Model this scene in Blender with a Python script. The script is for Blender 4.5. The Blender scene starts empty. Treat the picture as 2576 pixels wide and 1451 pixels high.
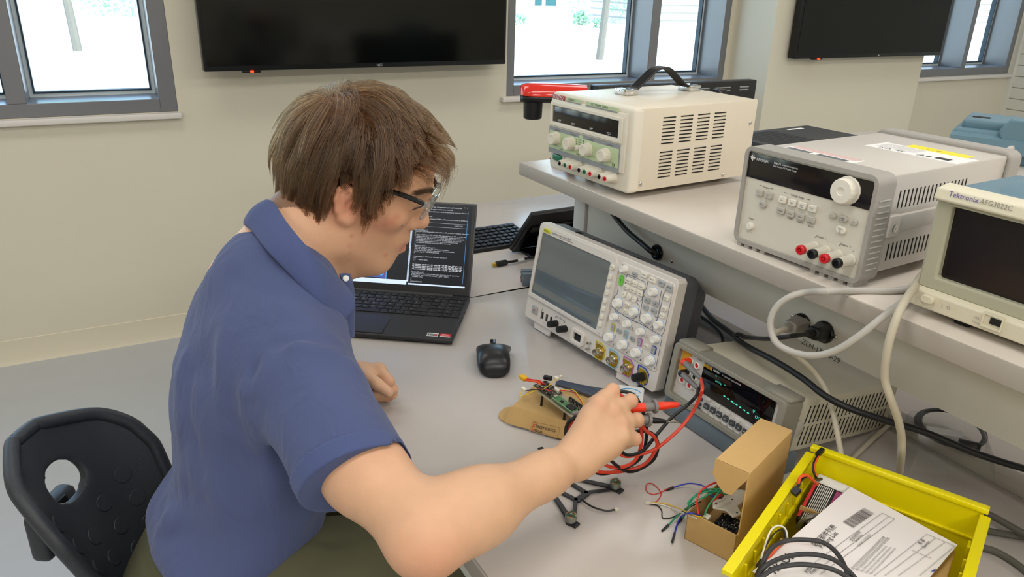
import bpy, bmesh, math, random
import numpy as np
from mathutils import Vector, Matrix
random.seed(7); rng = np.random.default_rng(11)
SC = bpy.context.scene
COL = SC.collection
R = math.radians
T = 0.75                      # worktop height
SH = T + 0.324                # shelf top height
PI = math.pi

# ---------------------------------------------------------------- camera pose (also used to survey the room)
FPX, PIT, ROL, YAW = 1904.7, R(21.975), R(1.675), R(28.45)
CAM = Vector((0, 0, T + 0.708))
def cam_axes():
    f = Vector((0, math.cos(PIT), -math.sin(PIT))); r = Vector((1, 0, 0)); u = r.cross(f)
    c, s = math.cos(ROL), math.sin(ROL)
    r2 = c*r + s*u; u2 = -s*r + c*u
    m = Matrix.Rotation(-YAW, 3, 'Z')
    return m@r2, m@u2, m@f
CR, CU, CF = cam_axes()
def ray(px, py): return CF + CR*((px-1288)/FPX) - CU*((py-725.5)/FPX)
def at(px, py, axis, val):    # point of the photo on a plane of the room
    d = ray(px, py); return CAM + d*((val-CAM[axis])/d[axis])
def dep(px, py, d): return CAM + ray(px, py)*d

# ---------------------------------------------------------------- materials
def lin(h):
    if isinstance(h, str): c = [int(h[i:i+2], 16)/255 for i in (0, 2, 4)]
    else: c = [x/255 for x in h]
    return tuple((x/12.92 if x <= .04045 else ((x+.055)/1.055)**2.4) for x in c) + (1,)
MATS = {}
def M(name, col, rough=.5, metal=0, spec=.5, var=0, vscale=20, bump=0, bscale=200, coat=0, emit=0, sheen=0, sss=0, alpha=1, trans=0, ior=1.45, rvar=0):
    if name in MATS: return MATS[name]
    m = bpy.data.materials.new(name); m.use_nodes = True
    nt = m.node_tree; b = nt.nodes['Principled BSDF']; L = nt.links.new
    c = lin(col)
    b.inputs['Base Color'].default_value = c; b.inputs['Roughness'].default_value = rough
    b.inputs['Metallic'].default_value = metal; b.inputs['Specular IOR Level'].default_value = spec
    b.inputs['IOR'].default_value = ior
    b.inputs['Coat Weight'].default_value = coat; b.inputs['Coat Roughness'].default_value = .08
    b.inputs['Alpha'].default_value = alpha; b.inputs['Transmission Weight'].default_value = trans
    if sheen: b.inputs['Sheen Weight'].default_value = sheen; b.inputs['Sheen Roughness'].default_value = .5
    if sss:
        b.inputs['Subsurface Weight'].default_value = sss; b.inputs['Subsurface Radius'].default_value = (.012, .005, .003); b.inputs['Subsurface Scale'].default_value = .35
    if emit: b.inputs['Emission Color'].default_value = c; b.inputs['Emission Strength'].default_value = emit
    if var or bump or rvar:
        tc = nt.nodes.new('ShaderNodeTexCoord')
    if var or rvar:
        n = nt.nodes.new('ShaderNodeTexNoise'); n.inputs['Scale'].default_value = vscale; n.inputs['Detail'].default_value = 5
        L(tc.outputs['Object'], n.inputs['Vector'])
        if var:
            mx = nt.nodes.new('ShaderNodeMix'); mx.data_type = 'RGBA'
            mx.inputs[6].default_value = tuple(min(1, x*(1-var)) for x in c[:3]) + (1,)
            mx.inputs[7].default_value = tuple(min(1, x*(1+var)) for x in c[:3]) + (1,)
            L(n.outputs['Fac'], mx.inputs[0]); L(mx.outputs[2], b.inputs['Base Color'])
        if rvar:
            mr = nt.nodes.new('ShaderNodeMapRange'); mr.inputs[3].default_value = rough-rvar; mr.inputs[4].default_value = rough+rvar
            L(n.outputs['Fac'], mr.inputs[0]); L(mr.outputs[0], b.inputs['Roughness'])
    if bump:
        n2 = nt.nodes.new('ShaderNodeTexNoise'); n2.inputs['Scale'].default_value = bscale; n2.inputs['Detail'].default_value = 3
        L(tc.outputs['Object'], n2.inputs['Vector'])
        bp = nt.nodes.new('ShaderNodeBump'); bp.inputs['Strength'].default_value = bump; bp.inputs['Distance'].default_value = .002
        L(n2.outputs['Fac'], bp.inputs['Height']); L(bp.outputs[0], b.inputs['Normal'])
    MATS[name] = m
    return m
def glass_mat(name, tint='f4fafa', refl=.06, rough=0):
    m = bpy.data.materials.new(name); m.use_nodes = True; nt = m.node_tree; nt.nodes.clear(); L = nt.links.new
    o = nt.nodes.new('ShaderNodeOutputMaterial'); mx = nt.nodes.new('ShaderNodeMixShader')
    t = nt.nodes.new('ShaderNodeBsdfTransparent'); g = nt.nodes.new('ShaderNodeBsdfGlossy'); lw = nt.nodes.new('ShaderNodeLayerWeight'); lw.inputs[0].default_value = .5
    t.inputs[0].default_value = lin(tint); g.inputs['Roughness'].default_value = rough
    pw = nt.nodes.new('ShaderNodeMath'); pw.operation = 'POWER'; pw.inputs[1].default_value = 5
    mt = nt.nodes.new('ShaderNodeMath'); mt.operation = 'MULTIPLY_ADD'; mt.inputs[1].default_value = .9; mt.inputs[2].default_value = refl*.5; mt.use_clamp = True
    L(lw.outputs['Facing'], pw.inputs[0]); L(pw.outputs[0], mt.inputs[0]); L(mt.outputs[0], mx.inputs[0]); L(t.outputs[0], mx.inputs[1]); L(g.outputs[0], mx.inputs[2]); L(mx.outputs[0], o.inputs[0])
    MATS[name] = m
    return m

# ---------------------------------------------------------------- mesh builder
def spline(pts, n=8, closed=False):
    P = [Vector(p) for p in pts]; out = []; N = len(P)
    if N < 3: return P
    rng_ = range(N) if closed else range(N-1)
    for i in rng_:
        if closed: a, b, c, d = P[(i-1) % N], P[i], P[(i+1) % N], P[(i+2) % N]
        else: a, b, c, d = P[max(i-1, 0)], P[i], P[i+1], P[min(i+2, N-1)]
        for k in range(n):
            t = k/n
            out.append(.5*((2*b)+(c-a)*t+(2*a-5*b+4*c-d)*t*t+(3*b-a-3*c+d)*t**3))
    if not closed: out.append(P[-1])
    return out
TXT = {}
def text_geo(s):
    if s not in TXT:
        cu = bpy.data.curves.new('glyphs', 'FONT'); cu.body = s; cu.size = 1; cu.resolution_u = 2
        o = bpy.data.objects.new('glyphs', cu)
        me = bpy.data.meshes.new_from_object(o)
        TXT[s] = ([tuple(v.co) for v in me.vertices], [tuple(p.vertices) for p in me.polygons])
        bpy.data.objects.remove(o); bpy.data.curves.remove(cu); bpy.data.meshes.remove(me)
    return TXT[s]
class MB:
    def __init__(s, *mats):
        s.v = []; s.f = []; s.m = []; s.mats = list(mats); s.c = 0; s.X = Matrix.Identity(4)
    def use(s, m):
        if m not in s.mats: s.mats.append(m)
        s.c = s.mats.index(m); return s
    def add(s, vs, fs):
        o = len(s.v)
        s.v += [tuple(s.X @ Vector(v)) for v in vs]; s.f += [tuple(i+o for i in f) for f in fs]; s.m += [s.c]*len(fs)
        return s
    def box(s, x0, x1, y0, y1, z0, z1):
        v = [(x, y, z) for z in (z0, z1) for y in (y0, y1) for x in (x0, x1)]
        return s.add(v, [(0, 2, 3, 1), (4, 5, 7, 6), (0, 1, 5, 4), (2, 6, 7, 3), (0, 4, 6, 2), (1, 3, 7, 5)])
    def bm(s, b):
        b.verts.index_update(); s.add([tuple(v.co) for v in b.verts], [tuple(v.index for v in f.verts) for f in b.faces]); b.free(); return s
    def rbox(s, x0, x1, y0, y1, z0, z1, r=.002, n=2):
        b = bmesh.new(); bmesh.ops.create_cube(b, size=1)
        for v in b.verts: v.co = ((x0+x1)/2+v.co.x*(x1-x0), (y0+y1)/2+v.co.y*(y1-y0), (z0+z1)/2+v.co.z*(z1-z0))
        bmesh.ops.bevel(b, geom=list(b.edges), offset=r, segments=n, affect='EDGES', profile=.5)
        return s.bm(b)
    def prism(s, pts, a0, a1, axis='y', cap=True):
        def P(u, w, a): return {'y': (u, a, w), 'z': (u, w, a), 'x': (a, u, w)}[axis]
        n = len(pts); v = [P(u, w, a0) for u, w in pts] + [P(u, w, a1) for u, w in pts]
        f = [(i, (i+1) % n, n+(i+1) % n, n+i) for i in range(n)]
        if cap: f += [tuple(range(n))[::-1], tuple(range(n, 2*n))]
        return s.add(v, f)
    def ring(s, outer, inner, a0, a1, axis='y'):   # a plate with a hole; outer and inner have the same number of points
        def P(u, w, a): return {'y': (u, a, w), 'z': (u, w, a), 'x': (a, u, w)}[axis]
        n = len(outer); v = [P(*p, a0) for p in outer]+[P(*p, a0) for p in inner]+[P(*p, a1) for p in outer]+[P(*p, a1) for p in inner]
        f = []
        for i in range(n):
            j = (i+1) % n
            f += [(i, j, n+j, n+i), (2*n+i, 3*n+i, 3*n+j, 2*n+j), (i, 2*n+i, 2*n+j, j), (n+i, n+j, 3*n+j, 3*n+i)]
        return s.add(v, f)
    def lathe(s, prof, o=(0, 0, 0), axis=(0, 0, 1), n=24, flute=0, fn=0, sx=1, ux=None):
        ax = Vector(axis).normalized(); u = Vector(ux) if ux else ax.orthogonal().normalized(); u = (u-ax*u.dot(ax)).normalized(); w = ax.cross(u); o = Vector(o)
        v = []; f = []
        for k, (r, h) in enumerate(prof):
            for i in range(n):
                a = 2*PI*i/n; rr = r*(1+flute*(.5+.5*math.cos(fn*a))) if flute and r > 1e-6 else r
                v.append(o+ax*h+u*(rr*math.cos(a)*sx)+w*(rr*math.sin(a)))
        for k in range(len(prof)-1):
            for i in range(n):
                j = (i+1) % n; f.append((k*n+i, k*n+j, (k+1)*n+j, (k+1)*n+i))
        f.append(tuple(range(n))[::-1]); f.append(tuple(range((len(prof)-1)*n, len(prof)*n)))
        return s.add(v, f)
    def cyl(s, p0, p1, r0, r1=None, n=20):
        p0, p1 = Vector(p0), Vector(p1); d = p1-p0
        return s.lathe([(r0, 0), (r0 if r1 is None else r1, d.length)], p0, d, n)
    def tube(s, pts, r, n=8, closed=False, sub=6, flat=1, radii=None):
        P = spline(pts, sub, closed) if sub else [Vector(p) for p in pts]
        N = len(P); v = []; f = []
        tang = []
        for i in range(N):
            a = P[(i-1) % N] if closed or i > 0 else P[i]; b = P[(i+1) % N] if closed or i < N-1 else P[i]
            t = (b-a); tang.append(t.normalized() if t.length > 1e-9 else Vector((0, 0, 1)))
        up = tang[0].orthogonal().normalized()
        for i in range(N):
            up = up-tang[i]*up.dot(tang[i]); up = up.normalized() if up.length > 1e-6 else tang[i].orthogonal().normalized()
            w = tang[i].cross(up)
            rr = r if radii is None else np.interp(i/(N-1), np.linspace(0, 1, len(radii)), radii)
            for k in range(n):
                a = 2*PI*k/n; v.append(P[i]+up*(rr*math.cos(a))+w*(rr*flat*math.sin(a)))
        for i in range(N if closed else N-1):
            i2 = (i+1) % N
            for k in range(n):
                k2 = (k+1) % n; f.append((i*n+k, i*n+k2, i2*n+k2, i2*n+k))
        if not closed: f.append(tuple(range(n))[::-1]); f.append(tuple(range((N-1)*n, N*n)))
        return s.add(v, f)
    def text(s, t, size, o, x=(1, 0, 0), up=(0, 0, 1), align='l', sx=1):
        V, F = text_geo(t); x = Vector(x).normalized(); up = Vector(up).normalized(); o = Vector(o)
        if not V: return s
        w = max(v[0] for v in V); k = {'l': 0, 'c': -w/2, 'r': -w}[align]
        return s.add([o+x*((v[0]+k)*size*sx)+up*(v[1]*size) for v in V], F)
    def rrect(s, cx, cz, w, h, r, n=4):
        out = []
        for (sx_, sz_, a0) in ((1, 1, 0), (-1, 1, 90), (-1, -1, 180), (1, -1, 270)):
            for i in range(n+1):
                a = R(a0+90*i/n); out.append((cx+sx_*(w/2-r)+r*math.cos(a), cz+sz_*(h/2-r)+r*math.sin(a)))
        return out
    def build(s, name, parent=None, loc=None, rot=None, bevel=0, seg=2, angle=35, smooth=True):
        me = bpy.data.meshes.new(name); me.from_pydata(s.v, [], s.f)
        for m in s.mats: me.materials.append(m)
        if len(s.mats) > 1: me.polygons.foreach_set('material_index', s.m)
        b = bmesh.new(); b.from_mesh(me); bmesh.ops.recalc_face_normals(b, faces=b.faces); b.to_mesh(me); b.free()
        if smooth:
            me.polygons.foreach_set('use_smooth', [True]*len(me.polygons)); me.set_sharp_from_angle(angle=R(angle))
        o = bpy.data.objects.new(name, me); COL.objects.link(o)
        if parent: o.parent = parent
        if loc is not None: o.location = loc
        if rot is not None: o.rotation_euler = rot
        if bevel:
            md = o.modifiers.new('bevel', 'BEVEL'); md.width = bevel; md.segments = seg; md.limit_method = 'ANGLE'; md.angle_limit = R(40); md.harden_normals = False
        return o
def tag(o, label=None, cat=None, group=None, kind=None):
    if label: o['label'] = label
    if cat: o['category'] = cat
    if group: o['group'] = group
    if kind: o['kind'] = kind
    return o
def thing(name, label, cat, loc=(0, 0, 0), rz=0, tilt=0, group=None):
    o = bpy.data.objects.new(name, None); COL.objects.link(o); o.empty_display_size = .05
    o.location = loc; o.rotation_euler = (tilt, 0, rz)
    return tag(o, label, cat, group)
def struct(o): o['kind'] = 'structure'; return o
def lab(o, t): o['label'] = t; return o
def child_copy(o, parent, loc=None):
    c = o.copy(); COL.objects.link(c); c.parent = parent
    if loc is not None: c.location = loc
    return c
SKY, SUN, LAMP, EXPO = 1.0, 3.6, 16.5, 0
HRES, SRES, NHAIR, HTH, CHYAW = .0026, .0037, 18000, 1.25, -121
# ================================================================ the room
YW = 3.28
m_wall = M('cream_wall_paint', 'd6cfbc', .75, var=.02, vscale=3, bump=.08, bscale=350)
m_wall2 = M('white_panel_paint', 'd9d7cd', .6, var=.02, vscale=3)
m_floor = M('grey_vinyl_floor', 'b3b5b6', .38, var=.04, vscale=14, rvar=.05)
m_ceil = M('white_ceiling_tile', 'e8e6e0', .8, bump=.2, bscale=300)
m_frame = M('grey_window_metal', '7b7c80', .3, metal=.2, var=.02)
m_seal = M('dark_glazing_seal', '2c3c48', .5)
m_bead = M('pale_glazing_bead', 'd9e6ec', .4)
m_sill = M('pale_stone_sill', 'dcd6d0', .4)
m_base = M('cream_baseboard_vinyl', 'd6cdb8', .5)
g_win = glass_mat('clear_window_glass', 'f2f8f8', .05)
struct(MB(m_floor).box(-4.2, 6, -3.8, 3.5, -.05, 0).build('floor'))
struct(MB(m_ceil).box(-4.2, 6, -3.8, 3.5, 2.8, 2.85).build('ceiling'))
ZB, ZT = T+.204, 2.35
opens = [(-2.9, .262), (1.715, 3.068), (4.41, 5.745)]
w = MB(m_wall); xs = -4.2
for a, b in opens:
    w.box(xs, a, YW, YW+.24, 0, 2.85); w.box(a, b, YW, YW+.24, 0, ZB); w.box(a, b, YW, YW+.24, ZT, 2.85); xs = b
w.box(xs, 6, YW, YW+.24, 0, 2.85)
struct(w.build('wall_back'))
struct(MB(m_wall).box(3.1, 4.35, 2.99, YW+.001, 0, 2.8).build('wall_pier'))
w = MB(m_wall2); w.box(5.8, 6, -3.8, YW, 0, 2.8)
z = .02
while z < 2.78:
    w.prism([(5.802, z), (5.79, z+.003), (5.786, z+.072), (5.802, z+.075)], -3.8, YW, 'y'); z += .0765
struct(w.build('wall_right', smooth=False))
struct(MB(m_wall2).box(5.755, 5.80, YW-.03, YW, 0, 2.8).build('trim_1'))
struct(MB(m_wall).box(-4.4, -4.2, -3.8, 3.5, 0, 2.8).build('wall_left'))
struct(MB(m_wall).box(-4.2, 6, -4, -3.8, 0, 2.8).build('wall_front'))
bs = MB(m_base); pr = [(YW, 0), (YW-.016, 0), (YW-.006, .02), (YW-.004, .1), (YW, .102)]
for a, b in ((-4.2, 3.1), (4.35, 5.755)): bs.prism(pr, a, b, 'x')
struct(bs.build('baseboard_back'))
bs = MB(m_base).prism([(2.99, 0), (2.974, 0), (2.984, .02), (2.986, .1), (2.99, .102)], 3.1, 4.35, 'x')
struct(bs.build('baseboard_pier'))
def window(n, a, b, mulls, fw=.062, d0=0, d1=.2, bh=.05):
    root = bpy.data.objects.new(f'window_{n}', None); COL.objects.link(root); root.location = (0, YW, 0); struct(root)
    f = MB(m_frame)
    f.box(a, a+fw, d0, d1, ZB, ZT); f.box(b-fw, b, d0, d1, ZB, ZT); f.box(a+fw, b-fw, d0, d1, ZB, ZB+bh); f.box(a+fw, b-fw, d0, d1, ZT-fw, ZT)
    f.build('window_frame', root, bevel=.002)
    for m0, m1 in mulls: MB(m_frame).box(m0, m1, d0+.001, d1, ZB+bh, ZT-fw).build('mullion', root, bevel=.002)
    xs = [a+fw] + [q for m in mulls for q in m] + [b-fw]
    for i in range(0, len(xs), 2):
        x0, x1 = xs[i], xs[i+1]
        s = MB(m_bead, m_seal)
        o = [(x0, ZB+bh), (x1, ZB+bh), (x1, ZT-fw), (x0, ZT-fw)]
        ins = lambda k: [(x0+k, ZB+bh+k), (x1-k, ZB+bh+k), (x1-k, ZT-fw-k), (x0+k, ZT-fw-k)]
        s.use(m_bead).ring(o, ins(.014), d1-.03, d1, 'y'); s.use(m_seal).ring(ins(.014), ins(.02), d1-.035, d1-.004, 'y')
        s.build('glazing_bead', root, smooth=False)
        MB(g_win).box(x0+.015, x1-.015, d1-.02, d1-.014, ZB+bh+.015, ZT-fw-.015).build('pane', root, smooth=False)
    MB(m_sill).rbox(a-.03, b+.008, -.028, .02, ZB-.024, ZB-.002, .003).build('window_sill', root)
    return root
window(1, -2.9, .262, [(-2.3, -2.24), (-1.65, -1.59), (-1.0, -.94), (-.30, -.238)])  # left panes, out of view, added to give the scope screen a bright reflection
window(2, 1.715, 3.068, [(2.542, 2.596)], fw=.04)
window(3, 4.41, 5.745, [(5.19, 5.235)], fw=.05)

# ---------------------------------------------------------------- outdoors
m_ground = M('sunlit_pale_lawn', 'dedfd6', .9, var=.05, vscale=.6)
m_walk = M('concrete_walk', 'e6e5e0', .9, var=.03, vscale=2)
m_bark = M('tree_bark', '6e6a62', .9, var=.2, vscale=20)
m_leaf = M('green_leaf', '6fbf3e', .6, var=.35, vscale=2)
m_leaf2 = M('dull_green_leaf', '7fb08a', .7, var=.3, vscale=3)
m_bld = M('pale_render', 'e4e2da', .8)
m_brick = M('pale_brick', 'c9c6c0', .8)
m_teal = M('teal_window_glass', '2e5f66', .2)
struct(MB(m_ground).box(-150, 150, 3.9, 200, -.35, -.3).build('ground'))
def leaf_cloud(mb, c, r, n, s):
    for _ in range(n):
        p = Vector(rng.normal(size=3)); p = p.normalized()*(rng.random()**.4); p = Vector((c[0]+p.x*r[0], c[1]+p.y*r[1], c[2]+p.z*r[2]))
        a = Vector(rng.normal(size=3)).normalized(); b = a.orthogonal().normalized()
        q = s*(.6+.8*rng.random())
        mb.add([p-a*q, p+b*q*.5, p+a*q, p-b*q*.5], [(0, 1, 2, 3)])
def tree(x, y, h, label, r=1.1, n=900, lm=m_leaf, lean=.1):
    t = thing('tree', label, 'tree', (x, y, -.3), group='young trees on the lawn outside')
    MB(m_bark).tube([(0, 0, 0), (lean*.4, 0, h*.4), (lean, 0, h*.75), (lean, .05, h)], .06, 8, radii=[.1, .085, .07, .02]).build('trunk', t)
    mb = MB(lm)
    for k in range(6): leaf_cloud(mb, (lean+rng.normal()*r*.45, rng.normal()*r*.4, h*.85+rng.normal()*r*.3), (r*.6, r*.6, r*.45), n//6, .09)
    mb.build('foliage', t, smooth=False)
GZ = -.3
p = at(196, 128, 2, GZ); tree(p.x, p.y, 5.2, 'young tree on the pale lawn seen through the left window', 1.6, 1400, lean=-.2)
p = at(1508, 150, 2, GZ); tree(p.x, p.y, 4.6, 'young bright green tree seen through the middle window', 1.5, 1600, lean=.35)
def shrub(px, py, r, label, n=500):
    p = at(px, py, 2, GZ); o = MB(m_leaf2); leaf_cloud(o, (0, 0, r*.6), (r, r, r*.7), n, .09)
    tag(o.build('shrub', None, (p.x, p.y, GZ), smooth=False), label, 'shrub', 'shrubs on the lawn outside')
shrub(285, 42, 1.6, 'low green shrub right of the tree trunk in the left window', 500)
shrub(1463, 62, .5, 'small round shrub left of the tree in the middle window', 200)
shrub(1470, 30, 2.2, 'broad leafy shrub behind the tree in the middle window', 700)
shrub(1306, 64, .4, 'tiny sparse shrub at the left edge of the middle window', 80)
shrub(1570, 60, 1.2, 'flat green shrub right of the tree in the middle window', 200)
shrub(1506, 70, .35, 'little green shrub at the foot of the tree in the middle window', 120)
t = thing('building', 'pale building with dark teal windows across the lawn', 'building', (0, 60, -.3))
MB(m_bld).box(-40, 44, 0, 8, 0, 9).build('wall', t)
def bwin(px, py, px2):
    a = at(px, py, 1, 60); b_ = at(px2, py, 1, 60); MB(m_teal).box(a.x, b_.x, -.06, .02, a.z+.3, a.z+3.6).build('window', t)
for a in ((28, 4, 44), (52, 4, 74), (1345, 17, 1362), (1372, 18, 1398)): bwin(*a)
p = at(1662, 70, 2, GZ)
t = thing('brick_building', 'grey striped brick building at the right of the middle window', 'building', (p.x, p.y, GZ))
mb = MB(m_brick, M('mortar_line', '9a9894', .9))
for k in range(40): mb.use(m_brick).box(0, 30, -.05, 6, .34*k, .34*k+.26); mb.use(MATS['mortar_line']).box(0, 30, 0, 6, .34*k+.26, .34*k+.34)
mb.build('wall', t, smooth=False)
m_dark = M('dark_louvre', '6a6d6f', .6)
for x in (4.6, 6.1): MB(m_dark).box(x, x+.7, -.12, .0, 1.4, 4.2).build('window', t)

# ---------------------------------------------------------------- wall screens
m_tvb = M('black_tv_plastic', '0b0c0d', .3)
m_tvs = M('dark_tv_glass', '070908', .12, spec=.35)
m_tvsd = M('grey_tv_side', '3c4348', .4)
m_led = M('red_standby_light', 'ff2a10', .4, emit=6)
m_logo = M('pale_print', 'b9bcbd', .5)
def tv(x, y, z, w, h, label, rz=0, led=.17, br=.12):
    t = thing('wall_television', label, 'television', (x, y, z), rz, group='black screens on the back wall')
    b = MB(m_tvb); b.rbox(0, w, 0, .05, 0, h, .004); b.box(w*.3, w*.7, .05, br, h*.3, h*.7); b.build('housing', t)
    MB(m_tvs).box(.012, w-.012, -.002, .002, .02, h-.012).build('screen', t, smooth=False)
    MB(m_led).rbox(led*w-.006, led*w+.006, -.006, .012, -.007, .001, .002).build('standby_light', t)
    MB(m_tvb).rbox(led*w-.035, led*w+.035, .004, .03, -.009, .002, .003).build('sensor_bar', t)
    if w > 1.22: MB(m_logo).text('NEC', .013, (w*.535, -.0045, .006), align='c').build('maker_mark', t, smooth=False)
    else: MB(m_logo).rbox(w*.54-.006, w*.54+.006, -.0045, -.002, .007, .012, .0005).build('maker_mark', t)
tv(.361, 3.155, T+.364, 1.29, .74, 'black wall television left of the middle window, above the seated person', R(.7), .135)
tv(3.215, 2.93, T+.381, 1.185, .69, 'black wall television on the pier at right', R(-.35), .15, .058)
# ================================================================ benches and instrument shelf
m_top = M('grey_laminate_worktop', 'c4bcb5', .25, var=.015, vscale=40, spec=.45, rvar=.04)
m_edge = M('taupe_edge_band', 'a79f95', .45)
m_leg = M('light_grey_bench_metal', 'cfcdc8', .4)
m_shelf = M('pale_laminate_shelf', 'd8cec3', .28, var=.012, vscale=40)
m_panel = M('light_grey_raceway_metal', 'cbc7bb', .38)
m_black = M('black_plastic', '141517', .4)
m_blackg = M('glossy_black_plastic', '0c0d0f', .18)
m_rub = M('black_cable_rubber', '17181a', .45)
m_screw = M('steel_screw', 'b8b6b0', .25, metal=.9)
m_ink = M('black_print', '26262a', .6)
BR = R(1.7)
def bench(label, loc, rz, w, l, legs, group='lab benches'):
    t = thing('lab_bench', label, 'workbench', loc, rz, group=group)
    MB(m_top).rbox(.003, w-.003, .0, l, T-.030, T, .002).build('worktop', t)
    b = MB(m_edge); b.rbox(-.001, .003, 0, l, T-.031, T-.001, .001); b.rbox(w-.003, w+.001, 0, l, T-.031, T-.001, .001)
    b.build('edge_band', t)
    for x, y in legs: MB(m_leg).rbox(x, x+.05, y, y+.05, 0, T-.03, .004).build('leg', t)
    return t
def rotpt(o, rz, p): c, s = math.cos(rz), math.sin(rz); return (o[0]+c*p[0]-s*p[1], o[1]+s*p[0]+c*p[1], 0)
b1 = (.318, 1.525, 0)
t = bench('near grey lab bench under the oscilloscope with the seated person at it', rotpt(b1, BR, (0, -1.9)), BR, .797, 1.898, [(.035, .05), (.035, 1.80), (.70, .05), (.70, 1.80)])
MB(m_leg).rbox(.006, .03, .1, 1.8, T-.062, T-.03, .003).build('apron', t)
t = bench('far grey lab bench beyond the laptop with the low keyboard on it', (.50, 1.5275, 0), 0, 1.56, .762, [(.04, .04), (.04, .67), (1.47, .04), (1.47, .67)])
t = bench('grey lab bench behind the shelf, in shadow beyond the yellow bin', rotpt((1.118, 1.525), BR, (0, -1.9)), BR, .85, 1.898, [(.04, .05), (.04, 1.80), (.72, .05), (.72, 1.80)])
MB(m_edge).rbox(0, .03, 0, 1.898, T, T+.022, .002).build('back_ledge', t)

so = (.834, 1.52)
t = thing('instrument_shelf', 'pale raised shelf carrying the power supplies along the bench', 'shelf', rotpt(so, BR, (0, -2.0)), BR)
SL = 2.0
MB(m_shelf).rbox(.002, .46, 0, SL, SH-.028, SH, .0015).build('shelf_board', t)
MB(m_edge).rbox(-.001, .0025, 0, SL, SH-.029, SH-.001, .001).build('edge_band', t)
PX = .105
p = MB(m_panel).rbox(PX, PX+.10, 0, SL-.135, T+.172, SH-.028, .003).build('raceway_panel', t)
MB(m_leg).rbox(PX-.005, PX+.115, SL-.13, SL-.085, T, SH-.028, .003).build('post', t)
MB(m_leg).rbox(PX+.02, PX+.11, .1, .15, T, SH-.028, .003).build('post', t)
def shelf_local(px, py, x=PX):          # photo point on the raceway face, in shelf coordinates
    n = Vector((math.cos(BR), math.sin(BR), 0)); o = Vector(rotpt(so, BR, (0, -2.0))); d = ray(px, py)
    k = ((o+n*x-CAM).dot(n))/d.dot(n); P = CAM+d*k-o
    e = Vector((-math.sin(BR), math.cos(BR), 0)); return Vector((x, P.dot(e), P.z))
def shelf_world(v):
    n = Vector((math.cos(BR), math.sin(BR), 0)); e = Vector((-math.sin(BR), math.cos(BR), 0)); o = Vector(rotpt(so, BR, (0, -2.0)))
    return o+n*v[0]+e*v[1]+Vector((0, 0, v[2]))
m_ring = M('blue_grey_ring', '2f6f8c', .4)
def outlet(px, py, r, ring=False):
    c = shelf_local(px, py); m = MB(m_blackg)
    m.lathe([(r*.86, .0), (r, -.001), (r, -.004), (r*.9, -.0065), (r*.55, -.0065), (r*.5, -.003), (0.0005, -.003)], c, (1, 0, 0), 28)
    o = m.build('outlet', p)
    if ring: MB(m_ring).tube([c+Vector((-.007, .55*r*math.cos(a), .55*r*math.sin(a))) for a in np.linspace(2.1, 5.2, 12)], .0012, 6).build('indicator_ring', o)
    return c
outlet(1655, 634, .0165, True)
c1 = outlet(2018, 813, .0175); c2 = outlet(2075, 834, .0185)
ms = MB(m_screw)
for q in ((1690, 657), (2102, 848), (1994, 795)):
    c = shelf_local(*q); ms.lathe([(.0034, 0), (.0034, -.001), (.002, -.0022), (.0004, -.0024)], c, (1, 0, 0), 14)
ms.build('screw', p)
c = shelf_local(2017, 862)
MB(m_ink).text('ZEN-13973-29', .0125, (PX-.0006, c.y, c.z-.001), (0, -1, -.03)).build('lettering', p, smooth=False)

t2 = thing('instrument_shelf', 'second pale shelf behind, holding the closed black laptop', 'shelf', rotpt((1.42, 1.50), BR, (0, -2.0)), BR)
MB(m_shelf).rbox(0, .62, 0, 2.0, SH-.028, SH, .0015).build('shelf_board', t2)
for y in (.1, 1.85): MB(m_leg).rbox(.3, .39, y, y+.05, T, SH-.028, .003).build('post', t2)
# ================================================================ bench instruments (each built in its own frame: x right, y into the case, z up, front at y = 0)
m_cream = M('cream_enamel', 'd8cdb9', .36, var=.01, bump=.06, bscale=600)
m_ivory = M('ivory_plastic', 'ddd6c6', .45)
m_green = M('pale_green_panel', 'b9c9a0', .5)
m_slate = M('slate_panel_band', '8d9092', .5)
m_disp = M('smoked_display', '1d1a19', .14)
m_slot = M('dark_vent_slot', '15130f', .8)
m_red = M('red_plastic', 'd0202a', .35)
m_redlab = M('red_label', 'a63a44', .5)
m_grn = M('green_button', '1d6b4f', .35)
m_wht = M('white_print', 'e8e8e4', .6)
m_chrome = M('chrome', 'd8d8d8', .08, metal=1)
def face(x, z, y=0): return Vector((x, y, z))
def knob(mb, x, z, r, l, fl=18, taper=.92, y=0):
    mb.lathe([(r*1.08, 0), (r*1.06, l*.15), (r, l*.2), (r*taper, l*.93), (r*taper*.93, l), (r*taper*.6, l), (r*taper*.58, l-.0006), (.0004, l-.0006)], face(x, z, y), (0, -1, 0), 48, .07, fl)
def slotrow(mb, x, y0, y1, z, h): mb.rbox(x-.0008, x+.0004, y0, y1, z-h/2, z+h/2, .0003, 1)

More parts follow.
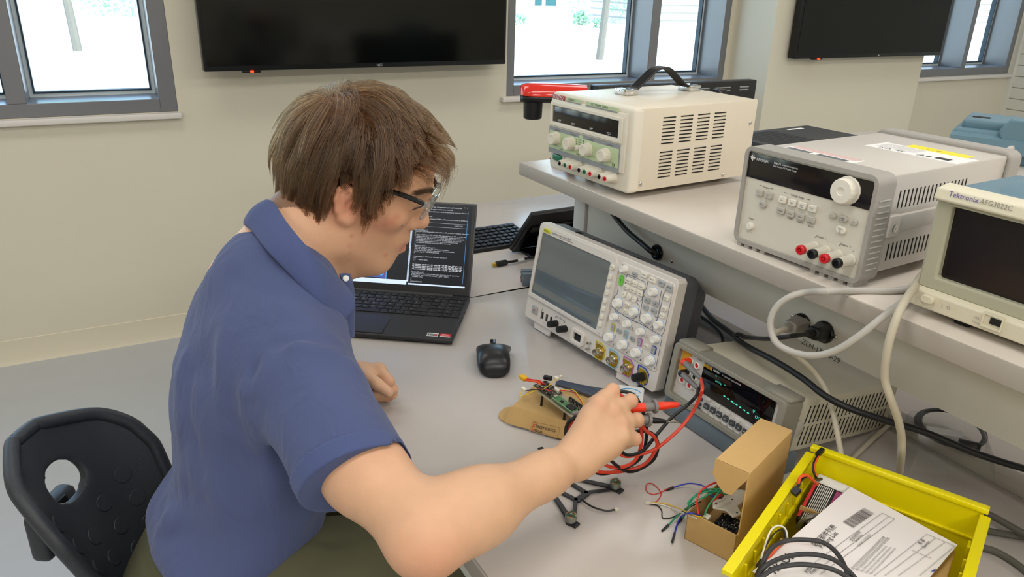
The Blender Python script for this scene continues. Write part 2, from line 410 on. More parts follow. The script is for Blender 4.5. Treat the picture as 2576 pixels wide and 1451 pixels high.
# ---- cream triple-output supply on the shelf
W_, D_, H_ = .26, .345, .162
t = thing('power_supply', 'cream power supply with carry handle and four ribbed knobs, on the shelf end', 'power supply', (.841, 1.406, SH+.012), R(-85))
b = MB(m_cream); b.rbox(.004, W_-.001, .022, D_, .002, H_-.001, .002); b.build('case', t)
f = MB(m_ivory); f.rbox(0, W_, -.004, .026, 0, H_, .007, 3); f.rbox(.003, W_-.012, -.009, 0, .036, H_-.01, .005); fr = f.build('front_bezel', t, (0, .008, 0))
q = MB(m_disp); q.rbox(.015, .227, -.0102, -.006, .103, .135, .001); q.build('display', fr)
fm = MB(m_ivory); fm.ring([(.007, .094), (.239, .094), (.239, .143), (.007, .143)], [(.014, .102), (.228, .102), (.228, .136), (.014, .136)], -.0125, -.008); fm.build('display_frame', fr, bevel=.0015)
g = MB(m_green, m_slate)
g.use(m_slate).rbox(.003, .236, -.0098, -.008, .036, .091, .0006); g.use(m_green).box(.006, .233, -.0102, -.009, .046, .083)
g.use(m_green).box(.108, .120, -.0103, -.009, .083, .0895)
g.use(m_green).rbox(.054, .106, -.0098, -.008, .1495, .1585, .0005); g.rbox(.1225, .219, -.0098, -.008, .1495, .1585, .0005)
g.use(m_slate).box(.1225, .219, -.0101, -.009, .1495, .1515).box(.054, .106, -.0101, -.009, .1495, .151)
g.build('printed_panel', fr, smooth=False)
MB(m_redlab).rbox(.009, .054, -.0098, -.008, .1495, .1585, .0005).build('maker_plate', fr)
x = MB(m_wht); x.text('VOLTEQ', .0105, (.0115, -.0103, .1505), sx=.92)
for s_, u in (('AMP', .0395), ('VOLT', .0865), ('AMP', .1455), ('VOLT', .2005)): x.text(s_, .0065, (u, -.0106, .1055), align='c', sx=.8)
x.use(m_ink).text('HY3005D-3', .006, (.064, -.0103, .1525), sx=.8).text('DC   POWER   SUPPLY', .0062, (.14, -.0103, .153), sx=.85)
x.text('C', .009, (.2155, -.0106, .0468)).text('E', .009, (.2215, -.0106, .0468))
for u, s_ in ((.033, 'CURRENT'), (.088, 'VOLTAGE'), (.146, 'CURRENT'), (.205, 'VOLTAGE')): x.text(s_, .0042, (u, -.0106, .0845), align='c')
for u, s_ in ((.038, 'SLAVE'), (.102, 'TRACKING'), (.169, 'MASTER')): x.text(s_, .0046, (u+.012, -.0106, .0475), align='c')
for u in (.03, .085, .15, .205): x.box(u-.014, u+.014, -.0104, -.0100, .0535, .0538).box(u-.014, u-.0137, -.0104, -.01, .0535, .058)
for k, s_ in enumerate(('INDEP', 'SERIES', 'PARALLEL')): x.text(s_, .0034, (.107, -.0106, .078-k*.0045)); x.box(.1005, .1022, -.0106, -.01, .078-k*.0045, .080-k*.0045).box(.123, .1247, -.0106, -.01, .078-k*.0045, .080-k*.0045)
x.build('lettering', fr, smooth=False)
for u, w in ((.0317, .0689), (.0839, .0675), (.1404, .0654), (.1968, .0650)):
    k = MB(m_ivory); knob(k, u, w, .0125, .017, 22, .93, -.009); k.build('knob', fr)
MB(m_ivory).rbox(.108, .118, -.02, -.008, .060, .069, .002).build('slide_switch', fr)
s = MB(m_ivory, m_grn); s.use(m_ivory).rbox(.0145, .0535, -.006, -.003, .0175, .0375, .001); s.build('switch_surround', fr)
MB(m_grn).rbox(.0175, .050, -.0095, -.003, .0205, .0345, .003).build('power_switch', fr)
for u0, u1 in ((.059, .1225), (.125, .188), (.190, .2335)):
    MB(m_ivory).prism(MB().rrect((u0+u1)/2, .0255, u1-u0-.006, .025, .011), -.0075, -.003, 'y').build('terminal_plate', fr, bevel=.001)
for u, c in ((.0719, m_black), (.0907, m_grn), (.1082, m_red), (.1381, m_black), (.156, m_grn), (.174, m_red), (.2026, m_black), (.2201, m_red)):
    k = MB(m_ivory); k.lathe([(.0088, 0), (.0088, .004), (.0078, .006), (.0066, .024), (.0058, .0245), (.0045, .0245), (.004, .022), (.0003, .022)], (u, -.0045, .0250), (0, -1, 0), 24); tp = k.build('terminal', fr)
    MB(c).lathe([(.0046, .018), (.0046, .0252), (.0026, .0256), (.0024, .023), (.0003, .023)], (u, -.0045, .0250), (0, -1, 0), 18).build('socket', tp)
for z0 in (.1408, .0742):
    for r0 in range(4):
        v = MB(m_slot); yc = .0968+.0465*r0
        for k in range(8): slotrow(v, W_-.0006, yc-.0165, yc+.0165, z0-k*.00705, .0023)
        v.build('vent_grille', t)
s = MB(m_screw)
for yy, zz in ((.0368, .0162), (.2673, .0106), (.330, .114)): s.lathe([(.0042, -.001), (.0042, .0005), (.0028, .0018), (.0003, .002)], (W_-.001, yy, zz), (1, 0, 0), 16)
s.build('screw', t)
for yy in (.128, .312): MB(m_chrome).rbox(.074, .112, yy-.017, yy+.017, H_-.001, H_+.0115, .0015).build('handle_bracket', t)
h = MB(m_black); P = spline([(0, .135, .009), (0, .150, .012), (0, .175, .030), (0, .20, .047), (0, .22, .0505), (0, .24, .047), (0, .265, .030), (0, .29, .012), (0, .305, .009)], 6)
for dx in (-.011, -.0055, 0, .0055, .011): h.tube([(.093+dx, p_.y, H_+p_.z) for p_ in P], .0029, 8, sub=0)
h.build('handle', t)
for xx in (.035, .20):
    for yy in (.07, .29): MB(m_black).cyl((xx+.01, yy+.01, -.012), (xx+.01, yy+.01, .003), .010).build('foot', t)

# ---- grey dual-output supply
m_kgrey = M('warm_grey_bumper', 'a09b94', .6, bump=.05, bscale=500)
m_kfront = M('pale_grey_fascia', 'd3cdbf', .5)
m_kcase = M('light_grey_case', 'c4bdb5', .42, bump=.04, bscale=700)
m_btn = M('white_button', 'e2dccf', .5)
m_btng = M('grey_button', 'b7b2a8', .5)
W_, D_, H_ = .231, .36, .157
t = thing('power_supply', 'grey power supply with black display strip and four binding posts, mid shelf', 'power supply', (.878, .865, SH+.004), R(-86.17))
MB(m_kcase).rbox(.008, W_-.006, .03, D_-.02, .012, H_-.0035, .003).build('case', t)
sd = MB(m_kcase); sd.rbox(W_-.007, W_+.0005, .052, D_-.03, .072, .096, .002); sd.rbox(W_-.007, W_+.003, .036, .062, .066, .098, .003); sd.build('carry_handle', t)
MB(m_screw).lathe([(.006, -.002), (.006, .0012), (.0035, .0016), (.0003, .001)], (W_+.0025, .049, .0795), (1, 0, 0), 18).build('handle_screw', t)
bp = MB(m_kgrey); o = bp.rrect(W_/2, H_/2+.001, W_, H_-.002, .014, 5); i = bp.rrect(W_/2, H_/2+.001, W_-.014, H_-.016, .006, 5)
bp.ring(o, i, -.004, .036)
for k in range(13): bp.rbox(W_-.001, W_+.0016, .004, .03, .022+k*.0082, .025+k*.0082, .0008, 1)
bmp = bp.build('front_bumper', t, bevel=.0025)
ft = MB(m_kgrey)
for k in range(14):
    if not 3 < k < 9: ft.box(.008+k*.0158, .017+k*.0158, -.002, .032, -.004, .003)
ft.box(.075, .14, .02, .034, -.004, .003); ft.build('bumper_foot', t)
rb = MB(m_kgrey); rb.ring(rb.rrect(W_/2, H_/2+.001, W_, H_+.004, .014, 5), rb.rrect(W_/2, H_/2+.001, W_-.014, H_-.016, .006, 5), D_-.035, D_); rb.build('rear_bumper', t, bevel=.003)
fa = MB(m_kfront).box(.006, W_-.006, .0, .034, .006, H_-.006).build('fascia', t)
MB(m_disp).rbox(.006, W_-.007, -.0015, .002, .1085, .1475, .0006).build('display_strip', fa)
x = MB(m_wht); x.text('KEYSIGHT', .0056, (.0225, -.002, .1370)).text('E3647A', .0042, (.056, -.002, .1385)).text('Dual Output DC Power Supply', .0034, (.055, -.002, .1345)).text('0-35V,0.8A/0-60V,0.5A', .003, (.072, -.002, .1387))
zz = [(.0, 0), (.0016, .0016), (.0026, -.003), (.0038, .004), (.005, -.005), (.0064, .005), (.0076, -.003), (.0086, .0016), (.0098, 0)]
for a, b_ in zip(zz, zz[1:]): x.tube([(.0105+a[0], -.0022, .1395+a[1]), (.0105+b_[0], -.0022, .1395+b_[1])], .0005, 4, sub=0)
x.use(m_ink)
for u, w, s_, sz in ((.0475, .0985, 'Output', .0042), (.106, .0985, 'Voltage Range', .0042), (.029, .0437, 'Power', .004), (.100, .0635, 'Local', .0036), (.118, .0625, 'Calibrate', .0034), (.137, .0615, 'Secure', .0034), (.157, .0505, 'Output  1', .0042), (.198, .0505, 'Output  2', .0042), (.1475, .0475, '+', .005), (.169, .047, '-', .006), (.189, .0475, '+', .005), (.211, .046, '-', .006), (.026, .0215, 'O', .0035), (.0325, .0215, 'I', .0035)): x.text(s_, sz, (u, -.0006, w), align='c')
for a0, a1, w in ((.0355, .041, .1005), (.054, .061, .1005), (.082, .087, .1), (.122, .128, .1)): x.box(a0, a1, -.0005, .0002, w-.0002, w+.0002)
x.build('lettering', fa, smooth=False)
def kbtn(x0, z0, w, h, m, s_, rr=.0022, oval=False):
    k = MB(m); k.prism(k.rrect(x0, z0, w, h, min(w, h)/2-.0003 if oval else rr), -.0045, .0, 'y')
    o = k.build('button', fa, bevel=.0012)
    L_ = MB(m_ink); lines = s_.split('/')
    for i_, l_ in enumerate(lines): L_.text(l_, .0030 if len(lines) == 1 else .0024, (x0, -.0049, z0-.0011+(len(lines)-1)*.0013-i_*.0026), align='c')
    L_.build('legend', o, smooth=False)
for u, w, s_ in ((.0384, .0896, '1'), (.0565, .0896, '2')): kbtn(u, w, .0125, .0105, m_btng, s_)
kbtn(.0479, .0736, .0135, .0105, m_btng, 'Track', oval=True)
for u, s_ in ((.0824, 'Low'), (.1005, 'High'), (.1183, 'Over/Voltage'), (.136, 'Display/Limit')): kbtn(u, .0893, .0135, .0105, m_btn, s_)
for u, s_ in ((.0828, 'Recall'), (.1007, 'Store'), (.1186, 'View'), (.137, 'I/O/Config')): kbtn(u, .0727, .0135, .0105, m_btng, s_)
kbtn(.1704, .0879, .011, .008, m_btng, '<', oval=True); kbtn(.1872, .0879, .0145, .0095, m_btng, 'Voltage/Current', oval=True); kbtn(.2047, .0874, .011, .008, m_btng, '>', oval=True); kbtn(.1877, .0718, .0155, .0105, m_btn, 'Output/On/Off', oval=True)
MB(m_btn).lathe([(.0062, 0), (.006, .004), (.005, .0055), (.0003, .006)], (.029, 0, .0329), (0, -1, 0), 24).build('power_button', fa)
k = MB(m_btn); k.lathe([(.0195, 0), (.0195, .002), (.0185, .003), (.0175, .014), (.016, .0165), (.006, .017), (.005, .0155), (.0003, .015)], (.1856, -.001, .1280), (0, -1, 0), 96, .02, 16); k.build('knob', fa)
for u, w, c in ((.1493, .0348, m_red), (.1693, .0347, m_black), (.1897, .0344, m_red), (.2102, .0342, m_black)):
    k = MB(m_kfront); k.lathe([(.0082, 0), (.0082, .002), (.0072, .003), (.0068, .026), (.006, .027), (.0003, .027)], (u, 0, w), (0, -1, 0), 36, .04, 18); tp = k.build('binding_post', fa)
    MB(c).lathe([(.0069, .0265), (.0072, .028), (.0072, .0325), (.006, .034), (.0034, .034), (.003, .031), (.0018, .031), (.0016, .0335), (.0003, .0335)], (u, 0, w), (0, -1, 0), 24).build('socket', tp)
for z0 in (.1045, .0280):
    v = MB(m_slot)
    for k in range(18): v.rbox(W_-.0065, W_-.0055, .0575+k*.0096, .0605+k*.0096, z0, z0+.0255, .0004, 1)
    v.build('vent_grille', t)
m_paper = M('white_label_paper', 'e9e6e4', .6); m_yel = M('yellow_label', 'ecdc18', .5)
tz = H_-.0033
l = MB(m_paper); l.box(.072, .222, .190, .250, tz-.0004, tz); l.build('calibration_label', t)
MB(m_yel).box(.105, .205, .246, .272, tz-.0004, tz+.0002).build('yellow_label', t)
x = MB(m_ink); 
for k in range(6): x.text('SERIAL NO. MY53 INSPECTED BY DATE' if k % 2 else 'LINE FUSE CURRENT RANGE  VOLTAGE', .0036, (.082, tz-.19+.0006 if 0 else .238-k*.006, tz+.0003), (1, 0, 0), (0, 1, 0))
x.text('NO. MY', .012, (.092, .196, tz+.0003), (1, 0, 0), (0, 1, 0)).text('A4', .018, (.155, .196, tz+.0003), (1, 0, .0), (0, 1, 0)).rbox(.182, .203, .200, .214, tz, tz+.0003, .0001, 1).text('1 4  10', .009, (.135, .254, tz+.0005), (1, 0, 0), (0, 1, 0))
x.build('label_print', t, smooth=False)
l = MB(m_paper, M('pink_print', 'c98f86', .6), M('slate_print', '5c6168', .5)); l.box(.028, .15, .040, .082, tz-.0004, tz)
l.use(MATS['pink_print']); [l.box(.032, .145, .079-k*.0045, .0802-k*.0045, tz, tz+.0003) for k in range(4)]
l.use(MATS['slate_print']).box(.032, .075, .044, .060, tz, tz+.0003).box(.088, .138, .044, .060, tz, tz+.0003); l.build('asset_label', t, smooth=False)

# ---- function generator at the right edge
m_tcream = M('cream_generator_plastic', 'd8d0b8', .45); m_tgrey = M('olive_grey_bezel', 'a9a68f', .5); m_tscr = M('brown_black_screen', '1c1614', .2); m_tblue = M('blue_grey_case', '5f7d8c', .5, bump=.05, bscale=500); m_purp = M('purple_print', '5a4a9a', .5); m_gp = M('grey_print', '8f8b80', .5)
W_, D_, H_ = .33, .16, .158
def fgen(t, txt=True):
    f = MB(m_tcream)
    f.prism([(-.018, H_-.019), (.012, H_-.019), (.012, H_-.003), (.004, H_), (-.018, H_-.004), (-.022, H_-.017)], 0, W_, 'x')
    f.prism([(-.018, 0), (.012, 0), (.012, .026), (-.012, .026), (-.02, .022)], 0, W_, 'x'); f.box(.205, W_, -.012, .012, .026, H_-.019)
    fr = f.build('front_bezel', t, bevel=.002)
    g = MB(m_tgrey); g.ring([(.001, .025), (.205, .025), (.205, H_-.018), (.001, H_-.018)], [(.0235, .042), (.180, .042), (.180, H_-.024), (.0205, H_-.024)], -.0125, .004)
    g.build('screen_surround', fr, bevel=.003)
    MB(m_tscr).box(.012, .190, -.003, .006, .030, H_-.018).build('screen', fr)
    if txt:
        x = MB(m_purp); x.text('Tektronix', .0088, (.0175, -.0212, .1478), (1, 0, 0), (0, .12, 1)); x.use(m_gp).text('AFG3022C', .0084, (.055, -.0212, .1478), (1, 0, 0), (0, .12, 1), sx=.95).text('DUAL CHANNEL', .0045, (.105, -.0212, .1485))
        x.text('I   O', .006, (.042, -.0207, .011)).text('USB', .004, (.082, -.0207, .012)).text('Memory', .004, (.082, -.0207, .006)); x.build('lettering', fr, smooth=False)
    k = MB(m_tcream); k.prism(k.rrect(.0245, .0155, .017, .011, .005), -.026, -.015, 'y'); k.build('power_button', fr, bevel=.0015)
    u = MB(m_tcream); u.ring([(.092, .006), (.116, .006), (.116, .024), (.092, .024)], [(.094, .008), (.114, .008), (.114, .022), (.094, .022)], -.0215, -.016); u.build('port_frame', fr)
    MB(m_slot).box(.101, .114, -.0208, -.017, .012, .02).build('usb_port', fr)
    c = MB(m_tblue); c.rbox(.004, W_-.004, .01, D_, .004, H_-.004, .008, 3); c.prism([(.02, H_-.008), (D_-.01, H_-.008), (D_-.02, H_+.008), (.05, H_+.004)], .05, W_-.05, 'x'); c.build('case', t)
    for xx in (.05, W_-.07):
        MB(m_black).rbox(xx, xx+.02, .0, .02, -.012, .002, .003).build('foot', t); MB(m_black).rbox(xx, xx+.02, D_-.03, D_-.01, -.012, .006, .003).build('foot', t)
t = thing('function_generator', 'cream and blue function generator with dark screen at the right end of shelf', 'signal generator', (.907, .557, SH+.012), R(-86.5)); fgen(t)

# ---- blue instrument behind, only its back and top show
t = thing('signal_generator', 'blue grey instrument turned away behind the grey power supply', 'signal generator', (1.93, 1.20, SH-.004), R(-64))
c = MB(m_tblue); c.rbox(0, .34, -.03, .19, 0, .078, .012, 3); c.rbox(.015, .32, .0, .16, .07, .098, .008, 3); c.prism([(-.05, .03), (-.03, .03), (-.03, .07), (-.045, .062)], .0, .34, 'x'); c.build('case', t)
c = MB(m_tblue); c.prism([(.10, .082), (.12, .112), (.30, .112), (.34, .07), (.34, .04), (.12, .04)], -.04, .02, 'y'); c.build('cord_wrap', t, bevel=.004)
MB(m_slot).rbox(.03, .07, .05, .075, .0975, .099, .0004, 1).rbox(.15, .19, .1, .12, .0975, .099, .0004, 1).build('top_recess', t)
# ---- oscilloscope
m_ow = M('warm_white_scope_plastic', 'd9d2ca', .42, bump=.02, bscale=800); m_og = M('graphite_scope_case', '55565a', .5, bump=.05, bscale=500); m_oscr = M('scope_screen_glass', '5f686d', .07, spec=.5, ior=2.0); m_okn = M('white_knob', 'eae7df', .45); m_oblue = M('pale_blue_ring', '8fb4e6', .4)
m_obtn = M('cream_scope_button', 'e6e0d0', .5); m_obg = M('grey_scope_button', 'a3a6a6', .5); m_gold = M('gold_plate', 'c9a63a', .3, metal=.85); m_steel = M('nickel', 'c3bfb5', .22, metal=.95)
m_chy = M('channel_yellow', 'cdbb35', .5); m_chc = M('channel_cyan', '8cc0d6', .5); m_chm = M('channel_magenta', 'b566b0', .5); m_chb = M('channel_blue', '3450a8', .5); m_limegreen = M('lime_button', '6ec845', .45); m_ryel = M('yellow_badge', 'd6d22a', .5); m_bprint = M('navy_print', '45547a', .6)
W_, H_ = .407, .218
t = thing('oscilloscope', 'white oscilloscope with grey screen and rows of knobs leaning back on the near bench', 'oscilloscope', (.762, 1.344, T+.02), R(-83.13), R(-8.4))
body = MB(m_ow)
body.prism([(.002, .046), (.0, .044), (.0, .004), (.004, 0), (.232, 0), (.258, 0), (W_-.006, 0), (W_, .006), (W_, H_-.006), (W_-.006, H_), (.01, H_), (.003, H_-.008)], .0, .024, 'y')
fr = body.build('front_housing', t, bevel=.003)
bk = MB(m_og); bk.prism([(.006, .02), (.03, .004), (W_-.012, .004), (W_-.004, .012), (W_-.004, H_-.012), (W_-.014, H_-.003), (.012, H_-.003), (.006, H_-.012)], .022, .062, 'y'); bk.prism([(.05, .02), (W_-.03, .02), (W_-.022, .05), (W_-.022, H_-.04), (W_-.06, H_-.02), (.09, H_-.02), (.05, H_-.05)], .06, .112, 'y'); bk.build('rear_case', t, bevel=.004)
ls = MB(m_og)
for k in range(9): ls.box(W_-.0235, W_-.0215, .068, .10, .05+k*.014, .057+k*.014)
ls.use(m_slot).prism([(.08, H_-.0025), (.095, H_-.0025), (.088, H_-.0025)], .03, .045, 'y', True); ls.build('rear_vents', t)
mk = MB(m_slot)
for x0 in (.12, .25): mk.add([(x0, .032, H_-.0026), (x0+.022, .030, H_-.0026), (x0+.03, .042, H_-.0026)], [(0, 1, 2)]); mk.box(x0+.02, x0+.05, .030, .031, H_-.004, H_-.0026)
mk.build('top_marks', t, smooth=False)
# bezel around the screen
bz = MB(m_ow); bz.ring([(.006, .052), (.255, .050), (.261, .196), (.250, .213), (.016, .213), (.010, .205)], [(.013, .061), (.2325, .057), (.2375, .1975), (.230, .1985), (.060, .1985), (.021, .1985)], -.005, .002)
bz.build('screen_bezel', fr, bevel=.0035)
sg = MB(m_oscr); nx_, nz_ = 40, 40; v = []  # ripples shaped into the glass so the window reflects as streaks
for j in range(nz_+1):
    for i in range(nx_+1):
        b_ = j/nz_; a_ = i/nx_; w_ = .0012*math.sin(2*PI*(b_*2.05-.16-.10*a_*a_)); ed = min(1, 12*b_, 12*(1-b_))
        x0_, x1_ = .0125+.008*b_, .2335+.005*b_; v.append((x0_+(x1_-x0_)*a_, -.0022+w_*ed*.8, .0595+(.1395-.0)*b_-.0035*a_*(1-b_)))
sg.add(v, [(j*(nx_+1)+i, j*(nx_+1)+i+1, (j+1)*(nx_+1)+i+1, (j+1)*(nx_+1)+i) for j in range(nz_) for i in range(nx_)]); sg.build('screen', fr, angle=180)
ly = -.0052
bg = MB(m_ryel); bg.prism([(.0235, .2055), (.0275, .201), (.0445, .201), (.0485, .2055), (.0445, .210), (.0275, .210)], -.0066, -.003, 'y'); bg.build('maker_badge', fr, bevel=.0008)
x = MB(m_ink); x.text('RIGOL', .0062, (.036, -.0069, .2034), align='c').text('MSO7014', .0056, (.052, ly-.0004, .2040)).text('Digital Oscilloscope', .0032, (.078, ly-.0004, .2062)).text('100MHz 10GSa/s', .0032, (.078, ly-.0004, .2022)).text('UltraVision', .0042, (.103, ly-.0004, .2028))
x.tube([(.103, ly-.0004, .2075), (.107, ly-.0004, .2095), (.110, ly-.0004, .2065), (.114, ly-.0004, .2095)], .00035, 4)
x.build('lettering', fr, smooth=False)
# right control panel, slightly raised
pn = MB(m_ow); pn.prism([(.2655, .2085), (.262, .2), (.2635, .155), (.252, .048), (.256, .041), (.398, .039), (.402, .044), (.402, .205), (.398, .209)], -.0016, .002, 'y'); pn = pn.build('control_panel', fr, bevel=.002)
Y = -.0018
x = MB(m_bprint)
def poly(pts, w=.0004):
    for a, b_ in zip(pts, pts[1:]): x.tube([(a[0], Y-.0001, a[1]), (b_[0], Y-.0001, b_[1])], w, 4, sub=0)
poly([(.284, .190), (.284, .157), (.292, .152), (.33, .152), (.333, .156), (.333, .187), (.33, .190), (.284, .190)]); poly([(.268, .158), (.268, .144), (.262, .138), (.262, .117), (.276, .114), (.3, .111), (.322, .114), (.33, .122), (.33, .142), (.322, .147), (.322, .156)])
poly([(.338, .197), (.338, .18), (.334, .172), (.336, .118), (.355, .112)]); poly([(.374, .188), (.374, .168), (.378, .16), (.378, .128), (.366, .113)]); poly([(.384, .192), (.380, .184), (.380, .14), (.372, .122), (.374, .108)]); poly([(.398, .186), (.400, .178), (.400, .12), (.396, .108)])
poly([(.269, .1145), (.315, .110), (.330, .112), (.398, .110), (.3995, .050)]); poly([(.268, .2045), (.268, .187), (.31, .187)], .0003)
for u, w, s_, sz in ((.277, .110, 'Vertical', .0045), (.325, .1095, 'Horizontal', .004), (.358, .1115, 'Wave', .004), (.374, .137, 'Trigger', .004), (.334, .163, 'Menu', .004), (.277, .2015, 'K', .004), (.283, .197, 'C', .004)): x.text(s_, sz, (u, Y-.0003, w), align='c')
for u in (.2875, .325, .362): 
    x.text('POSITION', .0022, (u+.0, Y-.0003, .0925), align='c').text('SCALE', .0022, (u-.002, Y-.0003, .062), align='c').tube([(u, Y-.0002, .095), (u, Y-.0002, .099)], .0003, 4, sub=0).tube([(u-.002, Y-.0002, .0645), (u-.002, Y-.0002, .068)], .0003, 4, sub=0)
for u in (.283, .321, .358, .395): x.add([(u, Y-.0002, .0455), (u+.003, Y-.0002, .0455), (u+.0015, Y-.0002, .0495)], [(0, 1, 2)])
for k in range(14): x.box(.340+k*.0042, .3414+k*.0042, Y-.0003, Y, .2062, .2066)
x.build('panel_print', pn, smooth=False)
def okn(u, w, r, l=.013, ring=True):
    k = MB(m_okn); knob(k, u, w, r, l, 18, .93, Y); k = k.build('knob', pn)
    if ring: MB(m_oblue).lathe([(r*1.2, -.0002), (r*1.2, .0006), (r*1.0, .0008)], (u, Y, w), (0, -1, 0), 30).build('knob_ring', k)
for u, w, r, rg in ((.2776, .1975, .0065, 0), (.278, .1300, .0085, 1), (.3230, .1288, .0075, 1), (.3592, .1805, .0072, 1), (.3570, .1287, .0085, 1), (.3878, .128, .0072, 1), (.2763, .1015, .0068, 1), (.3130, .1010, .0068, 1), (.3495, .0997, .0068, 1), (.3873, .0997, .0068, 1), (.2733, .0584, .0084, 1), (.3117, .0580, .0084, 1), (.3484, .0570, .0084, 1), (.3855, .0567, .0084, 1)): okn(u, w, r, .012, rg)
def obtn(u, w, bw, bh, m, s_='', poly_=None, col=None, par=pn, y=None):
    y = Y if y is None else y
    if col: MB(col).prism(MB().rrect(u, w, bw+.003, bh+.003, .0025), y-.0012, y+.001, 'y').build('button_ring', par)
    k = MB(m); k.prism(poly_ or k.rrect(u, w, bw, bh, .0018, 2), y-.003, y+.001, 'y'); o = k.build('button', par, bevel=.0008)
    if s_: MB(m_ink).text(s_, .0031 if len(s_) > 2 else .0045, (u, y-.0034, w-.0012), align='c').build('legend', o, smooth=False)
for u, s_ in ((.2907, 'Measure'), (.3089, 'Acquire'), (.3267, 'Storage')): obtn(u, .1794, .0145, .009, m_obtn, s_)
for u, s_ in ((.2899, 'Cursor'), (.3082, 'Display'), (.3265, 'Utility')): obtn(u, .1663, .0145, .009, m_obtn, s_)
obtn(.2727, .1738, .008, .018, m_limegreen, '', [(.2695, .164), (.2765, .164), (.2785, .170), (.2785, .178), (.2765, .184), (.2695, .184), (.268, .178), (.268, .170)])
x = MB(m_ink).text('Quick', .0034, (.2745, Y-.0034, .1690), (0, 0, 1), (-1, 0, 0)).build('legend', pn, smooth=False)
obtn(.3039, .1959, .0125, .008, m_obg, 'Touch'); 
def trap(u, w, a, b_, h): return [(u-a/2, w+h/2), (u-b_/2, w-h/2), (u+b_/2, w-h/2), (u+a/2, w+h/2)]
obtn(.3273, .2025, 0, 0, m_obtn, 'CLEAR', trap(.3273, .202, .019, .013, .009)); obtn(.3487, .2006, 0, 0, m_obtn, 'AUTO', trap(.3487, .2, .012, .019, .009)); obtn(.3708, .2014, 0, 0, m_obg, 'STOP', trap(.3708, .2, .019, .013, .010)); obtn(.3917, .2, 0, 0, m_obg, 'SINGLE', trap(.3917, .198, .012, .019, .011))
for u, s_ in ((.2867, '<'), (.3008, 'o'), (.3152, '>')):
    k = MB(m_obtn).lathe([(.0058, 0), (.0056, .0025), (.005, .003), (.0003, .003)], (u, Y, .1505), (0, -1, 0), 24).build('button', pn); MB(m_ink).text(s_, .005, (u, Y-.0034, .149), align='c').build('legend', k, smooth=False)
obtn(.3002, .1349, .012, .0075, m_obtn, 'Search'); obtn(.3003, .1212, .012, .0075, m_obtn, 'Zoom')
for u, w, s_ in ((.3471, .160, 'Math'), (.368, .1606, 'LA'), (.3469, .1458, 'Ref'), (.3677, .1468, 'Decode')): obtn(u, w, .0135, .0095, m_obg, s_)
for u, w, s_ in ((.3898, .1796, 'Menu'), (.3895, .1595, 'Mode'), (.3886, .1459, 'Force')): obtn(u, w, .0125, .0085, m_obtn, s_)
for u, w, s_, c in ((.2754, .079, '1', m_chy), (.3118, .0787, '2', m_chc), (.3494, .0783, '3', m_chm), (.3862, .0779, '4', m_chb)): obtn(u, w, .0085, .0125, m_obg, s_, col=c)
for u, w, s_, m_ in ((.2934, .079, 'G1', m_obg), (.3304, .0778, 'G2', m_obg), (.3669, .0775, 'Default', m_btn)): obtn(u, w, .012, .0085, m_, s_)
for k, w in enumerate((.1721, .1558, .1392, .1227, .1063, .0898, .0731)): obtn(.2457-k*.0004, w, .0085, .0098, m_obtn, par=fr, y=-.0052)
for u, w, s_ in ((.2465, .1917, 'Menu'), (.2424, .0546, 'Back')):
    k = MB(m_obtn).lathe([(.0056, 0), (.0054, .002), (.005, .0028), (.0003, .0028)], (u, -.0052 if w > .1 else -.002, w), (0, -1, 0), 24).build('menu_button', fr); MB(m_ink).text(s_, .003, (u, -.0083 if w > .1 else -.0051, w-.001), align='c').build('legend', k, smooth=False)
# lower strip
MB(m_obg).rbox(.024, .043, -.003, .001, .018, .035, .0012).build('power_button', fr)
x = MB(m_red).tube([(.0335+.0024*math.cos(a), -.0035, .0265+.0024*math.sin(a)) for a in np.linspace(2.2, 7.2, 10)], .0004, 4, sub=2).build('power_symbol', fr)
for u in (.0607, .0759, .0909): 
    o = MB(m_slot).rbox(u-.0028, u+.0028, -.0012, .001, .0165, .0315, .0004).build('usb_port', fr); MB(m_steel).box(u-.0012, u+.0004, -.0018, 0, .018, .030).build('contact', o)
for u in (.1060, .1365): MB(m_black).lathe([(.0075, -.001), (.0075, .004), (.007, .02), (.0064, .0215), (.0003, .022)], (u+.004, 0, .0235), (0, -1, 0), 24).build('dust_cap', fr)
x = MB(m_ink); poly2 = lambda P_: [x.tube([(a[0], -.0004, a[1]), (b_[0], -.0004, b_[1])], .0003, 4, sub=0) for a, b_ in zip(P_, P_[1:])]
poly2([(.104, .034), (.104, .0385), (.135, .0385), (.135, .034)]); poly2([(.058, .038), (.056, .034), (.056, .014)]); x.text('RF', .004, (.147, -.0005, .021)).text('<->', .004, (.066, -.0005, .0085)).text('C', .0035, (.118, -.0005, .039))
x.text('Probe Comp 1kHz', .0026, (.207, -.0005, .005)).build('strip_print', fr, smooth=False)
u = MB(m_ow); u.ring([(.163, .011), (.169, .006), (.199, .006), (.205, .011), (.205, .033), (.199, .038), (.169, .038), (.163, .033)], [(.172, .016), (.174, .014), (.194, .014), (.196, .016), (.196, .028), (.194, .030), (.174, .030), (.172, .028)], -.006, .001); u.build('connector_shroud', fr, bevel=.002)
MB(m_slot).box(.173, .195, -.0015, .001, .0145, .0295).build('connector_socket', fr); MB(m_black).box(.179, .194, -.004, .001, .017, .026).build('connector_insert', fr)
c = MB(m_steel); 
for w in (.012, .024): c.lathe([(.0028, 0), (.0028, .003), (.0016, .003), (.0014, .006), (.0028, .006), (.0028, .008), (.0003, .008)], (.2205, 0, w), (0, -1, 0), 14)
c.build('calibration_post', fr)
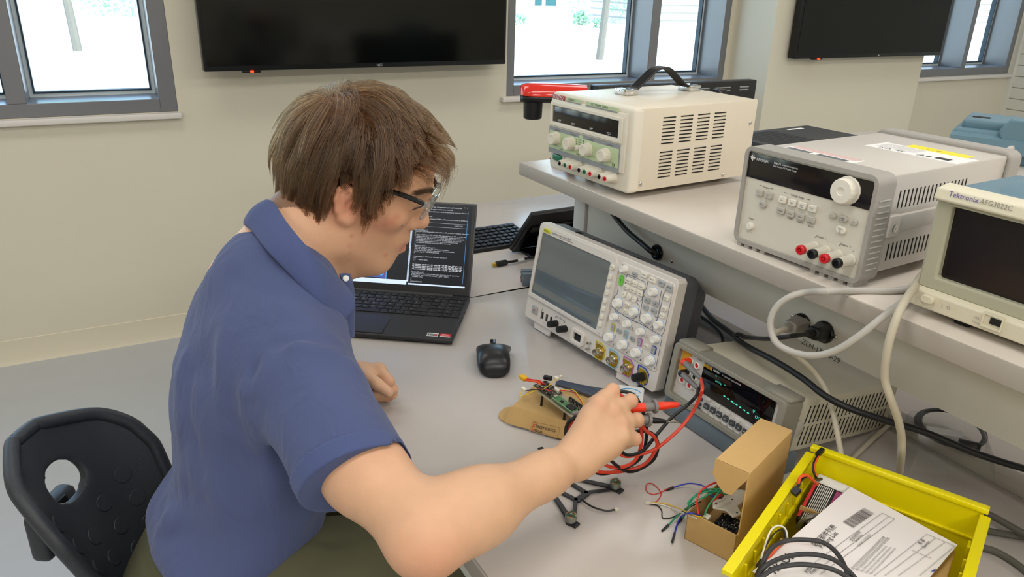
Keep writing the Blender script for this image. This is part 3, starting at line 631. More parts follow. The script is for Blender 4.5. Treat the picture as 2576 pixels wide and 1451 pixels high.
for k, (u, c) in enumerate(((.2514, m_chy), (.2915, m_chc), (.3315, m_chm), (.3715, m_chb))):
    w = .0185
    oc = [(u-.0155, w+.0185), (u+.004, w+.0185), (u+.015, w+.011), (u+.015, w-.009), (u+.006, w-.0175), (u-.010, w-.0175), (u-.0135, w-.012), (u-.0135, w+.006), (u-.0155, w+.008)]
    ic = [(a[0]*.88+u*.12, a[1]*.88+w*.12) for a in oc]
    r_ = MB(c).ring(oc, ic, -.0014, .001).build('channel_ring', fr, bevel=.0003)
    g = MB(m_gold); g.prism([(a[0]*.78+u*.22, a[1]*.78+w*.22-.001) for a in oc], -.0012, .0008, 'y'); 
    for i_ in range(5): g.box(u-.009+i_*.004, u-.0065+i_*.004, -.002, 0, w-.0145, w-.008)
    g.build('contact_plate', fr)
    if k < 3:
        c = MB(m_steel); c.lathe([(.0078, 0), (.0078, .003), (.0064, .004), (.0064, .014), (.0052, .014), (.005, .011), (.0022, .011), (.002, .013), (.0012, .013), (.001, .0115), (.0003, .0115)], (u, -.001, w), (0, -1, 0), 24); c.lathe([(.0014, 0), (.0014, .0022)], (u+.0062, -.010, w), (1, 0, 0), 8); c.lathe([(.0014, 0), (.0014, .0022)], (u-.0062, -.010, w), (-1, 0, 0), 8); c.build('bnc_connector', fr)
    else: MB(m_black).lathe([(.0085, 0), (.0085, .003), (.0078, .02), (.0068, .0225), (.0003, .0235)], (u, -.001, w), (0, -1, 0), 24).build('dust_cap', fr)
for xx in (.03, .30): MB(m_ow).prism([(xx, .004), (xx+.062, .004), (xx+.058, -.0155), (xx+.004, -.0155)], .004, .009, 'y').build('foot', t, bevel=.001)
MB(m_og).rbox(.1, .3, .09, .11, -.009, .024, .003).build('rear_foot', t)

# ---- bench multimeter
m_fg = M('olive_grey_bumper', '8d897c', .55, bump=.05, bscale=500); m_ff = M('light_fascia', 'cfcbc4', .5); m_fc = M('ivory_case', 'cbc5b0', .45, bump=.03, bscale=600); m_fd = M('black_display_window', '0a0809', .06, spec=.6); m_teal_em = M('teal_display_segments', '3fd0b0', .5, emit=.9); m_orange = M('orange_plate', 'd9a02c', .5); m_kdark = M('dark_key', '3f4347', .5); m_klight = M('pale_key', 'c8c4bd', .5); m_bail = M('blue_grey_stand', '66727a', .45)
W_, D_, H_ = .241, .29, .102
t = thing('multimeter', 'ivory bench multimeter with black display and red and grey leads plugged in', 'multimeter', (.814, .911, T+.035), R(-86.17), R(-8.07))
MB(m_fc).rbox(.008, W_-.008, .03, D_+.02, .004, H_-.008, .003).build('case', t)
b = MB(m_fg); b.ring(b.rrect(W_/2, H_/2, W_, H_, .008, 3), b.rrect(W_/2, H_/2+.001, W_-.026, H_-.017, .004, 3), -.008, .034); 
b.rbox(0, .05, 0, .036, H_-.004, H_+.004, .002); b.rbox(W_-.05, W_, 0, .036, H_-.004, H_+.004, .002); b.build('front_bumper', t, bevel=.003)
fa = MB(m_ff).box(.010, W_-.010, .001, .03, .006, H_-.005).build('fascia', t)
Y = .0008
MB(m_fd).rbox(.067, .218, Y-.002, .004, .038, .0915, .001).build('display_window', fa)
MB(m_orange).box(.068, .086, Y-.0026, Y, .0845, .0895).build('maker_plate', fa)
x = MB(m_wht); x.text('8808A', .0052, (.089, Y-.0024, .0852)).text('5-1/2 DIGIT MULTIMETER', .0036, (.109, Y-.0024, .0856)); x.use(m_ink).text('FLUKE', .004, (.0705, Y-.0029, .0855)).text('INPUT', .0036, (.030, Y-.0004, .0905)).text('V O +', .003, (.031, Y-.0004, .087)).text('SENSE', .0036, (.050, Y-.0004, .0885)).text('HI', .003, (.044, Y-.0004, .073)).text('LO', .003, (.044, Y-.0004, .052)).use(m_red).text('mA', .003, (.0165, Y-.0004, .044)).text('10A', .003, (.053, Y-.0004, .032)).text('HI', .003, (.057, Y-.0004, .072)); x.build('lettering', fa, smooth=False)
d = MB(m_teal_em)
seg = lambda u, w, s_=1: d.prism([(u, w), (u+.0045*s_, w), (u+.0036*s_, w+.0018), (u+.0009*s_, w+.0018)], Y-.0026, Y-.0021, 'y')
for k in range(7): seg(.121+k*.0083+(k > 2)*.002, .0545-k*.0007)
d.box(.1445, .1455, Y-.0026, Y-.0021, .0525, .0545)
d.text('V', .0075, (.182, Y-.0026, .056)).text('DC', .0072, (.189, Y-.0026, .050)).text('Ext Trig', .0042, (.0985, Y-.0026, .0705)).text('A', .0045, (.096, Y-.0026, .0785)).text('Snc', .003, (.117, Y-.0026, .0725)); d.build('display_segments', fa, smooth=False)
MB(m_orange).box(.0145, .036, Y-.0004, .002, .0545, .0915).build('input_plate', fa)
for u, w, c in ((.0365, .0795, m_red), (.0525, .078, m_red), (.0365, .0585, m_black), (.0525, .0565, m_black), (.0285, .0395, m_red), (.0465, .0375, m_red)):
    k = MB(m_wht).lathe([(.0062, 0), (.0062, .0026), (.005, .0034), (.0042, .003), (.004, -.002), (.0003, -.002)], (u, Y, w), (0, -1, 0), 22).build('jack', fa)
    MB(c).lathe([(.0041, -.001), (.0041, .0012), (.002, .0014), (.0003, .0004)], (u, Y, w), (0, -1, 0), 16).build('jack_insert', k)
def fbtn(u, w, bw, bh, m, s_, mt):
    k = MB(m); k.prism(k.rrect(u, w, bw, bh, .0018, 2), Y-.003, Y+.001, 'y'); o = k.build('button', fa, bevel=.0008)
    if s_: MB(mt).text(s_, .0034, (u, Y-.0034, w-.0012), align='c').build('legend', o, smooth=False)
for u, w in ((.0918, .0336), (.1136, .0322), (.1361, .0301), (.1585, .0283), (.1815, .0265)): fbtn(u, w+.001, .011, .007, m_klight, '', m_ink)
for k, s_ in enumerate(('DCV', 'ACV', 'DCI', 'ACI', 'O', '<))', 'FREQ')): fbtn(.0925+k*.01430, .0212-k*.00035, .0112, .0098, m_kdark, s_, m_wht)
for k, s_ in enumerate(('AUTO', 'dB', 'REL', 'HOLD', 'RATE', 'PRINT', 'RS232')): fbtn(.0925+k*.01415, .0098-k*.00035, .0102, .0078, m_klight, s_, m_red)
for u, w in ((.0775, .0265), (.0775, .0172), (.0772, .0085)): fbtn(u, w, .007, .0065, m_kdark, '', m_wht)
for z1, z0, sy in ((.0825, .052, .066), (.0465, .013, .064)):
    v = MB(m_slot)
    for k in range(22): y0 = sy+k*.0107; v.add([(W_-.0078, y0, z1), (W_-.0078, y0+.0032, z1), (W_-.0078, y0-.0008, z0), (W_-.0078, y0-.004, z0)], [(0, 1, 2, 3)])
    v.build('vent_grille', t, smooth=False)
MB(m_kcase).lathe([(.0145, 0), (.0145, .004), (.012, .0055), (.0003, .0058)], (W_-.009, .046, .047), (1, 0, 0), 30).build('handle_pivot', t)
s = MB(m_bail); s.rbox(.0, W_, -.004, .014, -.034, -.002, .005); s.rbox(0, .02, -.004, .06, -.03, .006, .004); s.rbox(W_-.02, W_, -.004, .06, -.03, .006, .004); s.build('stand', t)
# ================================================================ loose things on the benches
m_lapb = M('matte_black_laptop', '2b2b2d', .5, bump=.03, bscale=900); m_key = M('black_key', '1c1c1e', .45); m_scr = M('laptop_screen_dark', '0d1016', .3, emit=1.0); m_code = M('screen_code_grey', 'a8adb5', .5, emit=1.0); m_codew = M('screen_code_white', 'dfe3ea', .5, emit=1.0); m_scrblue = M('screen_board_blue', '3a4c8e', .5, emit=1.0); m_scrbar = M('screen_bar_pale', 'b9cbe0', .5, emit=.9); m_scrlb = M('screen_light_blue', '3f8fd0', .5, emit=1.0); m_scrbk = M('screen_black', '050608', .5)
LW, LD = .3585, .2285
ly = R(-34.4)
t = thing('laptop', 'open black laptop showing code, in front of the seated person', 'laptop', (.5708-LW*math.cos(ly), 1.3098-LW*math.sin(ly), T), ly)
b = MB(m_lapb); b.prism([(0, .003), (0, .010), (.003, .0135), (LD, .0185), (LD, .004)], 0, LW, 'x'); b.build('base', t, bevel=.0025)
top = lambda y: .0136+y*.0219
dk = MB(M('deck_black', '252527', .45)); kb = dk.add([(.012, .105, top(.105)+.0002), (LW-.003, .105, top(.105)+.0002), (LW-.003, .2175, top(.2175)+.0002), (.012, .2175, top(.2175)+.0002)], [(0, 1, 2, 3)]).build('keyboard', t, smooth=False)
rows = [(.207, .011, [1]*15+[.95]*4), (.189, .0155, [1]*13+[1.75]+[1]*4), (.1705, .0155, [1.4]+[1]*12+[1.35]+[1]*4), (.152, .0155, [1.7]+[1]*11+[2.05]+[1]*3+[0]), (.1335, .0155, [2.2]+[1]*10+[2.55]+[1]*4), (.115, .0155, [1.2, 1, 1, 1.1, 4.6, 1, 1, 1, 1, 1, .95]+[2.0, 1, 1])]
lgd = MB(M('key_print', 'b8babc', .5)); letters = ['', '`1234567890-=', 'QWERTYUIOP[]\\', 'ASDFGHJKL;', 'ZXCVBNM,./', '']
for ri, (y, h, ws) in enumerate(rows):
    tot = sum(ws); u = (LW-.02)/tot; x = .0145; li = 0
    for wk in ws:
        w_ = u*wk-.0024
        if w_ > .004:
            k = MB(m_key); k.rbox(x, x+w_, y-h/2, y+h/2, top(y), top(y)+.0022, .0008, 1); k.build('key', kb)
            if wk == 1 and li < len(letters[ri]): lgd.text(letters[ri][li], .0052, (x+.0035, y-.0015, top(y)+.0024), (1, 0, 0), (0, 1, 0)); li += 1
            elif wk == 1 or wk > 1.3: lgd.text('fn' if ri in (0, 5) else 'ctrl', .0034, (x+.003, y-.001, top(y)+.0024), (1, 0, 0), (0, 1, 0))
        x += u*wk
lgd.build('legend', kb, smooth=False)
MB(M('touchpad_black', '2f3033', .35)).rbox(.105, LW-.152, .005, .095, .0137, .0159, .0003, 1).build('touchpad', t).rotation_euler = (.0, 0, 0)
st = MB(M('silver_sticker', 'cfcfcf', .4), m_red, m_ink, m_wht); z_ = lambda y: top(y)+.0003
def qd(x0, x1, y0, y1, m, dz=0): st.use(m).add([(x0, y0, z_(y0)+dz), (x1, y0, z_(y0)+dz), (x1, y1, z_(y1)+dz), (x0, y1, z_(y1)+dz)], [(0, 1, 2, 3)])
qd(LW-.057, LW-.033, .010, .026, MATS['silver_sticker']); qd(LW-.0555, LW-.0345, .013, .021, m_ink, .0001); qd(LW-.029, LW-.006, .010, .026, m_red); qd(LW-.029, LW-.006, .010, .0145, MATS['silver_sticker'], .0001)
st.use(m_wht).text('RYZEN', .0052, (LW-.053, .0152, z_(.016)+.0003), (1, 0, 0), (0, 1, .02)).text('AMD', .0045, (LW-.026, .0205, z_(.02)+.0003), (1, 0, 0), (0, 1, .02)).text('RADEON', .004, (LW-.0265, .0158, z_(.016)+.0003), (1, 0, 0), (0, 1, .02)).use(m_red).box(LW-.041, LW-.0355, .0135, .0205, z_(.014), z_(.02)+.0003)
st.build('stickers', t, smooth=False)
sp = MB(m_slot)
for y in (.09, .105, .12, .15): sp.rbox(LW-.001, LW+.0004, y, y+.010, .006, .0095, .0003, 1)
sp.build('side_ports', t)
MB(m_lapb).cyl((.04, LD-.004, .0165), (LW-.04, LD-.004, .0165), .006).build('hinge', t)
lid = thing('lid', None, None); lid.parent = t; lid.location = (0, LD-.002, .0185); lid.rotation_euler = (R(-26.4), 0, 0)
LH = .222
m_lid = M('dark_grey_lid', '5a5a5c', .4)
shell = MB(m_lid).rbox(0, LW, 0, .006, 0, LH, .0028, 3).build('lid_shell', lid)
MB(m_lapb).rbox(.003, LW-.003, -.0012, .002, .001, LH-.004, .0008).build('screen_bezel', lid)
S0, S1, Sb, St = .010, LW-.010, .018, .2145
sc = MB(m_scr).box(S0, S1, -.0016, 0, Sb, St).build('screen', lid, smooth=False)
px = LW-.155                                   # the window split
g = MB(m_scrblue, m_scrbar, m_scrlb, m_scrbk, m_red)
Y = -.0019
def rc(m, x0, x1, z0, z1, dy=0): g.use(m).add([(x0, Y-dy, z0), (x1, Y-dy, z0), (x1, Y-dy, z1), (x0, Y-dy, z1)], [(0, 1, 2, 3)])
rc(m_scrbk, px+.001, px+.0035, .03, St); rc(m_scrbar, S0, px, Sb, .0285); rc(m_scrblue, S0+.02, LW-.205, .031, .125); rc(m_scrlb, LW-.2065, LW-.2045, .029, .125, .0001); rc(m_red, LW-.2095, LW-.2085, .034, .12, .0002); rc(m_scrbar, px, px+.004, .026, .155); rc(m_scrbar, px+.004, S1-.004, Sb+.001, .0225)
for x in (.03, .05, .085, .115, .13): 
    for (a, r_) in ((0, .006), (.011, .006)): g.use(m_scrlb).lathe([(r_, 0), (r_, .0001)], (x+a, Y-.0001, .042), (0, -1, 0), 20); g.use(m_scrbk).lathe([(r_*.6, 0), (r_*.6, .0001)], (x+a, Y-.0003, .042), (0, -1, 0), 20)
g.build('screen_graphics', sc, smooth=False)
x = MB(m_code, m_codew)
code = ['void controlMixer() {', '  //DESCRIPTION: Mixes scaled commands from PID controller to actuator outputs bas', '  /*', '   * Takes roll_PID, pitch_PID, and yaw_PID computed from the PID controller and', '   * vehicle configuration. For example on a quadcopter, the left two motors sho', '   * should have -roll_PID. Front two should have +pitch_PID and the back two m', '   * normalized 0 to 1 thro_des command for throttle control. Can also apply', '   * roll_passthru, pitch_passthru, and yaw_passthru to command servos', '   * in preparation to be sent to the motor ESCs and servos.', '   *', '   *Relevant variables:', '   *thro_des - direct thottle control', '   *roll_PID, pitch_PID, yaw_PID - stabilized axis variables', '   *roll_passthru, pitch_passthru, yaw_passthru - direct unstabilized', '   *channel_6_pwm - free auxillary channel', '   */', '', '  // Quad mixing - in "X" format - Reminder there are 4', '    0  1', '   2  3      - Battery tables', '     x', '', '  m1_command_scaled = thro_des - pitch_PID + roll_PID + yaw_PID; //Front left', '  m2_command_scaled = thro_des - pitch_PID - roll_PID - yaw_PID; //Front right', '  m3_command_scaled = thro_des + pitch_PID - roll_PID + yaw_PID; //Back right', '  m4_command_scaled = thro_des + pitch_PID + roll_PID - yaw_PID; //Back left', '}', 'void armedStatus() {', '  //DESCRIPTION: Check if the throttle cut is off and the throttle input is low', '  if ((channel_5_pwm < 1500) && (channel_1_pwm < 1050)) {', '    armedFly = true;', '  }', '}', 'void imuUpdate() {']
for i_, l_ in enumerate(code): x.use(m_codew if 22 <= i_ <= 25 else m_code).text(l_, .0040, (px+.009, Y-.0003, .150-i_*.00375), sx=.92)
for i_, l_ in enumerate(['teensy-fly/src/main.cpp - Documents/Lead_Teensy/Firmware/dash', '  return; //Attach custom available radio commands', '  //mean() //Cleaned features in event of bad receiver connection, defaults n', '', '  // main loop runs', '  (2000); //Do not exceed 2000Hz, all filter parameters tuned to 2000Hz by', ]): x.use(m_code).text(l_, .0040, (px+.022, Y-.0003, .207-i_*.0058), sx=.92)
x.use(m_code).text('FUNCTIONS', .0036, (px+.105, Y-.0003, .164)); x.box(px+.006, S1-.006, Y-.0004, Y-.0001, .1695, .1699).box(px+.006, S1-.006, Y-.0004, Y-.0001, .160, .1604).text('flight_Teensy_BETA_1.2.ino  941L, 2671B written', .0036, (px+.003, Y-.0003, .019))
x.use(m_scrlb).box(S1-.010, S1-.0094, Y-.0004, Y-.0001, .03, .2)
x.use(m_codew).text('v  -  |', .004, (S1-.02, Y-.0003, .209)); x.use(m_ink).text('Component   Reference   Pads   Nets  0', .003, (S0+.01, Y-.0004, .0245)); x.use(m_code).text('SV_REG1', .006, (.08, Y-.0004, .034))
x.build('screen_text', sc, smooth=False)

# ---- mouse
def loft(mb, rings, caps=True):
    n = len(rings[0]); v = [p for r_ in rings for p in r_]; f = []
    for k in range(len(rings)-1):
        for i in range(n):
            j = (i+1) % n; f.append((k*n+i, k*n+j, (k+1)*n+j, (k+1)*n+i))
    if caps: f += [tuple(range(n))[::-1], tuple(range((len(rings)-1)*n, len(rings)*n))]
    return mb.add(v, f)
m_mouse = M('soft_black_mouse', '1d1d1f', .33)
my = R(-24)
t = thing('computer_mouse', 'black computer mouse on the bench near the laptop corner', 'mouse', (.612, 1.197, T), my)
mb = MB(m_mouse); rings = []
for y, wl, wr, h in ((-.056, .012, .012, .012), (-.054, .022, .022, .020), (-.048, .0295, .029, .030), (-.035, .0335, .031, .039), (-.015, .0345, .0315, .043), (.005, .034, .031, .0415), (.022, .034, .032, .036), (.036, .0345, .0355, .029), (.047, .034, .038, .0225), (.053, .031, .036, .017), (.0555, .022, .026, .012)):
    r_ = []
    for i in range(32):
        a = 2*PI*i/32; c, s_ = math.cos(a), math.sin(a)
        w_ = wr if c > 0 else wl
        r_.append((w_*abs(c)**.75*(1 if c > 0 else -1), y, .001+max(0, (h*.5)+(h*.5)*abs(s_)**.8*(1 if s_ > 0 else -1))))
    rings.append(r_)
loft(mb, rings); mb.build('shell', t, angle=60)
MB(m_black).lathe([(.0062, -.004), (.0075, -.003), (.0075, .003), (.0062, .004)], (0, .036, .0265), (1, 0, 0), 28, .04, 20).build('scroll_wheel', t)
MB(m_blackg).rbox(-.006, .006, .018, .050, .0205, .0345, .003).build('wheel_slot', t); MB(m_slot).rbox(-.003, .003, .006, .014, .0395, .0415, .0008).build('mode_button', t)

# ---- mailer box with the small print
m_card = M('brown_cardboard', 'bc9a63', .8, var=.06, vscale=60, bump=.05, bscale=300); m_cardl = M('light_cardboard', 'c9a36a', .8, var=.05, vscale=60, bump=.04, bscale=300); m_cardb = M('pale_torn_edge', 'c7b186', .9)
zs = lambda x, y: (1220+x/3.4554, 900+y/3.4554)
BZ = T+.03
P = {k: at(*zs(*q), 2, BZ) for k, q in dict(bl=(430, 232), fl=(232, 422), fr=(760, 590), br=(1010, 335)).items()}
fo = {k: at(*zs(*q), 2, T+.004) for k, q in dict(l=(168, 562), r=(730, 725)).items()}
t = thing('cardboard_box', 'flat brown cardboard mailer printed lectronics alon, under the circuit board', 'box', (P['fl'].x, P['fl'].y, T))
O = Vector((P['fl'].x, P['fl'].y, T)); L_ = lambda k: P[k]-O
e, f_ = fo['l']-O, fo['r']-O; P['fr'] = P['fl']+(f_-e).normalized()*(P['fr']-P['fl']).length
mb = MB(m_card); a, b_, c, d = L_('fl'), L_('fr'), L_('br'), L_('bl'); dn = lambda v, z_=.001: Vector((v.x, v.y, z_))
mb.add([a, b_, c, d, dn(a), dn(b_), dn(c), dn(d)], [(0, 1, 2, 3), (4, 7, 6, 5), (0, 4, 5, 1), (1, 5, 6, 2), (2, 6, 7, 3), (3, 7, 4, 0)]); mb.build('tray', t, bevel=.001, smooth=False)
mb = MB(m_card); e, f_ = fo['l']-O, fo['r']-O; n_ = Vector((0, 0, .0015))
fl_n = 9; ptsu = [a.lerp(b_, k/fl_n) for k in range(fl_n+1)]; ptsl = [e.lerp(f_, k/fl_n)+Vector((rng.normal()*.0006, rng.normal()*.0012, 0)) for k in range(fl_n+1)]
v = [p_+n_*s_ for s_ in (0, 1) for p_ in ptsu+ptsl]; N = fl_n+1; fc = []
for k in range(fl_n): fc += [(k, k+1, N+k+1, N+k), (2*N+k, 3*N+k, 3*N+k+1, 2*N+k+1), (N+k, N+k+1, 3*N+k+1, 3*N+k), (k, 2*N+k, 2*N+k+1, k+1)]
fc += [(0, N, 3*N, 2*N), (fl_n, 2*N+fl_n, 3*N+fl_n, N+fl_n)]; mb.add(v, fc); flap = mb.build('front_flap', t, smooth=False)
tb = [at(*zs(*q), 2, T+.0015)-O for q in ((228, 430), (170, 440), (128, 475), (116, 510), (135, 540), (172, 558))]
mb = MB(m_card); nn_ = len(tb); mb.add(tb+[p_+n_ for p_ in tb], [tuple(range(nn_)), tuple(range(nn_, 2*nn_))]+[(i, (i+1) % nn_, nn_+(i+1) % nn_, nn_+i) for i in range(nn_)]); mb.build('tuck_tab', t, smooth=False)
ux = (f_-e).normalized(); upv = ((a-e)-ux*((a-e).dot(ux))).normalized(); nrm = ux.cross(upv)
def onflap(x_, y_):
    d_ = ray(*zs(x_, y_)); p0 = e+O; k = ((p0-CAM).dot(nrm))/d_.dot(nrm); return CAM+d_*k-O+nrm*(.002 if nrm.z > 0 else -.002)
x = MB(M('brown_print', '3c2c28', .7), M('orange_print', 'c9562c', .6), m_card)
q0, q1 = onflap(440, 603), onflap(632, 652); tx = (q1-q0).normalized()
tup = (onflap(455, 560)-onflap(440, 603)); tup = (tup-tx*tup.dot(tx)).normalized()
k_ = (q1-q0).length/4.35
x.text('lectronics', k_, q0, tx, tup).text('alon', k_, onflap(425, 640), tx, tup)
x.use(MATS['orange_print']).text('E', k_*1.25, onflap(414, 594), tx, tup).text('S', k_*1.25, onflap(400, 628), tx, tup)
c4 = [onflap(*q) for q in ((420, 545), (655, 605), (625, 695), (388, 628))]; x.use(m_cardl)
for i in range(4): x.tube([c4[i], c4[(i+1) % 4]], .0004, 4, sub=0)
x.build('lettering', flap, smooth=False)

# ---- flight controller board on the mailer
m_pcbg = M('green_circuit_board', '3f7a48', .4, var=.15, vscale=200); m_pcbt = M('tan_prototype_board', 'a89f84', .5); m_chip = M('black_chip', '17181a', .4); m_tin = M('tin_pad', 'b9b6a6', .3, metal=.7); m_cw = M('cream_connector', 'dcd7c4', .5); m_yw = M('yellow_wire', 'd9b51f', .4); m_rw = M('red_wire', 'cc2a22', .4); m_bw = M('black_wire', '161617', .4); m_ow2 = M('orange_wire', 'e0521c', .4); m_xt = M('yellow_plug', 'd9a81c', .4); m_brown = M('dark_board', '3a352c', .5)
bz = T+.056
A = at(*zs(462, 284), 2, bz+.000); B = at(*zs(768, 510), 2, bz-.008)
bx = (B-A).normalized(); by = Vector((0, 0, 1)).cross(bx).normalized(); bzv = bx.cross(by)
t = thing('circuit_board', 'drone circuit board stack with green controller and yellow plug, lying on the mailer', 'circuit board', A)
ml = Matrix((bx, by, bzv)).transposed().to_4x4(); 
def bb(m): q = MB(m); q.X = ml; return q
ln = (B-A).length; 
bb(m_pcbt).rbox(0, ln, -.004, .030, -.001, .001, .0003, 1).build('carrier_board', t)
for xx in (.012, ln-.02):
    for yy in (0, .024): bb(m_black).cyl((xx, yy, -.026 - (.0 if xx < .05 else -.004)), (xx, yy, -.001), .0022, n=6).build('standoff', t)
g = bb(m_pcbg); g.rbox(.036, ln-.004, -.003, .0135, .006, .0078, .0003, 1); gb = g.build('controller_board', t)
c = bb(m_chip); c.rbox(.068, .084, .0, .012, .0078, .0092, .0003, 1); c.rbox(.052, .058, .002, .007, .0078, .009, .0002, 1); c.rbox(ln-.022, ln-.014, .002, .009, .0078, .0088, .0002, 1); c.build('chip', gb)
p_ = bb(m_tin); 
for k in range(24):
    for yy in (-.002, .0122): p_.box(.038+k*(ln-.044)/24, .0397+k*(ln-.044)/24, yy-.0006, yy+.0006, .0078, .0083)
for k in range(26): p_.box(.045+.07*rng.random()*.9, 0, 0, 0, 0, 0) if 0 else p_.rbox(*(lambda u, w_: (u, u+.0016, w_, w_+.001, .0078, .0084))(.04+rng.random()*(ln-.05), rng.random()*.0105), .0001, 1)
p_.rbox(.036, .0415, .002, .0085, .0078, .0105, .0005); p_.build('solder_pads', gb, smooth=False)
h = bb(m_chip); h.box(.055, .086, .0175, .0200, .001, .0035); h.build('pin_header', t)
h = bb(m_tin)
for k in range(9): h.box(.0565+k*.0034, .0572+k*.0034, .0182, .0189, .0035, .0115)
h.build('header_pin', t)
h = bb(m_chip); h.box(.052, .082, .0235, .0265, .001, .0085); h.build('socket_strip', t)
f_ = bb(m_brown); f_.rbox(-.012, .034, -.002, .026, .004, .0055, .0003, 1); fb = f_.build('power_board', t)
cm = bb(m_tin)
cm2 = bb(m_chip)
for k in range(70):
    u, w_ = -.010+rng.random()*.042, rng.random()*.026-.001; s_ = .0008+rng.random()*.0014
    (cm if k % 2 else cm2).rbox(u, u+s_*1.6, w_, w_+s_, .0055, .0062+rng.random()*.002, .0001, 1)
cm.build('solder_pads', fb, smooth=False); cm2.build('chip', fb, smooth=False)
k = bb(m_chip); k.lathe([(.0042, -.007), (.0045, -.006), (.0045, .006), (.0042, .007)], (-.008, .028, .012), (1, .3, .25), 18); k.build('capacitor', t)
cw = bb(m_cw)
cw.rbox(.020, .030, .018, .022, .0055, .011, .0005); cw.rbox(.0, .009, .034, .040, .012, .018, .0008); cw.rbox(.004, .008, .042, .048, .014, .019, .0008); cw.rbox(-.022, -.012, -.021, -.015, -.004, .002, .0008); cw.rbox(.084, .094, .024, .029, .004, .009, .0008); cw.build('connector', t)
bb(m_xt).rbox(-.062, -.047, .008, .019, -.012, -.005, .0012).build('battery_plug', t)
w = bb(m_ow2); w.tube([(-.048, .011, -.0085), (-.034, .011, -.003), (-.018, .011, .004), (-.004, .009, .007)], .0019, 8); w.build('orange_lead', t)
w = bb(m_rw); w.tube([(-.048, .0155, -.0085), (-.032, .016, -.002), (-.016, .016, .005), (-.002, .014, .007)], .0019, 8); w.tube([(.002, -.002, .006), (.012, -.006, .012), (.02, .002, .012), (.024, .012, .008)], .0008, 6); w.tube([(.026, .02, .008), (.05, .030, .016), (.07, .030, .013), (.086, .027, .007)], .0007, 6); w.build('red_lead', t)
w = bb(m_yw); w.tube([(-.017, -.020, .0), (-.012, -.030, -.008), (-.004, -.024, -.002), (.004, -.006, .006)], .0008, 6); w.tube([(.010, .0, .007), (.016, .012, .018), (.01, .024, .016), (.004, .036, .015)], .0008, 6); w.tube([(.028, .022, .008), (.05, .032, .019), (.07, .031, .015), (.086, .0275, .008)], .0007, 6); w.build('yellow_lead', t)
w = bb(m_bw); w.tube([(.0, .0, .006), (.01, -.005, .014), (.02, -.001, .012), (.03, .004, .008)], .0008, 6); w.tube([(-.012, -.018, -.001), (.0, -.012, .006), (.008, -.002, .007)], .0008, 6); w.build('black_lead', t)

# ---- antistatic bag and the little white case
m_bag = M('antistatic_bag', '3d4656', .22, spec=.8, bump=.6, bscale=60)
bc = [at(*zs(*q), 2, T+.034) for q in ((610, 245), (625, 205), (830, 250), (1040, 290), (1080, 420), (960, 355), (800, 300))]
o0 = bc[0].copy(); mb = MB(m_bag); n_ = len(bc); v = [p_-o0 for p_ in bc]; vt = [p_+Vector((0, 0, .005+.003*math.sin(3.1*i))) for i, p_ in enumerate(v)]
ctr = sum(vt, Vector())/n_+Vector((0, 0, .003)); mb.add(v+vt+[ctr], [tuple(range(n_))]+[(i, (i+1) % n_, n_+(i+1) % n_, n_+i) for i in range(n_)]+[(n_+i, n_+(i+1) % n_, 2*n_) for i in range(n_)])
tag(mb.build('antistatic_bag', None, o0, bevel=.0015), 'dark bluish antistatic bag tucked behind the mailer box', 'bag')
q = [at(*zs(*q), 2, T+.028) for q in ((1150, 228), (1388, 258), (1372, 372), (1120, 330))]
o0 = Vector((q[0].x, q[0].y, T)); xd = (q[1]-q[0]); xl = xd.length; xd.normalize(); yd = Vector((0, 0, 1)).cross(xd)
t = thing('plastic_case', 'small white case with a blue oval logo behind the hand', 'case', o0, math.atan2(xd.y, xd.x))
mb = MB(m_wht); mb.prism(mb.rrect(xl/2, -.0265, xl, .053, .006), .018, .028, 'z'); mb.build('lid', t, bevel=.0015)
mb = MB(M('clear_grey_plastic', 'c9ccd0', .2)); mb.prism(mb.rrect(xl/2, -.0265, xl-.002, .051, .006), 0, .018, 'z'); mb.build('base', t, bevel=.001)
x = MB(M('sky_blue_print', '3aa0dc', .4)); 
for r0, r1, a0, a1 in ((.019, .0105, .25, 2.9), (.019, .0105, 3.9, 5.7)): x.tube([(xl/2+r0*math.cos(a), -.026+r1*1.4*math.sin(a), .0282) for a in np.linspace(a0, a1, 20)], .0009, 5, sub=1)
x.text('BETAFPV', .0062, (xl/2, -.028, .0284), (1, 0, 0), (0, 1, 0), 'c'); x.build('logo', t, smooth=False)

# ---- drone frame
m_cf = M('carbon_fibre', '26262a', .38, var=.3, vscale=300); m_mot = M('motor_metal', '8d9189', .3, metal=.8); m_copper = M('copper_winding', 'b5763a', .35, metal=.6); m_gboard = M('dark_green_board', '2f5a3c', .4)
mA, mB = at(*zs(1135, 1085), 2, T+.012), at(*zs(748, 1375), 2, T+.012)
u = (mA-mB); D = u.length; u.normalize(); w_ = Vector((0, 0, 1)).cross(u)
t = thing('drone_frame', 'black carbon drone frame with two round motors under the forearm', 'drone frame', (mB.x, mB.y, T), math.atan2(u.y, u.x))
def arm(mb, p, q, w0, w1, z0=.002, z1=.0045):
    p, q = Vector(p), Vector(q); d_ = (q-p).normalized(); n_ = Vector((-d_.y, d_.x, 0)); a = [p+n_*w0/2, p-n_*w0/2, q-n_*w1/2, q+n_*w1/2]
    mb.add([(k.x, k.y, z0) for k in a]+[(k.x, k.y, z1) for k in a], [(0, 1, 2, 3), (7, 6, 5, 4), (0, 4, 5, 1), (1, 5, 6, 2), (2, 6, 7, 3), (3, 7, 4, 0)])
Dl = D; mb = MB(m_cf); ce = (Dl*.5, .045, 0)
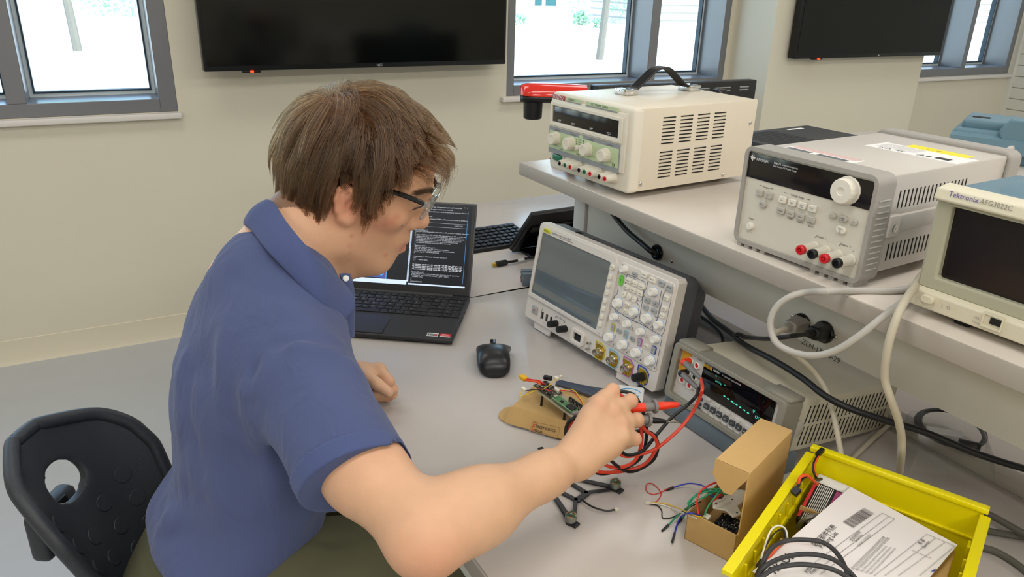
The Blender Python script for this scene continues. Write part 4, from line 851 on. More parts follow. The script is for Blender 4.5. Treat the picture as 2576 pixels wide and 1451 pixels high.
for p, q, w0, w1 in (((0, 0, 0), (Dl*.30, .062, 0), .009, .007), ((Dl, 0, 0), (Dl*.72, .068, 0), .009, .007), ((.004, -.002, 0), (Dl*.42, .026, 0), .006, .006), ((Dl-.004, -.002, 0), (Dl*.60, .026, 0), .006, .006), ((Dl*.38, .022, 0), (Dl*.64, .022, 0), .010, .010), ((Dl*.28, .058, 0), (Dl*.74, .062, 0), .009, .009), ((Dl*.40, .022, 0), (Dl*.36, .10, 0), .007, .007), ((Dl*.62, .022, 0), (Dl*.66, .10, 0), .007, .007), ((Dl*.2, .115, 0), (Dl*.8, .115, 0), .012, .012), ((Dl*.3, .062, 0), (0, .15, 0), .007, .009), ((Dl*.72, .068, 0), (Dl, .15, 0), .007, .009)): arm(mb, p, q, w0, w1)
for p in ((0, 0), (Dl, 0)): mb.cyl((p[0], p[1], 0), (p[0], p[1], .0045), .0075, n=24); mb.rbox(p[0]-.006, p[0]+.006, p[1]-.013, p[1]-.004, .0, .004, .001)
mb.build('carbon_plate', t, bevel=.0004)
for p in ((0, 0), (Dl, 0)):
    o = MB(m_mot).lathe([(.0045, .0045), (.0085, .0055), (.0085, .013), (.008, .0145), (.0055, .0147), (.005, .0135), (.0025, .0135), (.0022, .0165), (.0005, .0165)], (p[0], p[1], 0), (0, 0, 1), 30).build('motor', t)
    c = MB(m_copper)
    for k in range(9): a = 2*PI*k/9; c.rbox(p[0]+.0062*math.cos(a)-.0012, p[0]+.0062*math.cos(a)+.0012, p[1]+.0062*math.sin(a)-.0012, p[1]+.0062*math.sin(a)+.0012, .0142, .0152, .0003, 1)
    c.build('winding', o)
    c = MB(m_gboard)
    for k in range(3): a = 2*PI*k/3+.4; arm(c, (p[0], p[1], 0), (p[0]+.0082*math.cos(a), p[1]+.0082*math.sin(a), 0), .003, .004, .0147, .0158)
    c.build('motor_cap', o)
w = MB(m_bw); w.tube([(.0, .008, .004), (.008, .03, .010), (.02, .052, .008), (.03, .062, .006)], .0009, 6); w.tube([(Dl*.45, .02, .004), (Dl*.42, -.004, .005), (Dl*.50, -.022, .003), (Dl*.60, -.030, .003)], .0013, 6); w.build('motor_wire', t)
MB(m_cw).rbox(Dl*.60, Dl*.60+.006, -.034, -.028, .001, .005, .0006).build('connector', t)

# ---- small open carton with wires
zy = lambda x, y: (1600+x/2.6393, 1000+y/2.6393)
A = at(*zy(318, 935), 2, T); ang = math.atan2(.36, .93)
t = thing('cardboard_carton', 'small open carton of tangled wires with its lid flipped up, beside the yellow bin', 'box', (A.x, A.y, T), ang)
CL, CWd, CH = .125, .072, .046      # x: length, -y: width
mb = MB(m_card, m_cardl)
mb.box(0, CL, -CWd, 0, 0, .0018).box(0, .0018, -CWd, 0, 0, CH).box(CL-.0018, CL, -CWd, 0, 0, CH).box(0, CL, -.0018, 0, 0, CH); mb.use(m_cardl).box(0, CL, -CWd, -CWd+.0018, 0, CH); mb.build('tray', t, bevel=.0006, smooth=False)
lh, ld = .095, .046
lid = MB(m_cardl); lid.box(.004, CL+.018, -CWd-.001, -CWd+.001, CH-.004, CH+lh); lid.box(.004, CL+.018, -CWd, -CWd+ld, CH+lh-.0018, CH+lh); lid.box(CL+.0165, CL+.018, -CWd, -CWd+ld, CH+lh*.3, CH+lh); lo_ = lid.build('lid', t, bevel=.0008, smooth=False)
ea = [(-CWd, CH+lh), (-CWd+ld, CH+lh), (-CWd+ld+.001, CH+lh-.022), (-CWd+ld*.82, CH+lh-.036), (-CWd+ld*.6, CH+lh-.044), (-CWd+ld*.38, CH+lh-.042), (-CWd+ld*.16, CH+lh-.022), (-CWd+.0005, CH+lh-.010)]
MB(m_cardl).prism(ea, .004, .0055, 'x').build('ear_flap', lo_, smooth=False)
toL = Matrix.Rotation(-ang, 4, 'Z') @ Matrix.Translation(-Vector((A.x, A.y, T)))
m_wp = M('white_printed_plastic', 'd6d1bd', .5)
t = thing('camera_bracket', 'white plastic bracket lying on parts in the open carton', 'bracket', (A.x, A.y, T), ang)
mb = MB(m_wp); mb.prism([(.035, -.02), (.05, -.012), (.062, -.02), (.085, -.018), (.10, -.03), (.108, -.05), (.10, -.058), (.085, -.046), (.062, -.044), (.05, -.056), (.036, -.05), (.042, -.036)], .040, .0435, 'z'); mb.prism([(.085, -.006), (.11, -.006), (.115, -.02), (.09, -.02)], .05, .056, 'z'); mb.build('plate', t, bevel=.0012)
mb = MB(m_ink); [mb.cyl((x_, y_, .0434), (x_, y_, .0438), .0014, n=12) for x_, y_ in ((.045, -.02), (.047, -.05), (.07, -.032), (.1, -.045))]; mb.build('screw_hole', t)
t = thing('controller_board', 'black circuit board with small connectors in the open carton', 'circuit board', (A.x, A.y, T), ang)
mb = MB(m_chip); mb.rbox(.012, .05, -.062, -.03, .030, .0315, .0003, 1); 
for k in range(40): u_, w_ = .013+rng.random()*.034, -.061+rng.random()*.029; mb.rbox(u_, u_+.003, w_, w_+.002, .0315, .033+rng.random()*.002, .0002, 1)
mb.build('board', t); mb = MB(m_cw).rbox(.010, .020, -.026, -.018, .036, .042, .0006).rbox(.05, .056, -.05, -.044, .033, .038, .0006); mb.build('connector', t); mb = MB(m_tin); [mb.rbox(*(lambda u_, w_: (u_, u_+.0014, w_, w_+.0014, .0313, .0330))(.014+rng.random()*.032, -.06+rng.random()*.026), .0002, 1) for _ in range(30)]; mb.build('solder_pads', t)
MB(m_yw).tube([(.052, -.047, .037), (.062, -.052, .042), (.070, -.058, .040), (.078, -.062, .036)], .0013, 6).build('yellow_lead', t)
m_gw = M('green_wire', '1f8a5c', .4); m_blw = M('blue_wire', '2436a8', .4); m_ww = M('white_wire', 'dcd8cf', .4); m_dup = M('black_dupont_end', '1b1c1e', .4)
def zw(x, y, h=.0012): return at(*zy(x, y), 2, T+h)
def wire(name, pts, r, mat, label, ends=(), grp='jumper wires in the carton', cat='wire'):
    P_ = [zw(*p) for p in pts]; o = P_[0].copy(); t_ = thing(name, label, cat, o, group=grp)
    MB(mat).tube([p-o for p in P_], r, 7).build('insulation', t_)
    for i0, i1, l, em in ends:
        d_ = (P_[i0]-P_[i1]).normalized(); q = P_[i0]-o; MB(em).tube([q-d_*.002, q+d_*l], .0019, 4, sub=0).build('wire_end', t_)
    return t_
wire('jumper_wire', [(240, 600, .003), (300, 580, .006), (360, 570, .012), (430, 580, .03), (470, 605, .05), (500, 650, .055), (560, 660, .04)], .0012, m_blw, 'blue jumper wire arching out of the carton to a black end', [(0, 1, .012, m_dup)])
wire('jumper_wire', [(245, 600-12, .003), (170, 625, .002), (115, 642, .001), (70, 620, .001), (72, 575, .001), (110, 572, .001), (160, 620, .001), (160, 660, .001), (120, 700, .001), (88, 704, .002)], .0007, m_rw, 'thin red wire looped on the bench left of the carton')
wire('jumper_wire', [(88, 697, .003), (180, 700, .003), (250, 722, .006), (340, 760, .04), (400, 785, .05), (470, 800, .04)], .0009, m_yw, 'yellow wire leaving the small white connector for the carton', [(0, 1, .006, m_cw)])
wire('jumper_wire', [(90, 702, .0025), (180, 712, .002), (250, 740, .004), (330, 775, .035), (400, 800, .05)], .0009, m_ww, 'white wire below the yellow one reaching into the carton')
wire('jumper_wire', [(92, 706, .002), (140, 715, .002), (170, 750, .001), (178, 800, .001), (240, 795, .002), (300, 765, .01), (380, 715, .05), (430, 690, .055)], .0009, m_bw, 'thin black wire curving back from the white connector into the carton')
wire('jumper_wire', [(210, 850, .003), (250, 810, .006), (310, 755, .02), (380, 700, .055), (470, 650, .065), (560, 600, .07), (610, 570, .065)], .0012, m_gw, 'green jumper wire running from a black end on the bench over the carton', [(0, 1, .014, m_dup)])
wire('jumper_wire', [(300, 810, .003), (320, 785, .006), (330, 755, .02), (360, 720, .055), (345, 700, .06), (380, 660, .062), (440, 620, .066), (520, 605, .07), (600, 630, .065)], .0012, m_gw, 'second green jumper wire bunched beside the carton edge', [(0, 1, .012, m_dup)])
wire('jumper_wire', [(455, 780, .045), (480, 720, .055), (540, 640, .07), (590, 580, .07), (620, 560, .065)], .0012, m_gw, 'green jumper wire rising from the black board to the lid')
wire('jumper_wire', [(345, 715, .055), (400, 650, .064), (500, 620, .07), (600, 640, .064), (625, 625, .06)], .0012, m_gw, 'green jumper wire crossing the back of the carton')
wire('jumper_wire', [(255, 905, .003), (270, 850, .003), (300, 790, .01), (345, 768, .05), (400, 775, .05), (440, 790, .04)], .0012, m_blw, 'blue jumper wire hanging over the front corner of the carton', [(0, 1, .018, m_dup)])
wire('jumper_wire', [(415, 775, .05), (405, 690, .062), (430, 620, .07), (500, 575, .075), (600, 540, .066)], .0013, m_rw, 'red wire arching over the carton')
wire('jumper_wire', [(500, 690, .05), (540, 660, .055), (590, 620, .055), (625, 600, .05)], .0018, m_rw, 'thick red lead lying under the bracket in the carton')
# ================================================================ yellow bin and its contents
m_bin = M('yellow_bin_plastic', 'e6d606', .32, spec=.5, sss=0, var=.02)
hb = T+.125
A = at(*zy(1188, 322), 2, hb+.004); B = at(*zy(2320, 745), 2, hb); Cn = at(*zy(566, 1000), 2, hb-.004)
bx = Vector((B.x-A.x, B.y-A.y, 0)); BWd = bx.length; bx.normalize(); bang = math.atan2(bx.y, bx.x)
BL = .315
t = thing('storage_bin', 'bright yellow plastic parts bin at the front right of the bench', 'bin', (A.x, A.y, T+.001), bang)
h = .125; mb = MB(m_bin); th = .0035
mb.box(0, BWd, -BL, 0, 0, th)                                     # x along the back wall, -y towards the open front
mb.box(0, BWd, -.004, 0, 0, h).rbox(-.004, BWd+.004, -.0075, .0035, h-.003, h+.0045, .001).box(0, BWd, -.0065, 0, h-.045, h-.042)
for x0, s_ in ((0, 1), (BWd-.004, -1)):
    mb.box(x0, x0+.004, -BL+.02, -.004, 0, h-.006)
    mb.box(x0-(.008 if s_ > 0 else 0), x0+.004+(0 if s_ > 0 else .008), -BL+.016, -.008, h-.010, h-.004)
    xi = x0+.004 if s_ > 0 else x0
    xa, xb_ = (xi, xi+.003) if s_ > 0 else (xi-.003, xi)
    mb.box(xa, xb_, -BL+.02, -.01, h-.047, h-.044)
    for k in range(9):
        y0 = -.05-k*.028; mb.prism([(y0, h-.045), (y0-.004, h-.045), (y0-.014, h-.018), (y0-.011, h-.018)], xa, xb_, 'x')
    for k in range(22): mb.rbox(xa, xb_, -.03-k*.0125, -.024-k*.0125, h-.060, h-.047, .0008, 1)
mb.box(0, BWd, -BL+.016, -BL+.020, 0, .05)
mb.build('tub', t, bevel=.0012)
m_pap = M('white_printed_paper', 'e6dfdc', .7, var=.015, vscale=30)
S_ = T+.100
P1, P2, P4 = at(*zy(1425, 592), 2, S_+.006), at(*zy(2160, 948), 2, S_), at(*zy(700, 1215), 2, S_-.002)
xd = (P1-P4).normalized(); dd = (P2-P1); PH_ = (dd-xd*dd.dot(xd)).length; dd = (dd-xd*dd.dot(xd)).normalized(); nz = dd.cross(xd); nz = nz if nz.z > 0 else -nz
t = thing('paper_sheet', 'white packing list sheet with barcode lying across the yellow bin', 'paper', P1)
PWd = .23
mb = MB(m_pap); nx, ny = 16, 10; v = []
def shp(a, b): return -xd*(a*PWd)+dd*(b*PH_)+nz*(.0012*math.sin(a*4+.5)*math.sin(b*3.4))
for s_ in (0, .0004):
    for j in range(ny+1):
        for i in range(nx+1): v.append(shp(i/nx, j/ny)-nz*s_)
f = []; n1 = (nx+1)*(ny+1)
for j in range(ny):
    for i in range(nx):
        a = j*(nx+1)+i; f += [(a, a+1, a+nx+2, a+nx+1), (n1+a, n1+a+nx+1, n1+a+nx+2, n1+a+1)]
mb.add(v, f); mb.build('sheet', t)
def on(x_, y_, lift=.0011):
    d_ = ray(*zy(x_, y_)); Q = CAM+d_*((P1-CAM).dot(nz)/d_.dot(nz))-P1; a, b = -Q.dot(xd)/PWd, Q.dot(dd)/PH_
    return shp(a, b)+nz*(lift+.0004)
x = MB(m_ink, M('blue_print', '2a3a9a', .6), M('faint_print', '8b8886', .7))
tl = lambda s_, sz, X_, Y_, sx_=1: x.text(s_, sz, on(X_, Y_), xd, -dd, sx=sx_)
x.use(m_ink); tl('装箱部件列表', .0086, 1190, 995); tl('Packing List', .0082, 1235, 1008); tl('RIGOL', .0155, 925, 1178, .95)
x.use(m_ink); tl('主机序列号:', .0048, 1430, 965); tl('Serial No.', .0046, 1460, 968); x.use(MATS['faint_print']); tl('MS7A2135000293', .0042, 1480, 1000)
x.use(m_ink); tl('数 量', .0052, 1890, 985); tl('Quantity', .0048, 1910, 1010); tl('主机型号:', .0048, 1130, 1170); tl('Model No.', .0046, 1165, 1175)
x.use(MATS['faint_print'])
for k in range(5): tl('用户您好请您收到货后及时检查核对附件是否完整' if k < 2 else 'Please check the products against the accessories listed on the', .0040, 1440+k*30, 1150+k*8, .92 if k < 2 else .62)
l3 = lambda a, b_: x.tube([on(*a), on(*b_)], .00022, 4, sub=0)
for a, b_ in (((1632, 775), (1715, 815)), ((1632, 775), (1130, 1140)), ((1715, 815), (1220, 1180)), ((1680, 795), (1180, 1165)), ((1930, 913), (2115, 990)), ((1930, 913), (1580, 1190)), ((2115, 990), (1880, 1190)), ((1988, 938), (1650, 1190)), ((2052, 965), (1740, 1190)), ((1832, 1022), (1955, 1072))): l3(a, b_)
x.use(m_ink); b0, b1_ = on(1372, 832), on(1512, 738); w_ = (b1_-b0); n_ = 46; up_ = -dd*.0135; q = 0
while q < 1:
    d_ = (.007+.018*rng.random()); 
    x.add([b0+w_*q, b0+w_*min(1, q+d_), b0+w_*min(1, q+d_)-up_, b0+w_*q-up_], [(0, 1, 2, 3)]); q += d_+.009+.018*rng.random()
x.use(MATS['blue_print']).add([on(1955, 1160), on(1988, 1138), on(1985, 1158)], [(0, 1, 2)])
x.build('lettering', t, smooth=False)
# battery
Pb = at(*zy(1270, 640), 2, T+.088)
t = thing('battery_pack', 'battery pack with black and white striped wrap and white tape top, in the bin corner', 'battery', Pb, bang+R(-4), R(28))
m_bat = M('black_battery_wrap', '1b1718', .3); m_tape = M('white_tape', 'd8d4cc', .4); m_pink = M('magenta_print', 'a3346e', .4)
b = MB(m_bat); b.rbox(-.020, .022, -.056, .012, -.02, .006, .004, 3); b.build('cell', t)
b = MB(m_tape); b.rbox(-.0215, .0235, .006, .022, -.021, .0075, .005, 3); b.build('end_tape', t)
b = MB(m_tape, m_orange, m_pink); 
for k in range(9): b.use(m_tape).box(-.013+k*.0023, -.0120+k*.0023, -.052, .006, .006, .0064)
b.use(MATS['red_plastic']).box(-.0195, -.0155, -.05, .004, .006, .0064); b.use(m_pink).box(.010, .021, -.05, .006, .006, .0064); b.use(m_tape).text('LiPo', .011, (.013, -.045, .0067), (0, 1, 0), (-1, 0, 0)); b.build('wrap_print', t, smooth=False)
w = MB(m_ow2); z2 = lambda x_, y_, h_: at(*zy(x_, y_), 2, T+h_)
mi = t.matrix_basis.inverted()
lo = lambda L_: [mi @ z2(*q) for q in L_]
w.tube(lo([(1075, 585, .125), (1090, 530, .135), (1130, 515, .135), (1170, 545, .125), (1205, 575, .112)]), .0021, 8); w.build('orange_lead', t)
w = MB(m_bw); w.tube(lo([(1070, 600, .125), (1100, 540, .13), (1140, 522, .13), (1180, 545, .12), (1230, 540, .11)]), .0021, 8); w.tube(lo([(1215, 372, .134), (1185, 420, .13), (1175, 470, .125), (1190, 520, .118), (1215, 550, .11)]), .0016, 8); w.build('black_lead', t)
w = MB(m_ow2); w.tube(lo([(1222, 372, .134), (1195, 425, .13), (1185, 470, .125), (1198, 520, .118)]), .0013, 8); w.build('orange_balance_lead', t)
for a, b_ in (((1080, 605, .125), (1045, 640, .12)), ((1203, 380, .134), (1240, 345, .137))):
    p0, p1 = mi @ z2(*a), mi @ z2(*b_); w = MB(m_black); w.tube([p0, p0.lerp(p1, .35), p0.lerp(p1, .36), p1], .0055 if a[0] < 1100 else .004, 4, sub=0); w.build('connector', t)
# cartons and cables inside the bin
t = thing('cardboard_insert', 'brown cardboard piece standing in the yellow bin under the paper', 'cardboard', (A.x, A.y, T+.005), bang)
MB(m_cardl).box(.012, .06, -.075, -.072, 0, .075).build('wall', t, smooth=False); MB(m_cardl).box(.012, .06, -.15, -.147, 0, .07).build('wall', t, smooth=False); MB(m_cardl).box(.06, .19, -.24, -.05, 0, .083).build('block', t, bevel=.002)
def cable(name, pts, r, mat, label, cat='cable', n=10, ends=()):
    o = Vector(pts[0]); t_ = thing(name, label, cat, o); MB(mat).tube([Vector(p)-o for p in pts], r, n).build('cord', t_); return t_, o
m_braid = M('braided_steel', '8f8f8c', .4, metal=.5, var=.5, vscale=600)
cable('braided_cable', [z2(1075, 862, .06), z2(1100, 825, .075), z2(1140, 800, .085), z2(1190, 785, .088), z2(1250, 778, .08)], .0032, m_braid, 'short braided grey cable beside the paper in the bin')
m_probe = M('dark_grey_probe_cable', '2e2d2f', .45)
cable('probe_cable', [z2(800, 1185, .10), z2(845, 1090, .118), z2(900, 1000, .125), z2(1000, 950, .125), z2(1150, 945, .125), z2(1260, 970, .124), z2(1340, 1040, .122), z2(1390, 1130, .122), z2(1415, 1220, .12)], .0027, m_probe, 'dark grey probe cable loop over the paper, outermost of the three')
cable('probe_cable', [z2(800, 1200, .11), z2(870, 1110, .122), z2(1000, 1055, .125), z2(1150, 1038, .126), z2(1290, 1065, .126), z2(1390, 1130, .124), z2(1470, 1215, .12)], .0027, m_probe, 'dark grey probe cable over the paper, middle of the three')
cable('probe_cable', [z2(815, 1205, .118), z2(920, 1135, .124), z2(1060, 1108, .127), z2(1200, 1115, .128), z2(1330, 1150, .127), z2(1440, 1215, .124)], .0027, m_probe, 'dark grey probe cable over the paper, nearest the front')
cable('thin_wire', [z2(800, 1170, .09), z2(850, 1000, .105), z2(890, 890, .115), z2(940, 850, .118), z2(990, 870, .113), z2(1005, 930, .106)], .0011, m_ww, 'thin white wire looping up in the front of the bin', 'wire')
cable('thin_wire', [z2(800, 1150, .09), z2(860, 990, .105), z2(920, 900, .112), z2(975, 875, .112), z2(995, 940, .106)], .001, m_bw, 'thin black wire looping up in the front of the bin', 'wire')
cable('thin_wire', [z2(985, 945, .107), z2(1030, 935, .108), z2(1090, 945, .108), z2(1200, 955, .107)], .0009, m_rw, 'thin red wire lying on the paper edge', 'wire')
t_, o = cable('orange_lead', [z2(990, 945, .104), z2(940, 990, .104), z2(890, 1050, .10), z2(840, 1095, .098)], .002, m_ow2, 'orange battery lead at the left of the paper', 'wire'); MB(m_black).tube([z2(845, 1090, .099)-o, z2(815, 1135, .097)-o], .005, 4, sub=0).build('connector', t_)

# ================================================================ mains leads, plugs and power cables
m_gcab = M('light_grey_cable', 'b9b5ae', .45); m_bcab = M('beige_cable', 'c3baa6', .5); m_plugg = M('grey_plug', '99938a', .5)
def plug(c, px2, name, label, mat, cordmat, pts, r, w=.015, hgt=.011, ln=.042):
    base = shelf_world(c); tip = Vector(px2); d_ = (tip-base).normalized()
    t_ = thing(name, label, 'power cord', base)
    u_ = d_.cross(Vector((0, 0, 1))).normalized(); v_ = u_.cross(d_); L_ = (tip-base).length
    sec = lambda k, a, b: [d_*k+u_*(a*x_)+v_*(b*y_) for x_, y_ in ((-1, -.6), (-.6, -1), (.6, -1), (1, -.6), (1, .6), (.6, 1), (-.6, 1), (-1, .6))]
    mb = MB(mat); loft(mb, [sec(.0, w, hgt*1.15), sec(.010, w*1.05, hgt*1.15), sec(.018, w*.9, hgt*1.05), sec(ln, w*.8, hgt*.85), sec(ln+.003, w*.55, hgt*.6)]); mb.build('plug_body', t_, bevel=.001)
    mb = MB(mat)
    for k in range(4): q = ln+.003+k*.0042; mb.lathe([(r*1.9-k*.0004, 0), (r*1.9-k*.0004, .0026), (r*1.2, .0026), (r*1.2, .0042)], d_*q, d_, 16)
    mb.build('strain_relief', t_)
    MB(cordmat).tube([d_*(ln+.004)]+[Vector(p)-base for p in pts], r, 10).build('cord', t_)
X_ = .945
plug(c1, at(1955, 832, 0, X_-.062), 'mains_lead', 'grey mains plug in the left outlet of the shelf raceway with its beige cord', m_plugg, m_bcab, [at(1945, 843, 0, X_-.085), at(1960, 870, 0, X_-.09), at(2010, 900, 0, X_-.06), at(2055, 945, 0, X_-.03), at(2085, 1000, 0, X_-.03), at(2100, 1060, 0, X_-.04), at(2112, 1120, 0, X_-.05), at(2118, 1160, 0, X_-.06), at(2125, 1230, 0, X_-.06)], .0042)
plug(c2, at(2012, 842, 0, X_-.06), 'mains_lead', 'black mains plug in the right outlet of the shelf raceway with its thin black cord', m_black, m_rub, [at(1985, 846, 0, X_-.09), at(1930, 852, 0, X_-.08), at(1880, 848, 0, X_-.02), at(1856, 840, 0, X_), at(1853, 850, 0, X_+.02), at(1866, 862, 0, X_+.03), at(1880, 880, 0, X_+.03)], .0037, .0125, .0125, .038)
def zc(px_, py_, z_): return at(px_, py_, 2, T+z_)
cable('power_cable', [zc(1700, 690, .09), zc(1752, 752, .085), zc(1790, 800, .09), zc(1840, 838, .112), zc(1875, 868, .138), zc(1950, 908, .150), zc(2020, 952, .149), zc(2075, 995, .146), zc(2140, 1028, .141), zc(2230, 1058, .128), zc(2330, 1088, .115), zc(2450, 1138, .10), zc(2576, 1178, .09), zc(2680, 1200, .08)], .0052, m_rub, 'thick black power cable draped across the multimeter toward the right', 'power cable', 12)
cable('power_cable', [zc(1700, 730, .07), zc(1750, 785, .06), zc(1785, 812, .055), zc(1812, 838, .05), zc(1818, 862, .04), zc(1800, 890, .03)], .0035, m_rub, 'thin black cable curving down behind the multimeter', 'power cable')
cable('power_cable', [at(1512, 498, 0, .925), at(1537, 532, 0, .925), at(1575, 578, 0, .925), at(1612, 610, 0, .922), at(1638, 632, 0, .920), shelf_world(shelf_local(1654, 640))], .0052, m_rub, 'black cable running from under the shelf end into the round grommet', 'power cable', 12)
G = lambda x_, y_, X: at(x_, y_, 0, X)
cable('instrument_cable', [zc(2330, 690, .345), zc(2312, 718, .334), zc(2250, 731, .3285), zc(2150, 731, .3285), zc(2080, 733, .336), G(2030, 735, .83), G(1990, 745, .815), G(1957, 768, .805), G(1940, 800, .80), G(1941, 835, .80), G(1958, 866, .80), G(2000, 887, .80), G(2050, 894, .80), G(2105, 880, .805), G(2165, 842, .815), G(2230, 790, .84), zc(2282, 752, .334), zc(2320, 728, .33)], .0048, m_gcab, 'light grey cable looped over the shelf edge in front of the outlets', 'cable', 12)
cable('instrument_cable', [zc(2470, 560, .36), zc(2400, 620, .35), zc(2330, 680, .345), G(2300, 722, .885), G(2268, 772, .835), G(2245, 830, .82), G(2231, 890, .82), G(2226, 950, .83), G(2240, 1000, .84), G(2258, 1050, .86), G(2268, 1100, .88), G(2267, 1150, .90), zc(2260, 1200, .02), zc(2240, 1230, .004)], .0052, m_bcab, 'beige cable hanging over the shelf edge down behind the yellow bin', 'cable', 12)
cable('instrument_cable', [zc(2500, 420, .40), zc(2525, 388, .425), zc(2545, 372, .43), zc(2540, 395, .41), zc(2520, 425, .385), zc(2505, 455, .36)], .0048, m_gcab, 'grey cable arching up behind the grey power supply', 'cable')
cable('instrument_cable', [zc(2240, 1065, .005), zc(2200, 1100, .005), zc(2150, 1148, .005), zc(2120, 1180, .005)], .004, m_bcab, 'beige cable on the bench in the shade below the multimeter vents', 'cable')
cable('power_cable', [zc(2440, 1270, .02), zc(2500, 1300, .02), zc(2576, 1342, .02), zc(2640, 1370, .02)], .005, M('dark_grey_cable', '5b5850', .5), 'grey cable emerging right of the bin, topmost of three', 'power cable')
cable('power_cable', [zc(2450, 1328, .006), zc(2500, 1338, .006), zc(2576, 1350, .006), zc(2650, 1352, .006)], .005, MATS['dark_grey_cable'], 'grey cable emerging right of the bin, middle of three', 'power cable')
cable('power_cable', [zc(2440, 1372, .005), zc(2500, 1385, .005), zc(2560, 1420, .005), zc(2620, 1470, .005)], .005, MATS['dark_grey_cable'], 'grey cable emerging right of the bin, lowest of three', 'power cable')
# bagged cable
o = zc(2395, 1085, .026)
t = thing('bagged_cable', 'coiled black cable in a clear plastic bag on the shaded bench behind', 'cable', o)
mb = MB(m_rub); 
for k in range(4): mb.tube([zc(2392+88*math.cos(a)*(1-.03*k)+k, 1078+42*math.sin(a)+a*0+22*math.cos(a), .028+.006*k)-o for a in np.linspace(0, 2*PI, 20)[:-1]], .0032, 8, closed=True, sub=3)
mb.build('coil', t); mb = MB(m_black); mb.tube([zc(2412, 1112, .045)-o, zc(2466, 1124, .045)-o], .007, 6, sub=0, flat=.7); mb.build('connector', t)
g_bag = glass_mat('clear_plastic_bag', 'fafcfc', .05, .18)
c = [zc(*q, .055)-o for q in ((2290, 1030), (2400, 1040), (2480, 1085), (2505, 1152), (2420, 1140), (2310, 1130))]; mb = MB(g_bag); ctr = sum(c, Vector())/6+Vector((0, 0, .01)); lo2 = [Vector((p.x*1.12, p.y*1.12, -.004)) for p in c]
mb.add(c+[ctr]+lo2, [(i, (i+1) % 6, 6) for i in range(6)]+[(i, 7+i, 7+(i+1) % 6, (i+1) % 6) for i in range(6)]); mb.build('plastic_bag', t, bevel=.004)
MB(m_paper).add([zc(2330, 1070, .0565)-o, zc(2420, 1085, .0565)-o, zc(2425, 1100, .0565)-o, zc(2335, 1088, .0565)-o], [(0, 1, 2, 3)]).build('paper_label', t, smooth=False)

# ================================================================ far bench things
t = thing('monitor', 'wide black monitor seen from behind past the cream supply', 'monitor', (1.335, 1.98, T), R(-1))
b = MB(m_black); b.rbox(0, .645, -.02, .02, .075, .425, .005); b.build('housing', t)
b = MB(M('slot_grey', '9a9a98', .5))
for x0, x1 in ((.36, .44), (.465, .53), (.57, .61)):
    for z_ in (.393, .402): b.rbox(x0, x1, -.0208, -.019, z_, z_+.004, .0005, 1)
b.build('vent_slots', t); MB(m_blackg).cyl((.30, -.06, 0), (.30, -.06, .30), .02).build('stand_post', t); MB(m_blackg).rbox(.18, .42, -.16, .06, 0, .012, .004).build('stand_base', t); MB(m_black).rbox(.26, .34, -.06, -.015, .2, .28, .004).build('bracket', t)
t = thing('pole', 'short black cylinder standing before the monitor behind the supply', 'pole', (1.735, 1.86, T)); MB(m_blackg).lathe([(.022, 0), (.022, .410), (.02, .414), (.0005, .415)], n=28).build('tube', t)
t = thing('keyboard', 'low black keyboard on the far bench behind the tilted monitor', 'keyboard', (.62, 1.812, T), R(1))
MB(m_black).prism([(0, 0), (0, .012), (.15, .024), (.15, 0)], 0, .445, 'x').build('base', t, bevel=.002)
kk = MB(m_key).rbox(0, .0158, 0, .0158, 0, .004, .0015, 1); k0 = None
for r_ in range(6):
    for c_ in range(23):
        x_ = .008+c_*.0188; y_ = .010+r_*.0222; z_ = .0128+.08*y_
        if x_ < .2: continue
        if k0 is None: k0 = kk.build('key', t, (x_, y_, z_))
        else: child_copy(k0, t, (x_, y_, z_))
t = thing('portable_monitor', 'low black monitor tilted far back on the far bench, seen from behind', 'monitor', (.955, 1.79, T+.014), R(2))
tl_ = thing('panel', None, None); tl_.parent = t; tl_.rotation_euler = (R(41), 0, 0)
MB(m_black).rbox(0, .36, -.010, .004, 0, .175, .003).build('housing', tl_); MB(m_blackg).rbox(.02, .34, -.016, -.009, .03, .12, .003).build('back_plate', tl_); MB(m_black).prism([(.004, .0), (.03, 0), (.012, .09), (.004, .12)], -.018, -.008, 'y').build('corner_block', tl_, bevel=.002)
MB(m_leg).rbox(.06, .34, -.022, -.015, .06, .075, .002).rbox(.08, .34, -.022, -.015, .035, .042, .002).build('hinge_bar', tl_); MB(m_blackg).prism([(.1, .02), (.16, .105), (.2, .09), (.2, .02)], -.03, -.014, 'y').build('strut', tl_, bevel=.002)
MB(m_blackg).rbox(.03, .30, -.075, .02, -.014, -.006, .002).build('stand_base', t)
o = zc(1245, 665, .008)
t = thing('video_cable', 'black video cable with gold plug lying on the far bench', 'cable', o)
d_ = (zc(1330, 648, .008)-o).normalized(); u_ = Vector((0, 0, 1)).cross(d_)
MB(m_gold).tube([d_*-.008, d_*.006], .0062, 4, sub=0, flat=.55).build('plug_tip', t); MB(m_black).tube([d_*.004, d_*.008, d_*.034, d_*.040], .0085, 8, sub=0, flat=.7, radii=[.007, .0085, .0085, .0055]).build('plug_body', t)
MB(m_rub).tube([d_*.038, zc(1290, 657.5, .008)-o, zc(1310, 653.5, .008)-o, zc(1345, 646, .006)-o, zc(1400, 640, .006)-o, zc(1450, 655, .006)-o], .0036, 10).build('cord', t); MB(m_wht).tube([zc(1302, 655.6, .008)-o, zc(1318, 652.2, .008)-o], .004, 10, sub=0).build('cable_tag', t)
o = zc(1316, 726, 0)
t = thing('probe_pod', 'pair of grey plastic connectors behind the left end of the oscilloscope', 'connector', (o.x+.005, o.y+.012, T), R(-20))
